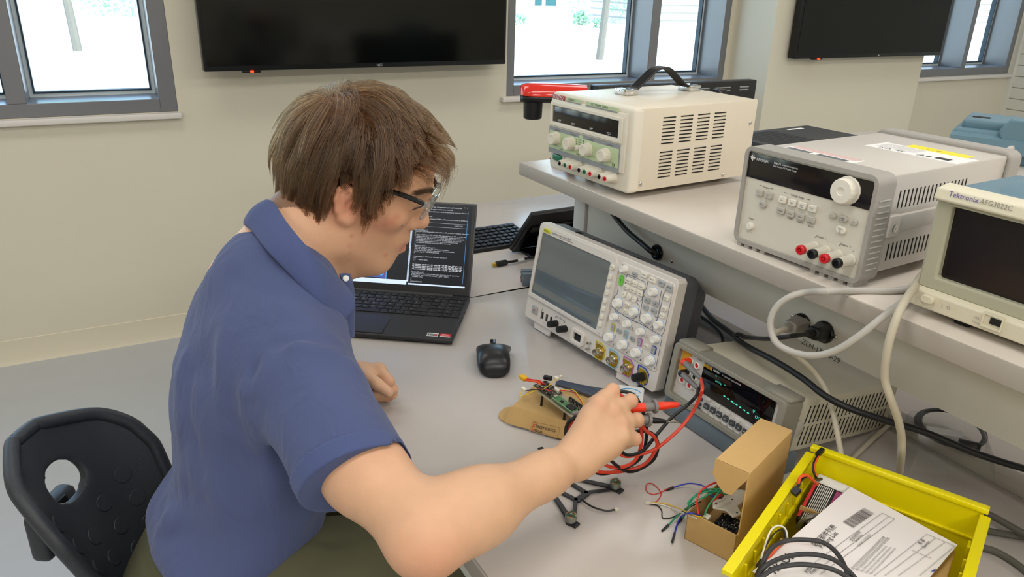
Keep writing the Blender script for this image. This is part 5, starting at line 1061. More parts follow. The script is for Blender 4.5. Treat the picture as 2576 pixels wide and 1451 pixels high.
for k in range(2):
    q = MB(m_bail); q.rbox(0, .055, k*.024, k*.024+.014, 0, .034, .002); q.rbox(.01, .014, k*.024-.001, k*.024+.015, .004, .03, .001); o_ = q.build('pod', t)
    q = MB(m_red, m_gold, m_ink)
    for i_, m_ in enumerate((m_red, m_ink, m_gold, m_ink)): q.use(m_).box(-.0006, .0004, k*.024+.004, k*.024+.010, .005+i_*.007, .009+i_*.007)
    q.build('pin', o_)
t = thing('closed_laptop', 'closed black laptop with mesh vents on the shelf behind the supplies', 'laptop', (1.476, 1.35, SH), R(4))
MB(m_lapb).rbox(0, .355, 0, .195, .002, .021, .003).build('body', t); q = MB(m_slot)
for r_ in range(13):
    for c_ in range(16): q.rbox(.02+c_*.0098+(r_ % 2)*.0049, .027+c_*.0098+(r_ % 2)*.0049, .02+r_*.0118, .0285+r_*.0118, .0205, .0213, .0004, 1)
q.build('vent_mesh', t); MB(m_paper).box(.235, .3, .160, .172, .0207, .0212).build('label_strip', t)
# handheld scanner on a stand beside the cream supply
t = thing('barcode_scanner', 'red and black scanner head on its stand left of the cream supply', 'scanner', (.935, 1.478, SH))
q = MB(m_blackg); q.lathe([(.038, 0), (.038, .006), (.03, .012), (.012, .018), (.011, .10), (.014, .115)], (0, 0, 0)); q.tube([(0, 0, .1), (-.002, .02, .128), (-.004, .05, .138)], .016, 10); q.build('stand', t)
m_rg = M('glossy_red_plastic', 'd8281a', .15, coat=.6)
MB(m_rg).lathe([(.0385, .005), (.0395, .008), (.037, .012)], (0, 0, 0), n=32).build('base_ring', t)
def head(mb, z0, z1, w_, flatb):
    rings = []
    for y, s_ in ((-.082, .3), (-.080, .55), (-.072, .8), (-.055, .96), (-.02, 1), (.03, .92), (.07, .8)):
        rings.append([(w_*s_*math.cos(a), y, z0+(z1-z0)*(max(0, math.sin(a)) if flatb else (.5+.5*math.sin(a)))*(.55+.45*s_)) for a in np.linspace(0, 2*PI, 24, endpoint=False)])
    loft(mb, rings)
hd = thing('head', None, None); hd.parent = t; hd.location = (-.004, .055, .128); hd.rotation_euler = (0, 0, R(-118))
q = MB(m_rg); head(q, .018, .045, .034, True); q.build('top_shell', hd, angle=60)
q = MB(m_black); head(q, .0, .026, .0345, False); q.build('under_shell', hd, angle=60)
MB(m_black).lathe([(.023, 0), (.022, -.040), (.019, -.043), (.017, -.040), (.0005, -.038)], (0, -.052, .006), sx=.95).build('nozzle', hd)
# ================================================================ the seated person: bodies and clothes grown from smooth-blended volumes
def V3(p): return np.array(p, float)
class Vol:
    """A list of smooth-blended solids, meshed with surface nets on a sparse grid."""
    def __init__(s): s.p = []
    def cap(s, a, b, ra, rb=None, k=.012, op=1):
        a, b = V3(a), V3(b); rb = ra if rb is None else rb; ab = b-a; L2 = max(ab@ab, 1e-12)
        def f(P):
            t = np.clip(((P-a)@ab)/L2, 0, 1); return np.linalg.norm(P-a-t[:, None]*ab, axis=1)-(ra+(rb-ra)*t)
        s.p.append((f, (a+b)/2, np.linalg.norm(ab)/2+max(ra, rb), k, op)); return s
    def ell(s, c, r, M=None, k=.012, op=1):
        c, r = V3(c), V3(r); M = np.eye(3) if M is None else M     # rows of M: local axes
        def f(P):
            q = (P-c)@M.T; k0 = np.linalg.norm(q/r, axis=1); k1 = np.linalg.norm(q/(r*r), axis=1)
            return np.where(k1 > 1e-9, k0*(k0-1)/np.maximum(k1, 1e-9), -r.min())
        s.p.append((f, c, r.max(), k, op)); return s
    def spine(s, pts, rf, rs, side, k=.02, endr=.06):
        pts = [V3(p) for p in spline(pts, 5)]; n = len(pts); u = np.linspace(0, 1, len(rf)); un = np.linspace(0, 1, n)
        rf = np.interp(un, u, rf); rs = np.interp(un, u, rs); side = V3(side)/np.linalg.norm(side); pts = np.array(pts)
        def f(P):
            best = np.full(len(P), 1e9); T_ = np.zeros(len(P)); Cc = np.zeros_like(P); ax = np.zeros_like(P); over = np.zeros(len(P))
            for i in range(n-1):
                a, b = pts[i], pts[i+1]; ab = b-a; L2 = ab@ab; tr = ((P-a)@ab)/L2; t = np.clip(tr, 0, 1); c = a+t[:, None]*ab
                d = ((P-c)**2).sum(1); m = d < best; best[m] = d[m]; T_[m] = (i+t[m])/(n-1); Cc[m] = c[m]; ax[m] = ab/np.sqrt(L2)
            q = P-Cc; c_ = (q*ax).sum(1); sd = side-ax*(ax@side)[:, None]; sd /= np.linalg.norm(sd, axis=1)[:, None]; fw = np.cross(ax, sd)
            a_ = (q*fw).sum(1); b_ = (q*sd).sum(1); A = np.interp(T_, un, rf); B = np.interp(T_, un, rs)
            k0 = np.sqrt((a_/A)**2+(b_/B)**2+(c_/endr)**2); k1 = np.sqrt((a_/A**2)**2+(b_/B**2)**2+(c_/endr**2)**2)
            return np.where(k1 > 1e-9, k0*(k0-1)/np.maximum(k1, 1e-9), -np.minimum(A, B))
        c = pts.mean(0); s.p.append((f, c, np.linalg.norm(pts-c, axis=1).max()+rs.max(), k, 1)); return s
    def fn(s, f, c, r, k=.004, op=1): s.p.append((f, V3(c), r, k, op)); return s
    def ev(s, P, c=None, rad=1e9):
        d = np.full(len(P), .2)
        first = True
        for f, pc, pr, k, op in s.p:
            if c is not None and np.linalg.norm(pc-c)-pr > rad+max(k, .0)+.012: continue
            v = f(P)
            if op == 1:
                if first: d = v; first = False; continue
                h = np.maximum(k-np.abs(d-v), 0)/max(k, 1e-6); d = np.minimum(d, v)-h*h*k*.25
            elif op == 2:                                   # keep only the inside of f
                d = np.maximum(d, v)
            else:
                v = -v; h = np.maximum(k-np.abs(d-v), 0)/max(k, 1e-6); d = np.maximum(d, v)+h*h*k*.25
        return d
    def mesh(s, h, disp=None, lo=None, hi=None):
        lo_ = np.min([c-r for _, c, r, _, op in s.p if op == 1], 0)-.02; hi_ = np.max([c+r for _, c, r, _, op in s.p if op == 1], 0)+.02
        if lo is not None: lo_ = np.maximum(lo_, lo)
        if hi is not None: hi_ = np.minimum(hi_, hi)
        B = 14; nb = np.ceil((hi_-lo_)/(h*B)).astype(int); full = nb*B+2
        g = np.arange(B+1); gx, gy, gz = np.meshgrid(g, g, g, indexing='ij'); loc = np.stack([gx.ravel(), gy.ravel(), gz.ravel()], 1)
        rad = h*B*.5*1.7321; keys, vps, quads = [], [], []
        N1, N2 = full[1]*full[2], full[2]
        cs = [(i, j, k) for i in range(nb[0]) for j in range(nb[1]) for k in range(nb[2])]
        cen = lo_+(np.array(cs)+.5)*h*B
        d0 = np.concatenate([s.ev(cen[i:i+2000]) for i in range(0, len(cen), 2000)])
        for (bi, c, d) in zip(cs, cen, d0):
            if abs(d) > rad*1.25+.02: continue
            base = np.array(bi)*B; P = lo_+(base+loc)*h
            D = s.ev(P, c, rad)
            if disp is not None: D = D-disp(P)
            D = D.reshape(B+1, B+1, B+1); S = D < 0
            if S.all() or not S.any(): continue
            cell = np.zeros((B, B, B), int)
            for a in (0, 1):
                for b in (0, 1):
                    for e in (0, 1): cell += S[a:B+a, b:B+b, e:B+e]
            I = np.argwhere((cell > 0) & (cell < 8)); acc = np.zeros((len(I), 3)); cnt = np.zeros(len(I))
            cr = [(a, b, e) for a in (0, 1) for b in (0, 1) for e in (0, 1)]
            for p in cr:
                for ax in range(3):
                    if p[ax]: continue
                    q = list(p); q[ax] = 1
                    d1 = D[I[:, 0]+p[0], I[:, 1]+p[1], I[:, 2]+p[2]]; d2 = D[I[:, 0]+q[0], I[:, 1]+q[1], I[:, 2]+q[2]]
                    m = (d1 < 0) != (d2 < 0); t = np.where(m, d1/np.where(m, d1-d2, 1), 0)
                    for x in range(3): acc[:, x] += m*(p[x]+(t if x == ax else 0))
                    cnt += m
            gI = I+base; keys.append(gI[:, 0]*N1+gI[:, 1]*N2+gI[:, 2]); vps.append(lo_+(gI+acc/cnt[:, None])*h)
            for ax in range(3):
                o1, o2 = [(1, 2), (2, 0), (0, 1)][ax]
                sl1 = [slice(0, B)]*3; sl2 = list(sl1); sl2[ax] = slice(1, B+1)
                a_, b_ = S[tuple(sl1)], S[tuple(sl2)]; E_ = np.argwhere(a_ != b_)+0
                if not len(E_): continue
                sgn = a_[tuple(E_.T)]; G = E_+base
                G_, sgn = G[(G[:, o1] > 0) & (G[:, o2] > 0)], sgn[(G[:, o1] > 0) & (G[:, o2] > 0)]
                e1 = np.zeros(3, int); e1[o1] = 1; e2 = np.zeros(3, int); e2[o2] = 1
                K = lambda g_: g_[:, 0]*N1+g_[:, 1]*N2+g_[:, 2]
                q = np.stack([K(G_), K(G_-e1), K(G_-e1-e2), K(G_-e2)], 1); q[~sgn] = q[~sgn][:, ::-1]; quads.append(q)
        keys = np.concatenate(keys); vp = np.concatenate(vps); q = np.concatenate(quads); od = np.argsort(keys); ks = keys[od]
        ix = np.searchsorted(ks, q); ix = np.clip(ix, 0, len(ks)-1); ok = (ks[ix] == q).all(1); F = od[ix][ok]
        return vp, F
def vol_obj(name, vp, F, mats, parent=None, smooth_it=0):
    me = bpy.data.meshes.new(name); me.vertices.add(len(vp)); me.vertices.foreach_set('co', vp.astype(np.float32).ravel())
    me.loops.add(len(F)*4); me.loops.foreach_set('vertex_index', F.astype(np.int32).ravel()); me.polygons.add(len(F)); me.polygons.foreach_set('loop_start', np.arange(0, len(F)*4, 4, dtype=np.int32))
    me.update(calc_edges=True); me.validate(); me.polygons.foreach_set('use_smooth', [True]*len(me.polygons))
    for m in mats: me.materials.append(m)
    o = bpy.data.objects.new(name, me); COL.objects.link(o)
    if parent: o.parent = parent
    if smooth_it: md = o.modifiers.new('smooth', 'SMOOTH'); md.factor = .5; md.iterations = smooth_it
    return o
def nrm(a): a = V3(a); return a/np.linalg.norm(a)
W = lambda x, y, z: V3((x, y, z+T))
DP = lambda px, py, d: V3(dep(px, py, d))

# ---- head frame (x forward, y to his left, z up), measured from the photograph
_f = CR*(math.cos(R(18))*math.cos(R(5)))-CU*math.sin(R(18))+CF*(math.sin(R(5))*math.cos(R(18))); _f = nrm(_f)
_u = V3((0, 0, 1))-_f*_f[2]; _u = nrm(_u); _l = np.cross(_u, _f); HO = DP(918, 464, 1.15); HM = np.stack([_f, _l, _u])   # rows
def hw(p): return HO+V3(p)@HM
def hl(P): return (P-HO)@HM.T
body = Vol()
H = lambda *a, **k: body.ell(hw(a[0]), a[1], a[2] if len(a) > 2 and a[2] is not None else HM, **k)
HC = lambda a, b, r0, r1=None, **k: body.cap(hw(a), hw(b), r0, r1, **k)
H((-.018, 0, .040), (.100, .076, .090)); H((.040, 0, .038), (.054, .064, .056), k=.03); H((.028, 0, -.028), (.053, .060, .070), k=.03); H((.018, 0, -.078), (.047, .047, .045), k=.03)
HC((.050, .008, -.108), (.050, -.008, -.108), .0175, k=.022)
for s in (1, -1):
    HC((.002, s*.050, -.080), (.046, s*.014, -.108), .017, .014, k=.025); HC((.0, s*.058, -.02), (.002, s*.051, -.080), .018, .017, k=.02)
    H((.055, s*.042, -.020), (.022, .019, .017), k=.02); HC((.086, s*.008, .022), (.072, s*.044, .023), .0105, .011, k=.014)
    body.ell(hw((.103, s*.033, .006)), (.017, .019, .013), HM, k=.016, op=-1)
    body.cap(hw((.0765, s*.033, .008)), hw((.0765, s*.033, .008)), .0135, k=.004)
    body.cap(hw((.0905, s*.027, .001)), hw((.0855, s*.045, .0025)), .0019, .0011, k=.002, op=-1)
    HC((.0855, s*.0115, -.034), (.083, s*.0125, -.033), .0085, k=.006)
    # ear
    ea = nrm((.12, s*1, .0)); ez = nrm((-.28, s*.12, 1)); ex = np.cross(nrm(ea), ez); EM = np.stack([nrm(ex), nrm(ea), nrm(ez)])@HM
    ec = V3((-.006, s*.0775, -.010)); EP = lambda x_, y_, z_: hw(ec+x_*nrm(ex)+y_*nrm(ea)+z_*nrm(ez))
    sx_ = -1 if (nrm(ex)[0] > 0) else 1
    body.ell(EP(0, 0, 0), (.016, .0055, .029), EM, k=.008)
    body.ell(EP(0, .006, -.002), (.0085, .0045, .0155), EM, k=.004, op=-1)
    pts = [(-sx_*-.010, .002, -.004), (sx_*.004-sx_*.013, .003, .018), (0, .004, .0275), (sx_*.010, .005, .022), (sx_*.0155, .006, .008), (sx_*.014, .005, -.008), (sx_*.008, .003, -.022), (0, .002, -.028)]
    for a, b in zip(pts, pts[1:]): body.cap(EP(*a), EP(*b), .0036, k=.004)
    body.cap(EP(-sx_*.009, .003, -.006), EP(-sx_*.009, .003, -.001), .004, k=.004); body.ell(EP(0, .001, -.025), (.008, .0048, .008), EM, k=.005)
    body.cap(EP(sx_*.005, .003, -.010), EP(sx_*.006, .004, .012), .0028, k=.004)
HC((.091, 0, .012), (.0965, 0, -.024), .0075, .0105, k=.014); HC((.0985, 0, -.0285), (.0985, 0, -.0285), .0103, k=.008)
for s in (1, -1): body.cap(hw((.0935, s*.0065, -.0405)), hw((.0875, s*.0085, -.040)), .0032, .0026, k=.003, op=-1)
H((.060, 0, -.064), (.0225, .024, .029), k=.02)
for s in (1, -1):
    HC((.0805, 0, -.0660), (.0680, s*.0185, -.0725), .0062, .0026, k=.004); HC((.0795, 0, -.0800), (.0670, s*.017, -.0755), .0066, .0026, k=.004)
    HC((.0805, s*.004, -.054), (.0815, s*.004, -.062), .0035, k=.008)
H((.010, 0, -.098), (.048, .036, .026), k=.03)
NB = W(.195, 1.085, .31)
body.cap(hw((-.030, 0, -.035)), NB, .056, .062, k=.03); body.cap(hw((-.055, 0, -.02)), W(.15, 1.09, .29), .045, .055, k=.03)
body.cap(hw((.012, 0, -.125)), W(.235, 1.065, .275), .018, .022, k=.04)

# ---- trunk and limbs
SRr, SLl = DP(760, 955, 1.0), W(.195, 1.225, .24)
EL_ = DP(1074, 1338, .86); WR_ = DP(1444, 1158, 1.01)
body.spine([W(.055, 1.065, -.24), W(.085, 1.065, -.10), W(.120, 1.065, .05), W(.155, 1.07, .17), W(.180, 1.075, .26)], [.10, .095, .10, .105, .08], [.150, .140, .145, .155, .14], SLl-SRr, k=.04)
for sh in (SRr, SLl): body.cap(W(.185, 1.075, .275), sh, .055, .052, k=.04)
AM = DP(914, 1186, .925); body.cap(SRr, AM, .050, .0465, k=.03); body.cap(AM, EL_, .0465, .043, k=.03)
fd = nrm(WR_-EL_); ud = nrm(EL_-SRr)
body.cap(EL_, EL_+fd*.075, .0425, .0435, k=.03); body.cap(EL_+fd*.06, WR_-fd*.05, .0425, .0275, k=.03); body.cap(WR_-fd*.06, WR_, .0265, .0225, k=.02)
body.cap(EL_+ud*.012-fd*.012, EL_+ud*.012-fd*.012, .030, k=.03)
# right hand
mi, mm, mr, ml = DP(1511, 1016, 1.025), DP(1543, 1034, 1.03), DP(1562, 1064, 1.03), DP(1566, 1097, 1.02)
pi_, pm, pr_, pl_ = DP(1545, 981, 1.05), DP(1590, 1008, 1.06), DP(1606, 1056, 1.055), DP(1600, 1104, 1.04)
e_ = nrm(mm-WR_); a_ = nrm(mi-ml); n_ = np.cross(e_, a_); n_ = nrm(n_); n_ = n_ if n_ @ V3(CF) > 0 else -n_; a_ = nrm(a_-e_*(a_@e_))
kn = n_*.009
WRa, WRb = WR_+a_*.007, WR_-a_*.008
body.cap(WRa, WRb, .0200, k=.015)
for m_, b0, r0 in ((mi, .009, .0145), (mm, .003, .0145), (mr, -.005, .0138), (ml, -.011, .0130)): body.cap(WR_+a_*b0+e_*.012, m_+kn, r0, .0112, k=.016)
body.cap(WR_+n_*.010-a_*.014+e_*.02, ml+n_*.016-e_*.02, .017, .014, k=.02); body.cap(WR_+n_*.012+a_*.006+e_*.02, mi+n_*.016-e_*.02, .0145, .0115, k=.02)
tips = {}
for key, m_, p_, L1, L2, r0 in (('index', mi, pi_, .026, .021, .0094), ('middle', mm, pm, .028, .022, .0098), ('ring', mr, pr_, .026, .021, .0096), ('little', ml, pl_, .021, .018, .0088)):
    k1 = nrm(m_-WR_); d2 = nrm(V3(CF)*.74-V3(CR)*.30-V3(CU)*.34); d3 = nrm(-V3(CR)*.75+V3(CF)*.25-V3(CU)*.45); M0 = m_+kn*.9; P0 = p_+n_*r0*.9
    D0 = P0+d2*L1; T0 = D0+d3*L2; tips[key] = T0
    body.cap(M0, P0, r0*1.14, r0*1.03, k=.005); body.cap(P0, D0, r0*1.03, r0*.92, k=.004); body.cap(D0, T0, r0*.92, r0*.8, k=.004); body.cap(m_+n_*.0065, m_+n_*.0065, .0095, k=.010); body.cap(P0-n_*.0015, P0-n_*.0015, r0*1.04, k=.003)
for A_, B_, C_, D_ in ((mi, pi_, mm, pm), (mm, pm, mr, pr_), (mr, pr_, ml, pl_)): body.cap((A_*.62+B_*.38)+n_*.011, (C_*.62+D_*.38)+n_*.011, .0085, k=.010)
c0 = WR_+e_*.030+a_*.006+n_*.014; c1 = c0+nrm(e_*.62-a_*.22+n_*.8)*.042; c2 = c1+nrm(e_*.85-a_*.3+n_*.2)*.033; c3 = c2+nrm(e_*.85-a_*.45-n_*.05)*.024
body.cap(c0, c1, .0145, .0120, k=.015); body.cap(c1, c2, .0118, .0105, k=.005); body.cap(c2, c3, .0105, .0085, k=.004)
# left arm and fist
ELl, WRl = W(.135, 1.365, .07), W(.330, 1.200, .040)
body.cap(SLl, ELl, .050, .042, k=.03); fl_ = nrm(WRl-ELl); body.cap(ELl, ELl+fl_*.08, .042, k=.03); body.cap(ELl+fl_*.07, WRl, .041, .027, k=.03)
Lm = [W(.365, 1.166, .060), W(.369, 1.170, .046), W(.367, 1.176, .033), W(.361, 1.182, .021)]
Lp = [W(.374, 1.134, .050), W(.379, 1.133, .034), W(.380, 1.138, .021), W(.374, 1.146, .0115)]
Lt = [W(.346, 1.136, .029), W(.346, 1.142, .022), W(.345, 1.149, .016), W(.345, 1.156, .0105)]
for a, r0 in zip(Lm, (.0145, .0145, .0135, .012)): body.cap(WRl+nrm(a-WRl)*.012, a, r0*1.15, r0*.95, k=.015)
for a, b, c, r0 in zip(Lm, Lp, Lt, (.0098, .0098, .0092, .0082)): body.cap(a, b, r0*1.12, r0, k=.004); body.cap(b, c, r0*.98, r0*.84, k=.003)
th = [W(.336, 1.178, .055), W(.340, 1.147, .061), W(.348, 1.122, .057), W(.362, 1.105, .046)]
body.cap(th[0], th[1], .0155, .012, k=.014); body.cap(th[1], th[2], .0118, .0105, k=.005); body.cap(th[2], th[3], .0108, .0092, k=.004)
# legs
hR, hL, kR, kL = W(.140, .935, -.155), W(.075, 1.145, -.195), W(.49, .90, -.175), W(.47, 1.22, -.18)
aR, aL = W(.44, .89, -.66), W(.42, 1.24, -.66)
for h_, k_, q_ in ((hR, kR, aR), (hL, kL, aL)): body.cap(h_, k_, .078, .052, k=.03); body.cap(k_, q_, .052, .038, k=.02); body.cap(q_+V3((0, 0, -.04)), q_+V3((.14, 0, -.055)), .035, .028, k=.02)
vp, F = body.mesh(HRES)
sk = bpy.data.materials.new('skin'); sk.use_nodes = True; nt = sk.node_tree; bs_ = nt.nodes['Principled BSDF']; L_ = nt.links.new
at_ = nt.nodes.new('ShaderNodeAttribute'); at_.attribute_name = 'tint'; tc = nt.nodes.new('ShaderNodeTexCoord'); ns = nt.nodes.new('ShaderNodeTexNoise'); ns.inputs['Scale'].default_value = 45; ns.inputs['Detail'].default_value = 5
L_(tc.outputs['Object'], ns.inputs['Vector']); mr_ = nt.nodes.new('ShaderNodeMapRange'); mr_.inputs[3].default_value = .92; mr_.inputs[4].default_value = 1.07; L_(ns.outputs['Fac'], mr_.inputs[0])
mx = nt.nodes.new('ShaderNodeVectorMath'); mx.operation = 'SCALE'; L_(at_.outputs['Vector'], mx.inputs[0]); L_(mr_.outputs[0], mx.inputs['Scale']); L_(mx.outputs[0], bs_.inputs['Base Color'])
bs_.inputs['Roughness'].default_value = .52; bs_.inputs['Specular IOR Level'].default_value = .35; bs_.inputs['Subsurface Weight'].default_value = .15; bs_.inputs['Subsurface Radius'].default_value = (.011, .004, .002); bs_.inputs['Subsurface Scale'].default_value = .5
n2 = nt.nodes.new('ShaderNodeTexNoise'); n2.inputs['Scale'].default_value = 420; L_(tc.outputs['Object'], n2.inputs['Vector']); bp_ = nt.nodes.new('ShaderNodeBump'); bp_.inputs['Strength'].default_value = .12; bp_.inputs['Distance'].default_value = .001; L_(n2.outputs['Fac'], bp_.inputs['Height']); L_(bp_.outputs[0], bs_.inputs['Normal'])
person = vol_obj('person', vp, F, [sk], None, 2)
tag(person, 'seated young person in a navy polo shirt and glasses reaching for the test probes', 'person')
# skin tones: lips, ears, cheeks, knuckles, spots and the scalp under the hair
base = np.array(lin('d2a786')[:3]); tint = np.tile(base, (len(vp), 1)); q = hl(vp); ad = lambda m, c, w: tint.__setitem__(slice(None), tint*(1-(m*w)[:, None])+np.array(lin(c)[:3])*(m*w)[:, None])
g = lambda c, r: np.exp(-(((q-V3(c))**2).sum(1))/r**2)
face = np.exp(-((q/np.array([.14, .12, .17]))**4).sum(1)); ad(face, 'd29f80', .6)
ad(np.maximum(g((.055, -.05, -.03), .025), g((.055, .05, -.03), .025)), 'cf8a70', .55); ad(g((.098, 0, -.03), .016), 'cf8c70', .5)
for s in (1, -1): ad(g((-.006, s*.08, -.01), .03), 'd98c72', .65)
lipm = np.exp(-((q[:, 2]+.0735)/.0085)**4)*np.exp(-((q[:, 1])/.021)**4)*(q[:, 0] > .066); ad(lipm, 'c07a6c', .75)
def spot(px, py, r, col, w):            # a blemish where the photograph shows one
    d = V3(ray(px, py)); d /= np.linalg.norm(d); v_ = vp-V3(CAM); t_ = v_@d; pe = np.linalg.norm(v_-t_[:, None]*d, axis=1); k = np.where(pe < .004)[0]
    if len(k): c_ = vp[k[np.argmin(t_[k])]]; ad(np.exp(-((vp-c_)**2).sum(1)/r**2), col, w)
for px_, py_, r, w in ((889, 598, .0026, .9), (918, 592, .0032, .7), (884, 624, .004, .45), (886, 640, .003, .4), (973, 647, .0032, .7), (997, 554, .005, .55), (967, 558, .006, .45), (990, 566, .005, .5), (964, 570, .005, .4), (1006, 545, .004, .4), (950, 575, .004, .3), (880, 660, .003, .4)): spot(px_, py_, r, 'b8604f', w*.6)
spot(1016, 572, .002, '4f3b2d', .95)
bw = np.exp(-((q[:, 2]-.027-.004*np.sin(np.abs(q[:, 1])*60))/.0045)**4)*(np.abs(q[:, 1]) > .012)*(np.abs(q[:, 1]) < .052)*(q[:, 0] > .05); ad(bw, '6a4f3a', .6)
def hairline(x): return np.interp(x, [-.14, -.085, -.062, -.035, -.028, -.022, .010, .016, .030, .040, .052, .068, .082, .10], [-.085, -.098, -.098, -.062, -.045, .018, .018, -.030, -.034, .0, .028, .052, .066, .072])
scalp = ((q[:, 2] > hairline(q[:, 0])+np.where(q[:, 0] < -.04, .02, .004)) & (q[:, 0] > -.16) & (q[:, 2] < .2) & (np.abs(q[:, 1]) < .0815+.0*q[:, 0])).astype(float)
ad(scalp, '6b4e38', .85)
for p_ in (pi_, pm, pr_, pl_, mi, mm, mr): ad(np.exp(-((vp-p_)**2).sum(1)/.009**2), 'd6947a', .45)
ad(np.exp(-((vp-(EL_+ud*.03-fd*.02))**2).sum(1)/.04**2), 'd48c70', .6); ad(np.exp(-((vp-(SRr*.45+EL_*.55))**2).sum(1)/.06**2), 'd98f78', .25)
for p_ in Lp: ad(np.exp(-((vp-p_)**2).sum(1)/.010**2), 'd28f76', .4)
ca = person.data.attributes.new('tint', 'FLOAT_COLOR', 'POINT'); ca.data.foreach_set('color', np.concatenate([tint, np.ones((len(vp), 1))], 1).astype(np.float32).ravel())
# eyes, nails
for s in (1, -1): MB(M('dark_lash', '241a14', .6)).tube([tuple(hw(V3(p_)*V3((1, s, 1)))) for p_ in ((.0925, .0215, .0015), (.0935, .028, .0042), (.0915, .036, .0048), (.0865, .0445, .0032), (.083, .049, .0015))], .0008, 6, radii=[.0004, .0008, .0009, .0008, .0003]).build('eyelash', person)
m_eye = M('eye_white', 'd8d2c8', .15); m_iris = M('brown_iris', '3b2a1c', .15); m_nail = M('finger_nail', 'd9a596', .3)
for s in (1, -1):
    c = hw((.0765, s*.033, .008)); d_ = nrm(hw((.088, s*.031, .0025))-c); o = MB(m_eye); o.lathe([(.0128*math.sin(a), .0128*math.cos(a)) for a in np.linspace(PI-.01, .01, 16)], c, d_, 24); ey = o.build('eyeball', person)
    MB(m_iris).lathe([(.0057, .01155), (.0045, .0122), (.002, .0129), (.0003, .013)], c, d_, 24).build('iris', ey)
def nail(c, ax, up, w_, l_):
    ax, up = nrm(ax), nrm(up); sd = np.cross(ax, up); mb = MB(m_nail); v = []
    for j in range(6):
        for i in range(7): t_ = (i-3)/3; y_ = j/5-.5; k_ = 1-.25*max(0, abs(y_)*2-.6); v.append(tuple(c+sd*(t_*w_*k_)+ax*(y_*l_)-up*(t_*t_*w_*.45+.0006*(y_+.5))))
    mb.add(v, [(j*7+i, j*7+i+1, j*7+i+8, j*7+i+7) for j in range(5) for i in range(6)]); o = mb.build('fingernail', person); md = o.modifiers.new('s', 'SOLIDIFY'); md.thickness = .0006; md.offset = 0
tv_ = nrm(V3(CAM)-th[3]); ax_ = nrm(th[3]-th[2]); up_ = nrm(tv_-ax_*(tv_@ax_)); nail(th[3]+up_*.0088-ax_*.002, ax_, up_, .0068, .0125)

# ---- shirt
m_shirt = M('navy_pique_knit', '4c557a', .9, var=.06, vscale=9, bump=.25, bscale=900, sheen=.12, spec=.15); m_shirt2 = M('navy_rib_knit', '4a557e', .9, bump=.35, bscale=1300, sheen=.12, spec=.15)
sh = Vol()
sh.spine([W(.085, 1.065, -.20), W(.097, 1.065, -.11), W(.122, 1.065, -.02), W(.140, 1.065, .07), W(.155, 1.07, .16), W(.180, 1.078, .245), W(.196, 1.082, .295)], [.112, .114, .118, .125, .125, .105, .07], [.178, .180, .172, .172, .178, .160, .105], SLl-SRr, k=.03, endr=.05)
cufR = DP(897, 1192, .925); cd = nrm(cufR-SRr)
sh.cap(W(.180, 1.075, .285), SRr+V3((0, 0, .004)), .070, .066, k=.05); sh.cap(W(.180, 1.075, .285), SLl, .070, .066, k=.05)
side_ = nrm(np.cross(ud, fd)); lo_ = nrm(np.cross(side_, cd)); lo_ = lo_ if lo_ @ V3(CR) < 0 else -lo_     # towards the loose, armpit side
sh.cap(SRr, cufR, .066, .0620, k=.018)
sh.cap(SRr+cd*.05, cufR+lo_*.008, .060, .056, k=.03)
udl = nrm(ELl-SLl); sh.cap(SLl, SLl+udl*.2, .068, .058, k=.03)
sh.ell(W(.035, 1.06, -.085), (.070, .15, .04), None, k=.05)
pc = cufR
cutp = nrm(cd*1.0+lo_*.17)
sh.fn(lambda P: np.where(np.linalg.norm(P-pc, axis=1) < .16, (P-pc)@cutp, -1), pc, 9, op=2)
pcl = SLl+udl*.2; sh.fn(lambda P: np.where(np.linalg.norm(P-pcl, axis=1) < .13, (P-pcl)@udl, -1), pcl, 9, op=2)
sh.fn(lambda P: -(P[:, 2]-T+.205), W(.1, 1.07, -.2), 9, op=2)
sh.cap(hw((-.02, 0, -.05)), W(.205, 1.085, .27), .064, .064, k=.006, op=-1)
sh.cap(AM-cd*.02, EL_, .0495, .047, k=.004, op=-1)
def fold(a, b, w_, h_):                # a soft ridge (or valley) along a line in space
    a, b = V3(a), V3(b); ab = b-a; L2 = ab@ab
    def f(P):
        t = np.clip(((P-a)@ab)/L2, 0, 1); d = np.linalg.norm(P-a-t[:, None]*ab, axis=1); return 1.25*h_*np.exp(-(d/w_)**2)*np.sin(PI*np.clip(t, .06, .94))**.5
    return f
AT = lambda px, py, Y: V3(at(px, py, 1, Y))
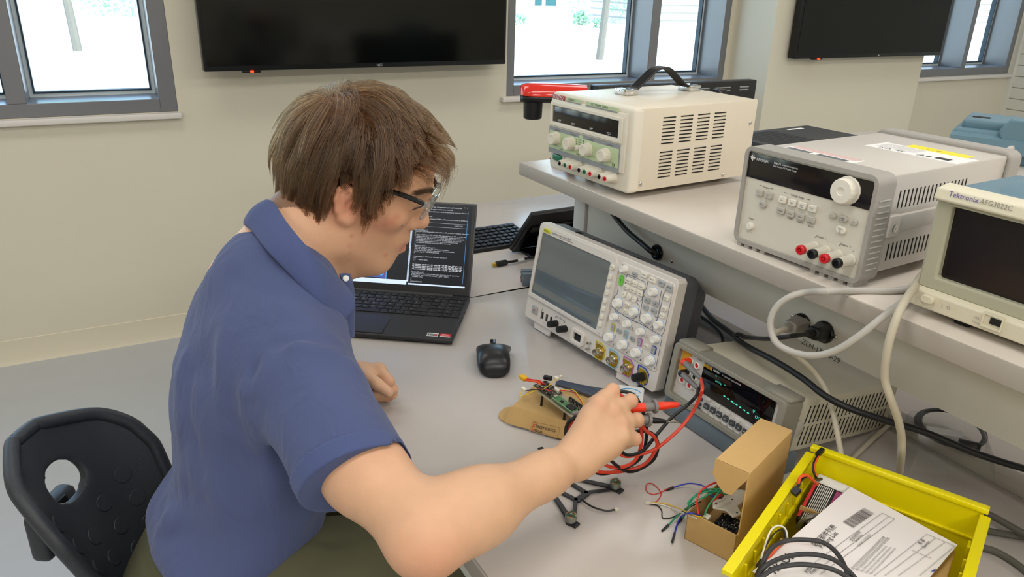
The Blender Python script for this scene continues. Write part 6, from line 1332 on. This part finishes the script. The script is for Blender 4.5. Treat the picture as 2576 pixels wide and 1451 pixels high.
folds = [fold(AT(*p0), AT(*p1), w_, h_) for p0, p1, w_, h_ in (
    ((640, 880, .90), (655, 1010, .885), .011, -.006), ((655, 1010, .885), (760, 1230, .87), .012, -.009), ((640, 870, .9), (860, 850, .86), .010, -.006), ((700, 850, .88), (870, 900, .85), .012, .007), ((660, 960, .88), (900, 930, .84), .012, .004),
    ((760, 960, .84), (800, 1130, .83), .009, .005), ((690, 1030, .86), (830, 1060, .82), .012, -.004), ((610, 1000, .89), (700, 1200, .88), .020, .008), ((520, 760, .97), (560, 1080, .92), .018, .006), ((455, 900, 1.03), (480, 1250, 1.0), .013, .007), ((490, 950, 1.0), (530, 1250, .95), .016, -.006),
    ((470, 1280, 1.0), (400, 1330, 1.02), .016, .010), ((430, 1300, 1.02), (620, 1290, .93), .016, .008), ((420, 1350, 1.0), (700, 1330, .92), .016, -.008), ((450, 1400, 1.0), (780, 1320, .95), .016, .009), ((500, 1420, .98), (800, 1360, .98), .014, -.007), ((560, 1160, .9), (620, 1300, .9), .018, -.006), ((640, 1180, .88), (760, 1290, .92), .016, .006),
    ((560, 640, 1.0), (640, 760, .94), .016, .004), ((650, 740, .95), (820, 800, .90), .016, .004), ((600, 660, .98), (760, 740, .95), .012, -.003), ((880, 880, .86), (900, 1000, .84), .010, .004), ((800, 1080, .83), (960, 1040, .82), .012, .003), ((850, 1180, .82), (980, 1110, .82), .010, .003))]
def shd(P):
    d = .0020*np.sin(P[:, 0]*41+P[:, 2]*23+2*np.sin(P[:, 1]*17))+.0012*np.sin(P[:, 2]*67-P[:, 0]*31+1.5*np.sin(P[:, 1]*37))
    for f_ in folds: d = d+f_(P)
    return d
for m_ in (m_shirt,):       # soft creases in the cloth
    nt2 = m_.node_tree; bp0 = [n for n in nt2.nodes if n.type == 'BUMP'][0]; tc2 = nt2.nodes.new('ShaderNodeTexCoord'); mp2 = nt2.nodes.new('ShaderNodeMapping'); mp2.inputs['Scale'].default_value = (1.0, 1.0, .55); nz2 = nt2.nodes.new('ShaderNodeTexNoise'); nz2.inputs['Scale'].default_value = 16; nz2.inputs['Detail'].default_value = 3; nz2.inputs['Distortion'].default_value = 1.2
    b2 = nt2.nodes.new('ShaderNodeBump'); b2.inputs['Strength'].default_value = .55; b2.inputs['Distance'].default_value = .012; nt2.links.new(tc2.outputs['Object'], mp2.inputs['Vector']); nt2.links.new(mp2.outputs[0], nz2.inputs['Vector']); nt2.links.new(nz2.outputs['Fac'], b2.inputs['Height']); nt2.links.new(b2.outputs[0], bp0.inputs['Normal'])
vp, F = sh.mesh(SRES, shd); shirt = vol_obj('polo_shirt', vp, F, [m_shirt], person, 3)
# rib cuff of the near sleeve
cu = Vol(); 
c0_, c1_ = cufR-cd*.012, cufR+cd*.014
cu.cap(cufR-cd*.08, cufR+cd*.06, .0662, .0640); cu.cap(cufR+lo_*.008-cd*.08, cufR+lo_*.008+cd*.06, .0605, .0580, k=.03)
cu.fn(lambda P: np.abs((P-pc+cutp*.004)@cutp)-.0125, cufR, 9, op=2); cu.cap(AM-cd*.03, EL_, .0500, .047, k=.003, op=-1)
vp, F = cu.mesh(SRES*.62); vol_obj('sleeve_cuff', vp, F, [m_shirt2], shirt, 2)
# collar: a folded band around the neck
ck = []
cpts = [((690, 517, 1.075), (636, 583, 1.07)), ((718, 560, 1.03), (672, 630, 1.015)), ((745, 595, 1.00), (715, 675, .985)), ((775, 630, .985), (760, 722, .965)), ((806, 662, .985), (805, 770, .955)), ((838, 690, 1.0), (848, 812, .965)), ((862, 715, 1.02), (884, 772, .985))]
inn = [AT(*a) for a, b in cpts]; out = [AT(*b) for a, b in cpts]
ctr_ = W(.205, 1.085, .33)
mir = lambda p: V3((p[0]-.004, 2*1.085-p[1], p[2]))
top_ = inn+[mir(p) for p in inn[::-1][:-0 or None]]; bot_ = out+[mir(p) for p in out[::-1]]
# order: front near side -> back -> far side
seqT = inn[::-1]+[mir(p) for p in inn]; seqB = out[::-1]+[mir(p) for p in out]
T_ = [V3(p) for p in spline(seqT, 5)]; B_ = [V3(p) for p in spline(seqB, 5)]
mb = MB(m_shirt2); v = []; nseg = 6
for tp, bt in zip(T_, B_):
    o_ = tp-ctr_; o_[2] *= .2; o_ = nrm(o_); 
    prof = [tp-o_*.010-V3((0, 0, .030)), tp-o_*.007-V3((0, 0, .010)), tp-o_*.003+V3((0, 0, .001)), tp+V3((0, 0, .0035)), tp+o_*.004+V3((0, 0, .001))]+[tp*(1-t)+bt*t+o_*(.005+.006*math.sin(PI*t)) for t in (.25, .5, .75, 1)]+[bt+o_*.0015, tp*.3+bt*.7+o_*.002]
    v += [tuple(p) for p in prof]
K_ = 11; f = [(i*K_+j, i*K_+j+1, (i+1)*K_+j+1, (i+1)*K_+j) for i in range(len(T_)-1) for j in range(K_-1)]
mb.add(v, f); co_ = mb.build('collar', shirt, angle=80); md = co_.modifiers.new('t', 'SOLIDIFY'); md.thickness = .0022; md.offset = 0; md = co_.modifiers.new('sub', 'SUBSURF'); md.levels = 1; md.render_levels = 2
pk = MB(m_shirt2); P_ = [AT(868, 690, 1.04), AT(876, 720, 1.03), AT(880, 770, 1.02), AT(878, 850, 1.01)]
pk.tube([tuple(p) for p in P_], .016, 10, flat=.3); pk.build('placket', shirt); b_ = AT(870, 700, 1.02); MB(m_wht).lathe([(.0045, 0), (.0045, .002), (.003, .0026), (.0003, .002)], tuple(b_), (-.2, -1, .3), 16).build('button', shirt)

# ---- trousers, belt, shoes
m_tro = M('dark_olive_twill', '4e4d36', .85, var=.08, vscale=12, bump=.15, bscale=900); m_belt = M('black_leather_belt', '18171a', .4)
tr = Vol(); tr.spine([W(.02, 1.065, -.30), W(.035, 1.065, -.23), W(.06, 1.065, -.16)], [.14, .135, .115], [.19, .185, .165], (0, 1, 0), k=.04)
for h_, k_, q_ in ((hR, kR, aR), (hL, kL, aL)): tr.cap(h_, k_+V3((0, 0, -.005)), .102, .074, k=.05); tr.cap(k_+V3((0, 0, -.005)), q_, .068, .055, k=.03)
tr.fn(lambda P: -(P[:, 2]-.085), W(.2, 1.07, -.6), 9, op=2)
tf = [fold(AT(*p0), AT(*p1), w_, h_) for p0, p1, w_, h_ in (((850, 1290, .93), (960, 1330, .9), .013, -.010), ((860, 1330, .92), (930, 1300, .9), .012, .008), ((930, 1330, .9), (1010, 1400, .88), .014, .009), ((760, 1400, .93), (900, 1340, .9), .014, -.007), ((940, 1370, .9), (950, 1450, .88), .012, -.009), ((820, 1440, .9), (880, 1370, .9), .014, .006), ((700, 1440, .93), (830, 1340, .95), .014, .006))]
vp, F = tr.mesh(.0055, lambda P: sum(f_(P) for f_ in tf)+.002*np.sin(P[:, 0]*45+P[:, 1]*30)+.0015*np.sin(P[:, 2]*60)); vol_obj('trousers', vp, F, [m_tro], person, 2)
bl = MB(m_belt); bl.tube([tuple(W(.052+.118*math.cos(a), 1.065+.17*math.sin(a), -.185+.025*math.cos(a))) for a in np.linspace(0, 2*PI, 24)[:-1]], .016, 8, closed=True, flat=.35, sub=3); bl.build('belt', person)
for q_ in (aR, aL):
    s_ = Vol(); s_.cap(q_+V3((-.03, 0, -.05)), q_+V3((.15, 0, -.060)), .040, .034); s_.fn(lambda P: -(P[:, 2]-.003), q_, 9, op=2); vp, F = s_.mesh(.006); vol_obj('shoe', vp, F, [m_black], person, 1)
# ---- hair (strands), eyebrows
m_hair = bpy.data.materials.new('brown_hair'); m_hair.use_nodes = True; nt = m_hair.node_tree; nt.nodes.clear()
ho = nt.nodes.new('ShaderNodeOutputMaterial'); hb_ = nt.nodes.new('ShaderNodeBsdfHairPrincipled'); hi = nt.nodes.new('ShaderNodeHairInfo')
hb_.parametrization = 'COLOR'; rp = nt.nodes.new('ShaderNodeValToRGB'); rp.color_ramp.elements[0].color = lin('150d07'); rp.color_ramp.elements[1].color = lin('6d4827'); rp.color_ramp.elements.new(.55).color = lin('352211')
nt.links.new(hi.outputs['Random'], rp.inputs[0]); nt.links.new(rp.outputs[0], hb_.inputs['Color']); hb_.inputs['Roughness'].default_value = .32; hb_.inputs['Radial Roughness'].default_value = .55; nt.links.new(hb_.outputs[0], ho.inputs[0])
def skull(P, o=0.):                     # rough distance to the skull in head coordinates
    d = np.full(len(P), 1e9)
    for c, r in (((-.018, 0, .040), (.100, .076, .090)), ((.040, 0, .038), (.054, .064, .056)), ((.010, 0, -.03), (.075, .066, .08)), ((-.045, 0, -.075), (.052, .055, .07))):
        r = V3(r)+o; q = P-V3(c); k0 = np.linalg.norm(q/r, axis=1); k1 = np.linalg.norm(q/(r*r), axis=1); v = k0*(k0-1)/np.maximum(k1, 1e-6)
        h = np.maximum(.03-np.abs(d-v), 0)/.03; d = np.minimum(d, v)-h*h*.03*.25
    return d
def grad(P):
    e = 1e-4; d0 = skull(P); return np.stack([(skull(P+V3(x)*e)-d0)/e for x in ((1, 0, 0), (0, 1, 0), (0, 0, 1))], 1)
def roots(n):
    out = []
    while sum(len(o) for o in out) < n:
        d = rng.normal(size=(n*3, 3)); d /= np.linalg.norm(d, axis=1)[:, None]; P = V3((-.015, 0, .02))+d*.2
        for _ in range(14): P = P-d*(skull(P)*.9)[:, None]
        k = (P[:, 2] > hairline(P[:, 0])+rng.normal(size=len(P))*.003) & ~((P[:, 0] > -.03) & (P[:, 0] < .013) & (P[:, 2] < .016) & (np.abs(P[:, 1]) > .05))
        out.append(P[k])
    return np.concatenate(out)[:n]
def strands(n, K, seedG):
    P0 = roots(n); G0 = roots(seedG); 
    crown = V3((-.072, -.012, .105))
    def grow(P, jit):
        m = len(P); N = grad(P); N /= np.linalg.norm(N, axis=1)[:, None]; up = P[:, 2]
        away = P-crown; away -= N*(away*N).sum(1)[:, None]; away /= np.linalg.norm(away, axis=1)[:, None]+1e-6
        front = np.clip((P[:, 0]+.03)/.10, 0, 1)*np.clip((P[:, 2]-.02)/.06, 0, 1)
        low = np.clip((.04-P[:, 2])/.10, 0, 1)
        top = np.clip((P[:, 2]-.045)/.05, 0, 1)
        zend = hairline(P[:, 0]+.008+.024*np.clip((P[:, 0]+.05)/.08, 0, 1))-.002+.034*np.clip((P[:, 0]-.005)/.03, 0, 1)+.022*((P[:, 0] > -.050) & (P[:, 0] < .015))+rng.normal(size=m)*.006
        L = np.clip((P[:, 2]-zend)/.93+.006, .012, .098)+rng.normal(size=m)*.004; L = np.maximum(L, .010); L = np.where(front > .40,   .026+rng.normal(size=m)*.006, L); L = np.where((P[:, 0] > .025) & (front <= .40), L*.72, L)
        d = away*1.0+N*(.40+.35*top+.2*front)[:, None]; d[:, 0] += .60*front+.10; d[:, 1] *= 1-.6*front; d[:, 2] += .5*front; d += rng.normal(size=(m, 3))*jit
        d /= np.linalg.norm(d, axis=1)[:, None]; pts = [P]; st = (L/(K-1))[:, None]; p = P.copy()
        grav = V3((-.10, 0, -1)); 
        for k in range(1, K):
            t = k/(K-1); d = d+(grav*(.15+.15*t))*(1-.8*front)[:, None]; d += rng.normal(size=(m, 3))*jit*.35
            d /= np.linalg.norm(d, axis=1)[:, None]; p = p+d*st
            off = (.005+.0115*np.minimum(1, t*2.2))*(1+.25*front+.45*top)*(1-.45*low); s_ = skull(p); push = np.maximum(off-s_, 0)
            n_ = grad(p); n_ /= np.linalg.norm(n_, axis=1)[:, None]; p = p+n_*(push*.8)[:, None]
            pull = np.maximum(s_-off*1.5, 0)*(1-front*.7); p = p-n_*(pull*.35)[:, None]
            dn = (d*n_).sum(1); d = np.where((push > 0)[:, None], d-n_*(np.minimum(dn, 0))[:, None], d); pts.append(p.copy())
        return np.stack(pts, 1)
    G = grow(G0, .17); S = grow(P0, .06)
    # clumping towards guides
    for i in range(0, n, 2000):
        D = ((P0[i:i+2000, None, :]-G0[None])**2).sum(2); j = D.argmin(1); w = (np.linspace(0, 1, K)**1.0*.92)[None, :, None]*(.55+.45*rng.random((len(j), 1, 1)))
        S[i:i+2000] = S[i:i+2000]*(1-w)+(G[j]+(P0[i:i+2000]-G0[j])[:, None, :]*.22)*w
    return S
def hair_obj(name, S, r0, r1, mat, parent):
    n, K = S.shape[:2]; hc = bpy.data.hair_curves.new(name); hc.add_curves([K]*n)
    Wd = HO+S.reshape(-1, 3)@HM; hc.attributes['position'].data.foreach_set('vector', Wd.astype(np.float32).ravel())
    ra = hc.attributes.get('radius') or hc.attributes.new('radius', 'FLOAT', 'POINT'); ra.data.foreach_set('value', np.tile(np.interp(np.linspace(0, 1, K), [0, .5, 1], [r0, r0*.85, r1]), n).astype(np.float32))
    hc.materials.append(mat); o = bpy.data.objects.new(name, hc); COL.objects.link(o); o.parent = parent; return o
hair = hair_obj('hair', strands(NHAIR, 15, 430), .00017*HTH, .00006*HTH, m_hair, person)
# fringe wisps that fall free of the forehead
n = 130; k = np.linspace(0, 1, 14)[None, :, None]; r_ = rng.normal(size=(n, 1, 3))
a = V3((.086, -.005, .075))+r_*V3((.008, .020, .008)); b = V3((.124, -.012, .078))+r_*V3((.006, .016, .008)); c = V3((.112, -.012, .046))+rng.normal(size=(n, 1, 3))*V3((.006, .014, .014))
hair_obj('fringe', a*(1-k)**2+2*b*k*(1-k)+c*k*k, .00016*HTH, .00005*HTH, m_hair, person)
n = 520; m_brow = M('eyebrow_hair', '4a3524', .7); s = np.where(rng.random(n) < .5, 1, -1); t = rng.random(n); y = .013+.036*t; x = .0985-.013*t**2-.001; z = .027+.005*np.sin(t*2.4)+rng.normal(size=n)*.0022
p0 = np.stack([x, s*y, z], 1); d = np.stack([-.012*t, s*(.5+.5*t)*.011, .004*(1-t)-.002*t], 1); k = np.linspace(0, 1, 5)[None, :, None]
hair_obj('eyebrow', p0[:, None]+d[:, None]*k+V3((.003, 0, 0))*np.sin(k*PI)+V3((.002, 0, 0)), .00014, .00005, m_brow, person)
# ---- glasses
m_gl = M('black_acetate', '141414', .2); m_clr = M('clear_acetate', 'e4e6e4', .08, trans=.85); g_len = glass_mat('spectacle_lens', 'eef3f2', .035)
def hM(mb): mb.X = Matrix([[*(HM.T[i]), HO[i]] for i in range(3)]+[[0, 0, 0, 1]]); return mb
gf = hM(MB(m_clr)); 
def rim(s): return [(.1065-.0020*((abs(y_)-.034)/.02)+.22*(z_-.012)-.004*(abs(y_)/.06)**2, s*y_, z_) for y_, z_ in [(.034+.0245*math.copysign(abs(math.cos(a))**.7, math.cos(a)), .0085+.0185*math.copysign(abs(math.sin(a))**.75, math.sin(a))) for a in np.linspace(0, 2*PI, 28)[:-1]]]
for s in (1, -1): gf.tube(rim(s), .0011, 6, closed=True, sub=1)
gf.tube([(.1025, .0105, .013), (.1055, 0, .0155), (.1025, -.0105, .013)], .0018, 8)
for s in (1, -1): gf.rbox(.0975, .1075, s*.0605-.0022, s*.0605+.0022, .0135, .0235, .0018)
gl = gf.build('glasses', person)
for s in (1, -1):
    r_ = rim(s); ln = hM(MB(g_len)); c_ = np.mean(np.array(r_), 0)+V3((.0015, 0, 0)); m_ = len(r_); ln.add([tuple(p) for p in r_]+[tuple(c_)], [(i, (i+1) % m_, m_) for i in range(m_)]); ln.build('lens', gl, angle=180)
    tp = hM(MB(m_gl)); tp.tube([(.0975, s*.0625, .0205), (.06, s*.0695, .025), (.02, s*.0755, .0225), (-.008, s*.0785, .016), (-.028, s*.076, -.002), (-.034, s*.073, -.018)], .0026, 8, flat=.55, radii=[.0044, .0042, .0032, .0026, .0026, .0022]); tp.build('temple', gl)
# ================================================================ chair behind the person
m_ch = M('black_polypropylene', '2b2e33', .42, bump=.25, bscale=500, spec=.5); m_chst = M('black_chair_steel', '1a1a1b', .3, metal=.3)
CHC = V3((.066, 1.105, 0)); cr_ = R(CHYAW)     # facing direction
t = thing('chair', 'black moulded plastic chair with handle slot and raised dots behind the person', 'chair', tuple(CHC), cr_)
# local: y = facing direction, x across, z up
VV = [0, .2, .5, .72, .84, .91, .96, .985, 1]; HW_ = [.072, .088, .124, .136, .130, .116, .092, .068, .03]
def shell_pt(u, v):    # u -1..1 across, v 0..1 up the back
    hw_ = float(np.interp(v, VV, HW_)); x = u*hw_; z = .425+.350*v; y = -.150-.19*(v-.25)+.075*abs(x/.136)**2.2
    return Vector((x, y, z))
N_, Mv = 36, 32
def outline_scale(v): return 1
mb = MB(m_ch); v = []; idx = {}
def su(u, v_): return u
def inslot(u, v_): return ((u*.9-.0)/.42)**2+((v_-.745)/.075)**2 < 1 if True else False
grid = [[shell_pt(-1+2*i/N_, (j/Mv)**.85 if j < Mv else 1) for i in range(N_+1)] for j in range(Mv+1)]
for th_ in (0, -.016):
    for j in range(Mv+1):
        for i in range(N_+1): p = grid[j][i]; v.append((p.x, p.y+th_, p.z))
n1 = (N_+1)*(Mv+1); f = []; hole = set()
for j in range(Mv):
    for i in range(N_):
        if ((-1+2*(i+.5)/N_)/.30)**2+((((j+.5)/Mv)**.85-.755)/.085)**2 < 1: hole.add((i, j)); continue
        a = j*(N_+1)+i; f += [(a, a+1, a+N_+2, a+N_+1), (n1+a, n1+a+N_+1, n1+a+N_+2, n1+a+1)]
hv = {j_*(N_+1)+i_ for (i, j) in hole for i_ in (i, i+1) for j_ in (j, j+1)}; kv = {q_ for q in f if q[0] < n1 for q_ in q}
for q_ in hv & kv:                       # round the slot
    i, j = q_ % (N_+1), q_//(N_+1); u_, v_ = -1+2*i/N_, (j/Mv)**.85; a_, b_ = u_/.30, (v_-.755)/.085; r_ = math.hypot(a_, b_); p = shell_pt(.30*a_/r_, .755+.085*b_/r_)
    v[q_] = (p.x, p.y, p.z); v[n1+q_] = (p.x, p.y-.016, p.z)
bd = {}
for q in f:
    for a, b in zip(q, q[1:]+q[:1]): bd[(min(a, b), max(a, b))] = bd.get((min(a, b), max(a, b)), 0)+1
for (a, b), c_ in list(bd.items()):
    if c_ == 1 and a < n1 and b < n1: f.append((a, b, n1+b, n1+a))
mb.add(v, f)
rim_ = [grid[j][0] for j in range(0, Mv+1, 2)]+[grid[Mv][i] for i in range(2, N_-1, 3)]+[grid[j][N_] for j in range(Mv, -1, -2)]
mb.tube([tuple(p+Vector((0, -.006, 0))) for p in rim_], .0125, 10, sub=2)
back = mb.build('backrest', t, angle=60); md = back.modifiers.new('sub', 'SUBSURF'); md.levels = 1; md.render_levels = 1
for k, u in enumerate((-.60, -.22, .22, .60)):
    for j in range(5):
        vv = .14+.125*j+(.0625 if k % 2 else 0)
        if vv > .60 and abs(u) < .5: continue
        c = shell_pt(u, vv); c2 = shell_pt(u+.02, vv); c3 = shell_pt(u, vv+.02); nn = (c2-c).cross(c3-c).normalized(); nn = nn if nn.y > 0 else -nn
        MB(m_ch).lathe([(.0148, -.002), (.0146, .0012), (.0138, .002), (.0003, .002)], c, nn, 26).build('grip_dot', back)
st_ = MB(m_ch); g = []
for j in range(13):
    for i in range(17):
        u, w_ = -1+2*i/16, j/12; s_ = (1-abs(w_*2-1)**5)
        g.append((u*np.interp(w_, [0, .3, 1], [.15, .195, .2])*(.55+.45*s_), -.12+.36*w_, .465-.018*(1-abs(u)**3)*math.sin(PI*min(1, w_*1.2))-.03*max(0, w_-.8)**1.2*4))
vv = g+[(a, b, c-.016) for a, b, c in g]; n1 = len(g); f = []
for j in range(12):
    for i in range(16): a = j*17+i; f += [(a, a+1, a+18, a+17), (n1+a, n1+a+17, n1+a+18, n1+a+1)]
bd = {}
for q in f:
    for a, b in zip(q, q[1:]+q[:1]): bd[(min(a, b), max(a, b))] = bd.get((min(a, b), max(a, b)), 0)+1
f += [(a, b, n1+b, n1+a) for (a, b), c_ in bd.items() if c_ == 1 and b < n1]
st_.add(vv, f); st_.build('seat', t, angle=60)
b = MB(m_chst); b.tube([(0, .1, .43), (0, -.08, .43), (0, -.18, .45), (0, -.245, .56), (0, -.285, .64)], .018, 10, flat=1.6); b.build('back_bracket', t)
MB(m_ch).rbox(-.05, .05, -.30, -.265, .56, .65, .012, 3).build('bracket_cover', t)
MB(m_chst).cyl((0, .05, .10), (0, .05, .43), .022).build('gas_column', t)
for k in range(5):
    a = 2*PI*k/5+.3; MB(m_chst).tube([(0, .05, .11), (.15*math.cos(a), .05+.15*math.sin(a), .095), (.27*math.cos(a), .05+.27*math.sin(a), .07)], .018, 8).build('base_leg', t); MB(m_black).cyl((.27*math.cos(a)-.012, .05+.27*math.sin(a), .026), (.27*math.cos(a)+.012, .05+.27*math.sin(a), .026), .026).build('castor', t)

# ================================================================ multimeter leads: two probes held in the right hand, cables looped below
m_pgrey = M('grey_probe_body', '7b7774', .45); m_pred = M('orange_red_probe', 'e8391c', .35); m_rcab = M('red_lead_cable', 'e0452c', .38); m_bcab2 = M('black_lead_cable', '1a1a1b', .4)
def lead(name, label, guard, tipdir_to, tail, col, cab, plug_a, plug_b, pts, tipcol, cap_len):
    g_ = Vector(guard); tl = Vector(tail); d_ = (g_-tl).normalized(); L = (g_-tl).length
    t_ = thing(name, label, 'test lead', g_, group='multimeter test leads')
    MB(m_pgrey).lathe([(.0028, -L-.020), (.0036, -L-.012), (.0042, -L), (.0060, -L+.012), (.0062, -L*.5), (.0066, -.02), (.0062, -.006), (.0062, -.002), (.0098, -.002), (.0102, .0), (.0098, .0022), (.006, .0022), (.006, .004), (.0003, .004)], (0, 0, 0), d_, 22).build('handle', t_)
    if cap_len > .02: MB(tipcol).lathe([(.0052, .003), (.0062, .006), (.0060, .012), (.0045, cap_len-.004), (.0034, cap_len), (.0003, cap_len)], (0, 0, 0), d_, 20).build('tip_cover', t_)
    MB(m_steel).lathe([(.0011, .0), (.0011, cap_len+.010), (.0003, cap_len+.012)], (0, 0, 0), d_, 10).build('probe_tip', t_)
    if cap_len <= .02: MB(tipcol).lathe([(.0048, .002), (.0046, .010), (.0030, .0265), (.0012, .028)], (0, 0, 0), d_, 20).build('tip_cover', t_); MB(m_steel).lathe([(.0010, .02), (.0010, .049), (.0002, .052)], (0, 0, 0), d_, 10).build('probe_needle', t_)
    if col is not None: MB(col).lathe([(.0065, -.055), (.0069, -.050), (.0069, -.020), (.0067, -.016)], (0, 0, 0), d_, 20).build('colour_band', t_)
    MB(cab).tube([Vector(p)-g_ for p in [tl-d_*.018]+list(pts)], .0027, 10).build('cable', t_)
    a, b = Vector(plug_a)-g_, Vector(plug_b)-g_
    return t_, a, b
fr_ = Matrix.Translation((.814, .911, T+.035)) @ Matrix.Rotation(R(-86.17), 4, 'Z') @ Matrix.Rotation(R(-8.07), 4, 'X')
FP = lambda x, y, z: fr_ @ Vector((x, y, z))
def elbow(t_, g_, jx, jz, endp, col):      # right-angled plug: stub out of the jack, then a long grey sleeve
    P0, P1 = FP(jx, .002, jz)-g_, FP(jx, -.016, jz)-g_; P2 = Vector(endp)-g_
    MB(col).tube([P0, P1, P1.lerp(P2, .10)], .0058, 12, sub=4).build('plug', t_)
    MB(m_pgrey).tube([P1.lerp(P2, .06), P1.lerp(P2, .3), P1.lerp(P2, .8), P2], .0050, 12, sub=2, radii=[.0056, .0054, .0040, .0030]).build('plug_sleeve', t_)
eR = at(*((1640+595/4.836), (840+545/4.836)), 0, .795); eB = at(*((1640+560/4.836), (840+665/4.836)), 0, .797)
D_ = lambda x, y, d: dep(x, y, d)
# red
gR = D_(1647, 1022, 1.085); tR = D_(1492, 1034, 1.065)
loopR = [D_(1470, 1040, 1.062), D_(1448, 1050, 1.062), D_(1432, 1075, 1.068), D_(1430, 1110, 1.08), D_(1450, 1155, 1.105), D_(1500, 1185, 1.135), D_(1560, 1186, 1.16), D_(1620, 1168, 1.165), D_(1652, 1125, 1.15), D_(1645, 1098, 1.14), D_(1622, 1080, 1.12), D_(1600, 1040, 1.10), D_(1570, 1000, 1.095), D_(1530, 985, 1.09), D_(1495, 1003, 1.085), D_(1478, 1040, 1.085), D_(1478, 1090, 1.095), D_(1500, 1150, 1.12), D_(1545, 1176, 1.145), D_(1595, 1160, 1.15), D_(1614, 1110, 1.14), D_(1605, 1060, 1.12), D_(1560, 1050, 1.11), D_(1530, 1100, 1.115), D_(1565, 1145, 1.13), D_(1610, 1142, 1.14), D_(1650, 1128, 1.15), D_(1700, 1088, 1.16), D_(1737, 1045, 1.165), D_(1760, 1000, 1.16), D_(1767, 975, 1.155)]
t1_, a, b = lead('test_lead', 'red multimeter lead with orange tipped probe held in the right hand', gR, None, tR, m_pred, m_rcab, eR, eR, loopR+[eR], m_pred, .036)
elbow(t1_, Vector(gR), .0365, .0795, eR, m_pred)
# black
gB = D_(1631, 1056, 1.08); tB = D_(1474, 1042, 1.055)
loopB = [D_(1452, 1046, 1.053), D_(1432, 1060, 1.055), D_(1423, 1085, 1.062), D_(1430, 1120, 1.078), D_(1460, 1165, 1.11), D_(1510, 1191, 1.145), D_(1570, 1178, 1.165), D_(1612, 1150, 1.16), D_(1626, 1100, 1.145), D_(1622, 1050, 1.12), D_(1600, 1000, 1.10), D_(1570, 985, 1.095), D_(1535, 992, 1.09), D_(1500, 1020, 1.09), D_(1490, 1080, 1.10), D_(1520, 1140, 1.12), D_(1580, 1186, 1.16), D_(1640, 1160, 1.166), D_(1655, 1120, 1.155), D_(1640, 1090, 1.145), D_(1600, 1085, 1.13), D_(1560, 1110, 1.12), D_(1572, 1143, 1.13), D_(1615, 1135, 1.14), D_(1650, 1095, 1.15), D_(1690, 1050, 1.155), D_(1730, 1018, 1.155), D_(1752, 995, 1.152)]
t2_, a, b = lead('test_lead', 'black multimeter lead with bare needle probe held in the right hand', gB, None, tB, None, m_bcab2, eB, eB, loopB+[eB], m_black, .02)
elbow(t2_, Vector(gB), .0365, .0585, eB, m_black)
# ================================================================ light, sky, camera
cam = bpy.data.cameras.new('camera'); co = bpy.data.objects.new('camera', cam); COL.objects.link(co)
cam.sensor_width = 36; cam.lens = FPX/2576*36; cam.clip_start = .02
co.matrix_world = Matrix(((CR.x, CU.x, -CF.x, CAM.x), (CR.y, CU.y, -CF.y, CAM.y), (CR.z, CU.z, -CF.z, CAM.z), (0, 0, 0, 1)))
SC.camera = co
wd = bpy.data.worlds.new('sky'); SC.world = wd; wd.use_nodes = True; nt = wd.node_tree
sk = nt.nodes.new('ShaderNodeTexSky'); sk.sky_type = 'NISHITA'; sk.sun_disc = False; sk.sun_elevation = R(48); sk.sun_rotation = R(150); sk.air_density = 1.2; sk.dust_density = 1.5
nt.links.new(sk.outputs[0], nt.nodes['Background'].inputs[0]); nt.nodes['Background'].inputs[1].default_value = SKY
def lamp(name, kind, loc, rot, energy, col=(1, 1, 1), size=None, sy=None, shape='RECTANGLE'):
    l = bpy.data.lights.new(name, kind); o = bpy.data.objects.new(name, l); COL.objects.link(o); o.location = loc; o.rotation_euler = rot; l.energy = energy; l.color = col
    if size: l.shape = shape; l.size = size; l.size_y = sy or size
    return o
s = lamp('sun', 'SUN', (0, -5, 9), (R(40), 0, R(-25)), SUN, (1, .96, .9)); s.data.angle = R(.6)
for x, y in [(-2.2, -1.9), (-.1, -1.9), (2.0, -1.9), (4.1, -1.9), (-2.2, .35), (-.1, .35), (2.0, .35), (4.1, .35), (-2.2, 2.3), (-.1, 2.3), (2.0, 2.3), (4.1, 2.3)]:
    lamp('ceiling_lamp', 'AREA', (x, y, 2.78), (0, 0, 0), LAMP*{-1.9: 2.3, .35: .80, 2.3: .55}[y], (1, .972, .925), 1.25, .5)
for a_, b_ in opens:                       # daylight portals in the window openings
    o = lamp('window_portal', 'AREA', ((a_+b_)/2, YW+.3, (ZB+ZT)/2), (R(-90), 0, 0), 1, size=b_-a_, sy=ZT-ZB); o.data.cycles.is_portal = True
SC.view_settings.view_transform = 'Standard'; SC.view_settings.look = 'None'; SC.view_settings.exposure = EXPO; SC.view_settings.gamma = 1; SC.view_settings.use_curve_mapping = False
SC.cycles.use_denoising = True; SC.cycles.max_bounces = 7; SC.cycles.caustics_reflective = False; SC.cycles.caustics_refractive = False; SC.cycles.transparent_max_bounces = 24
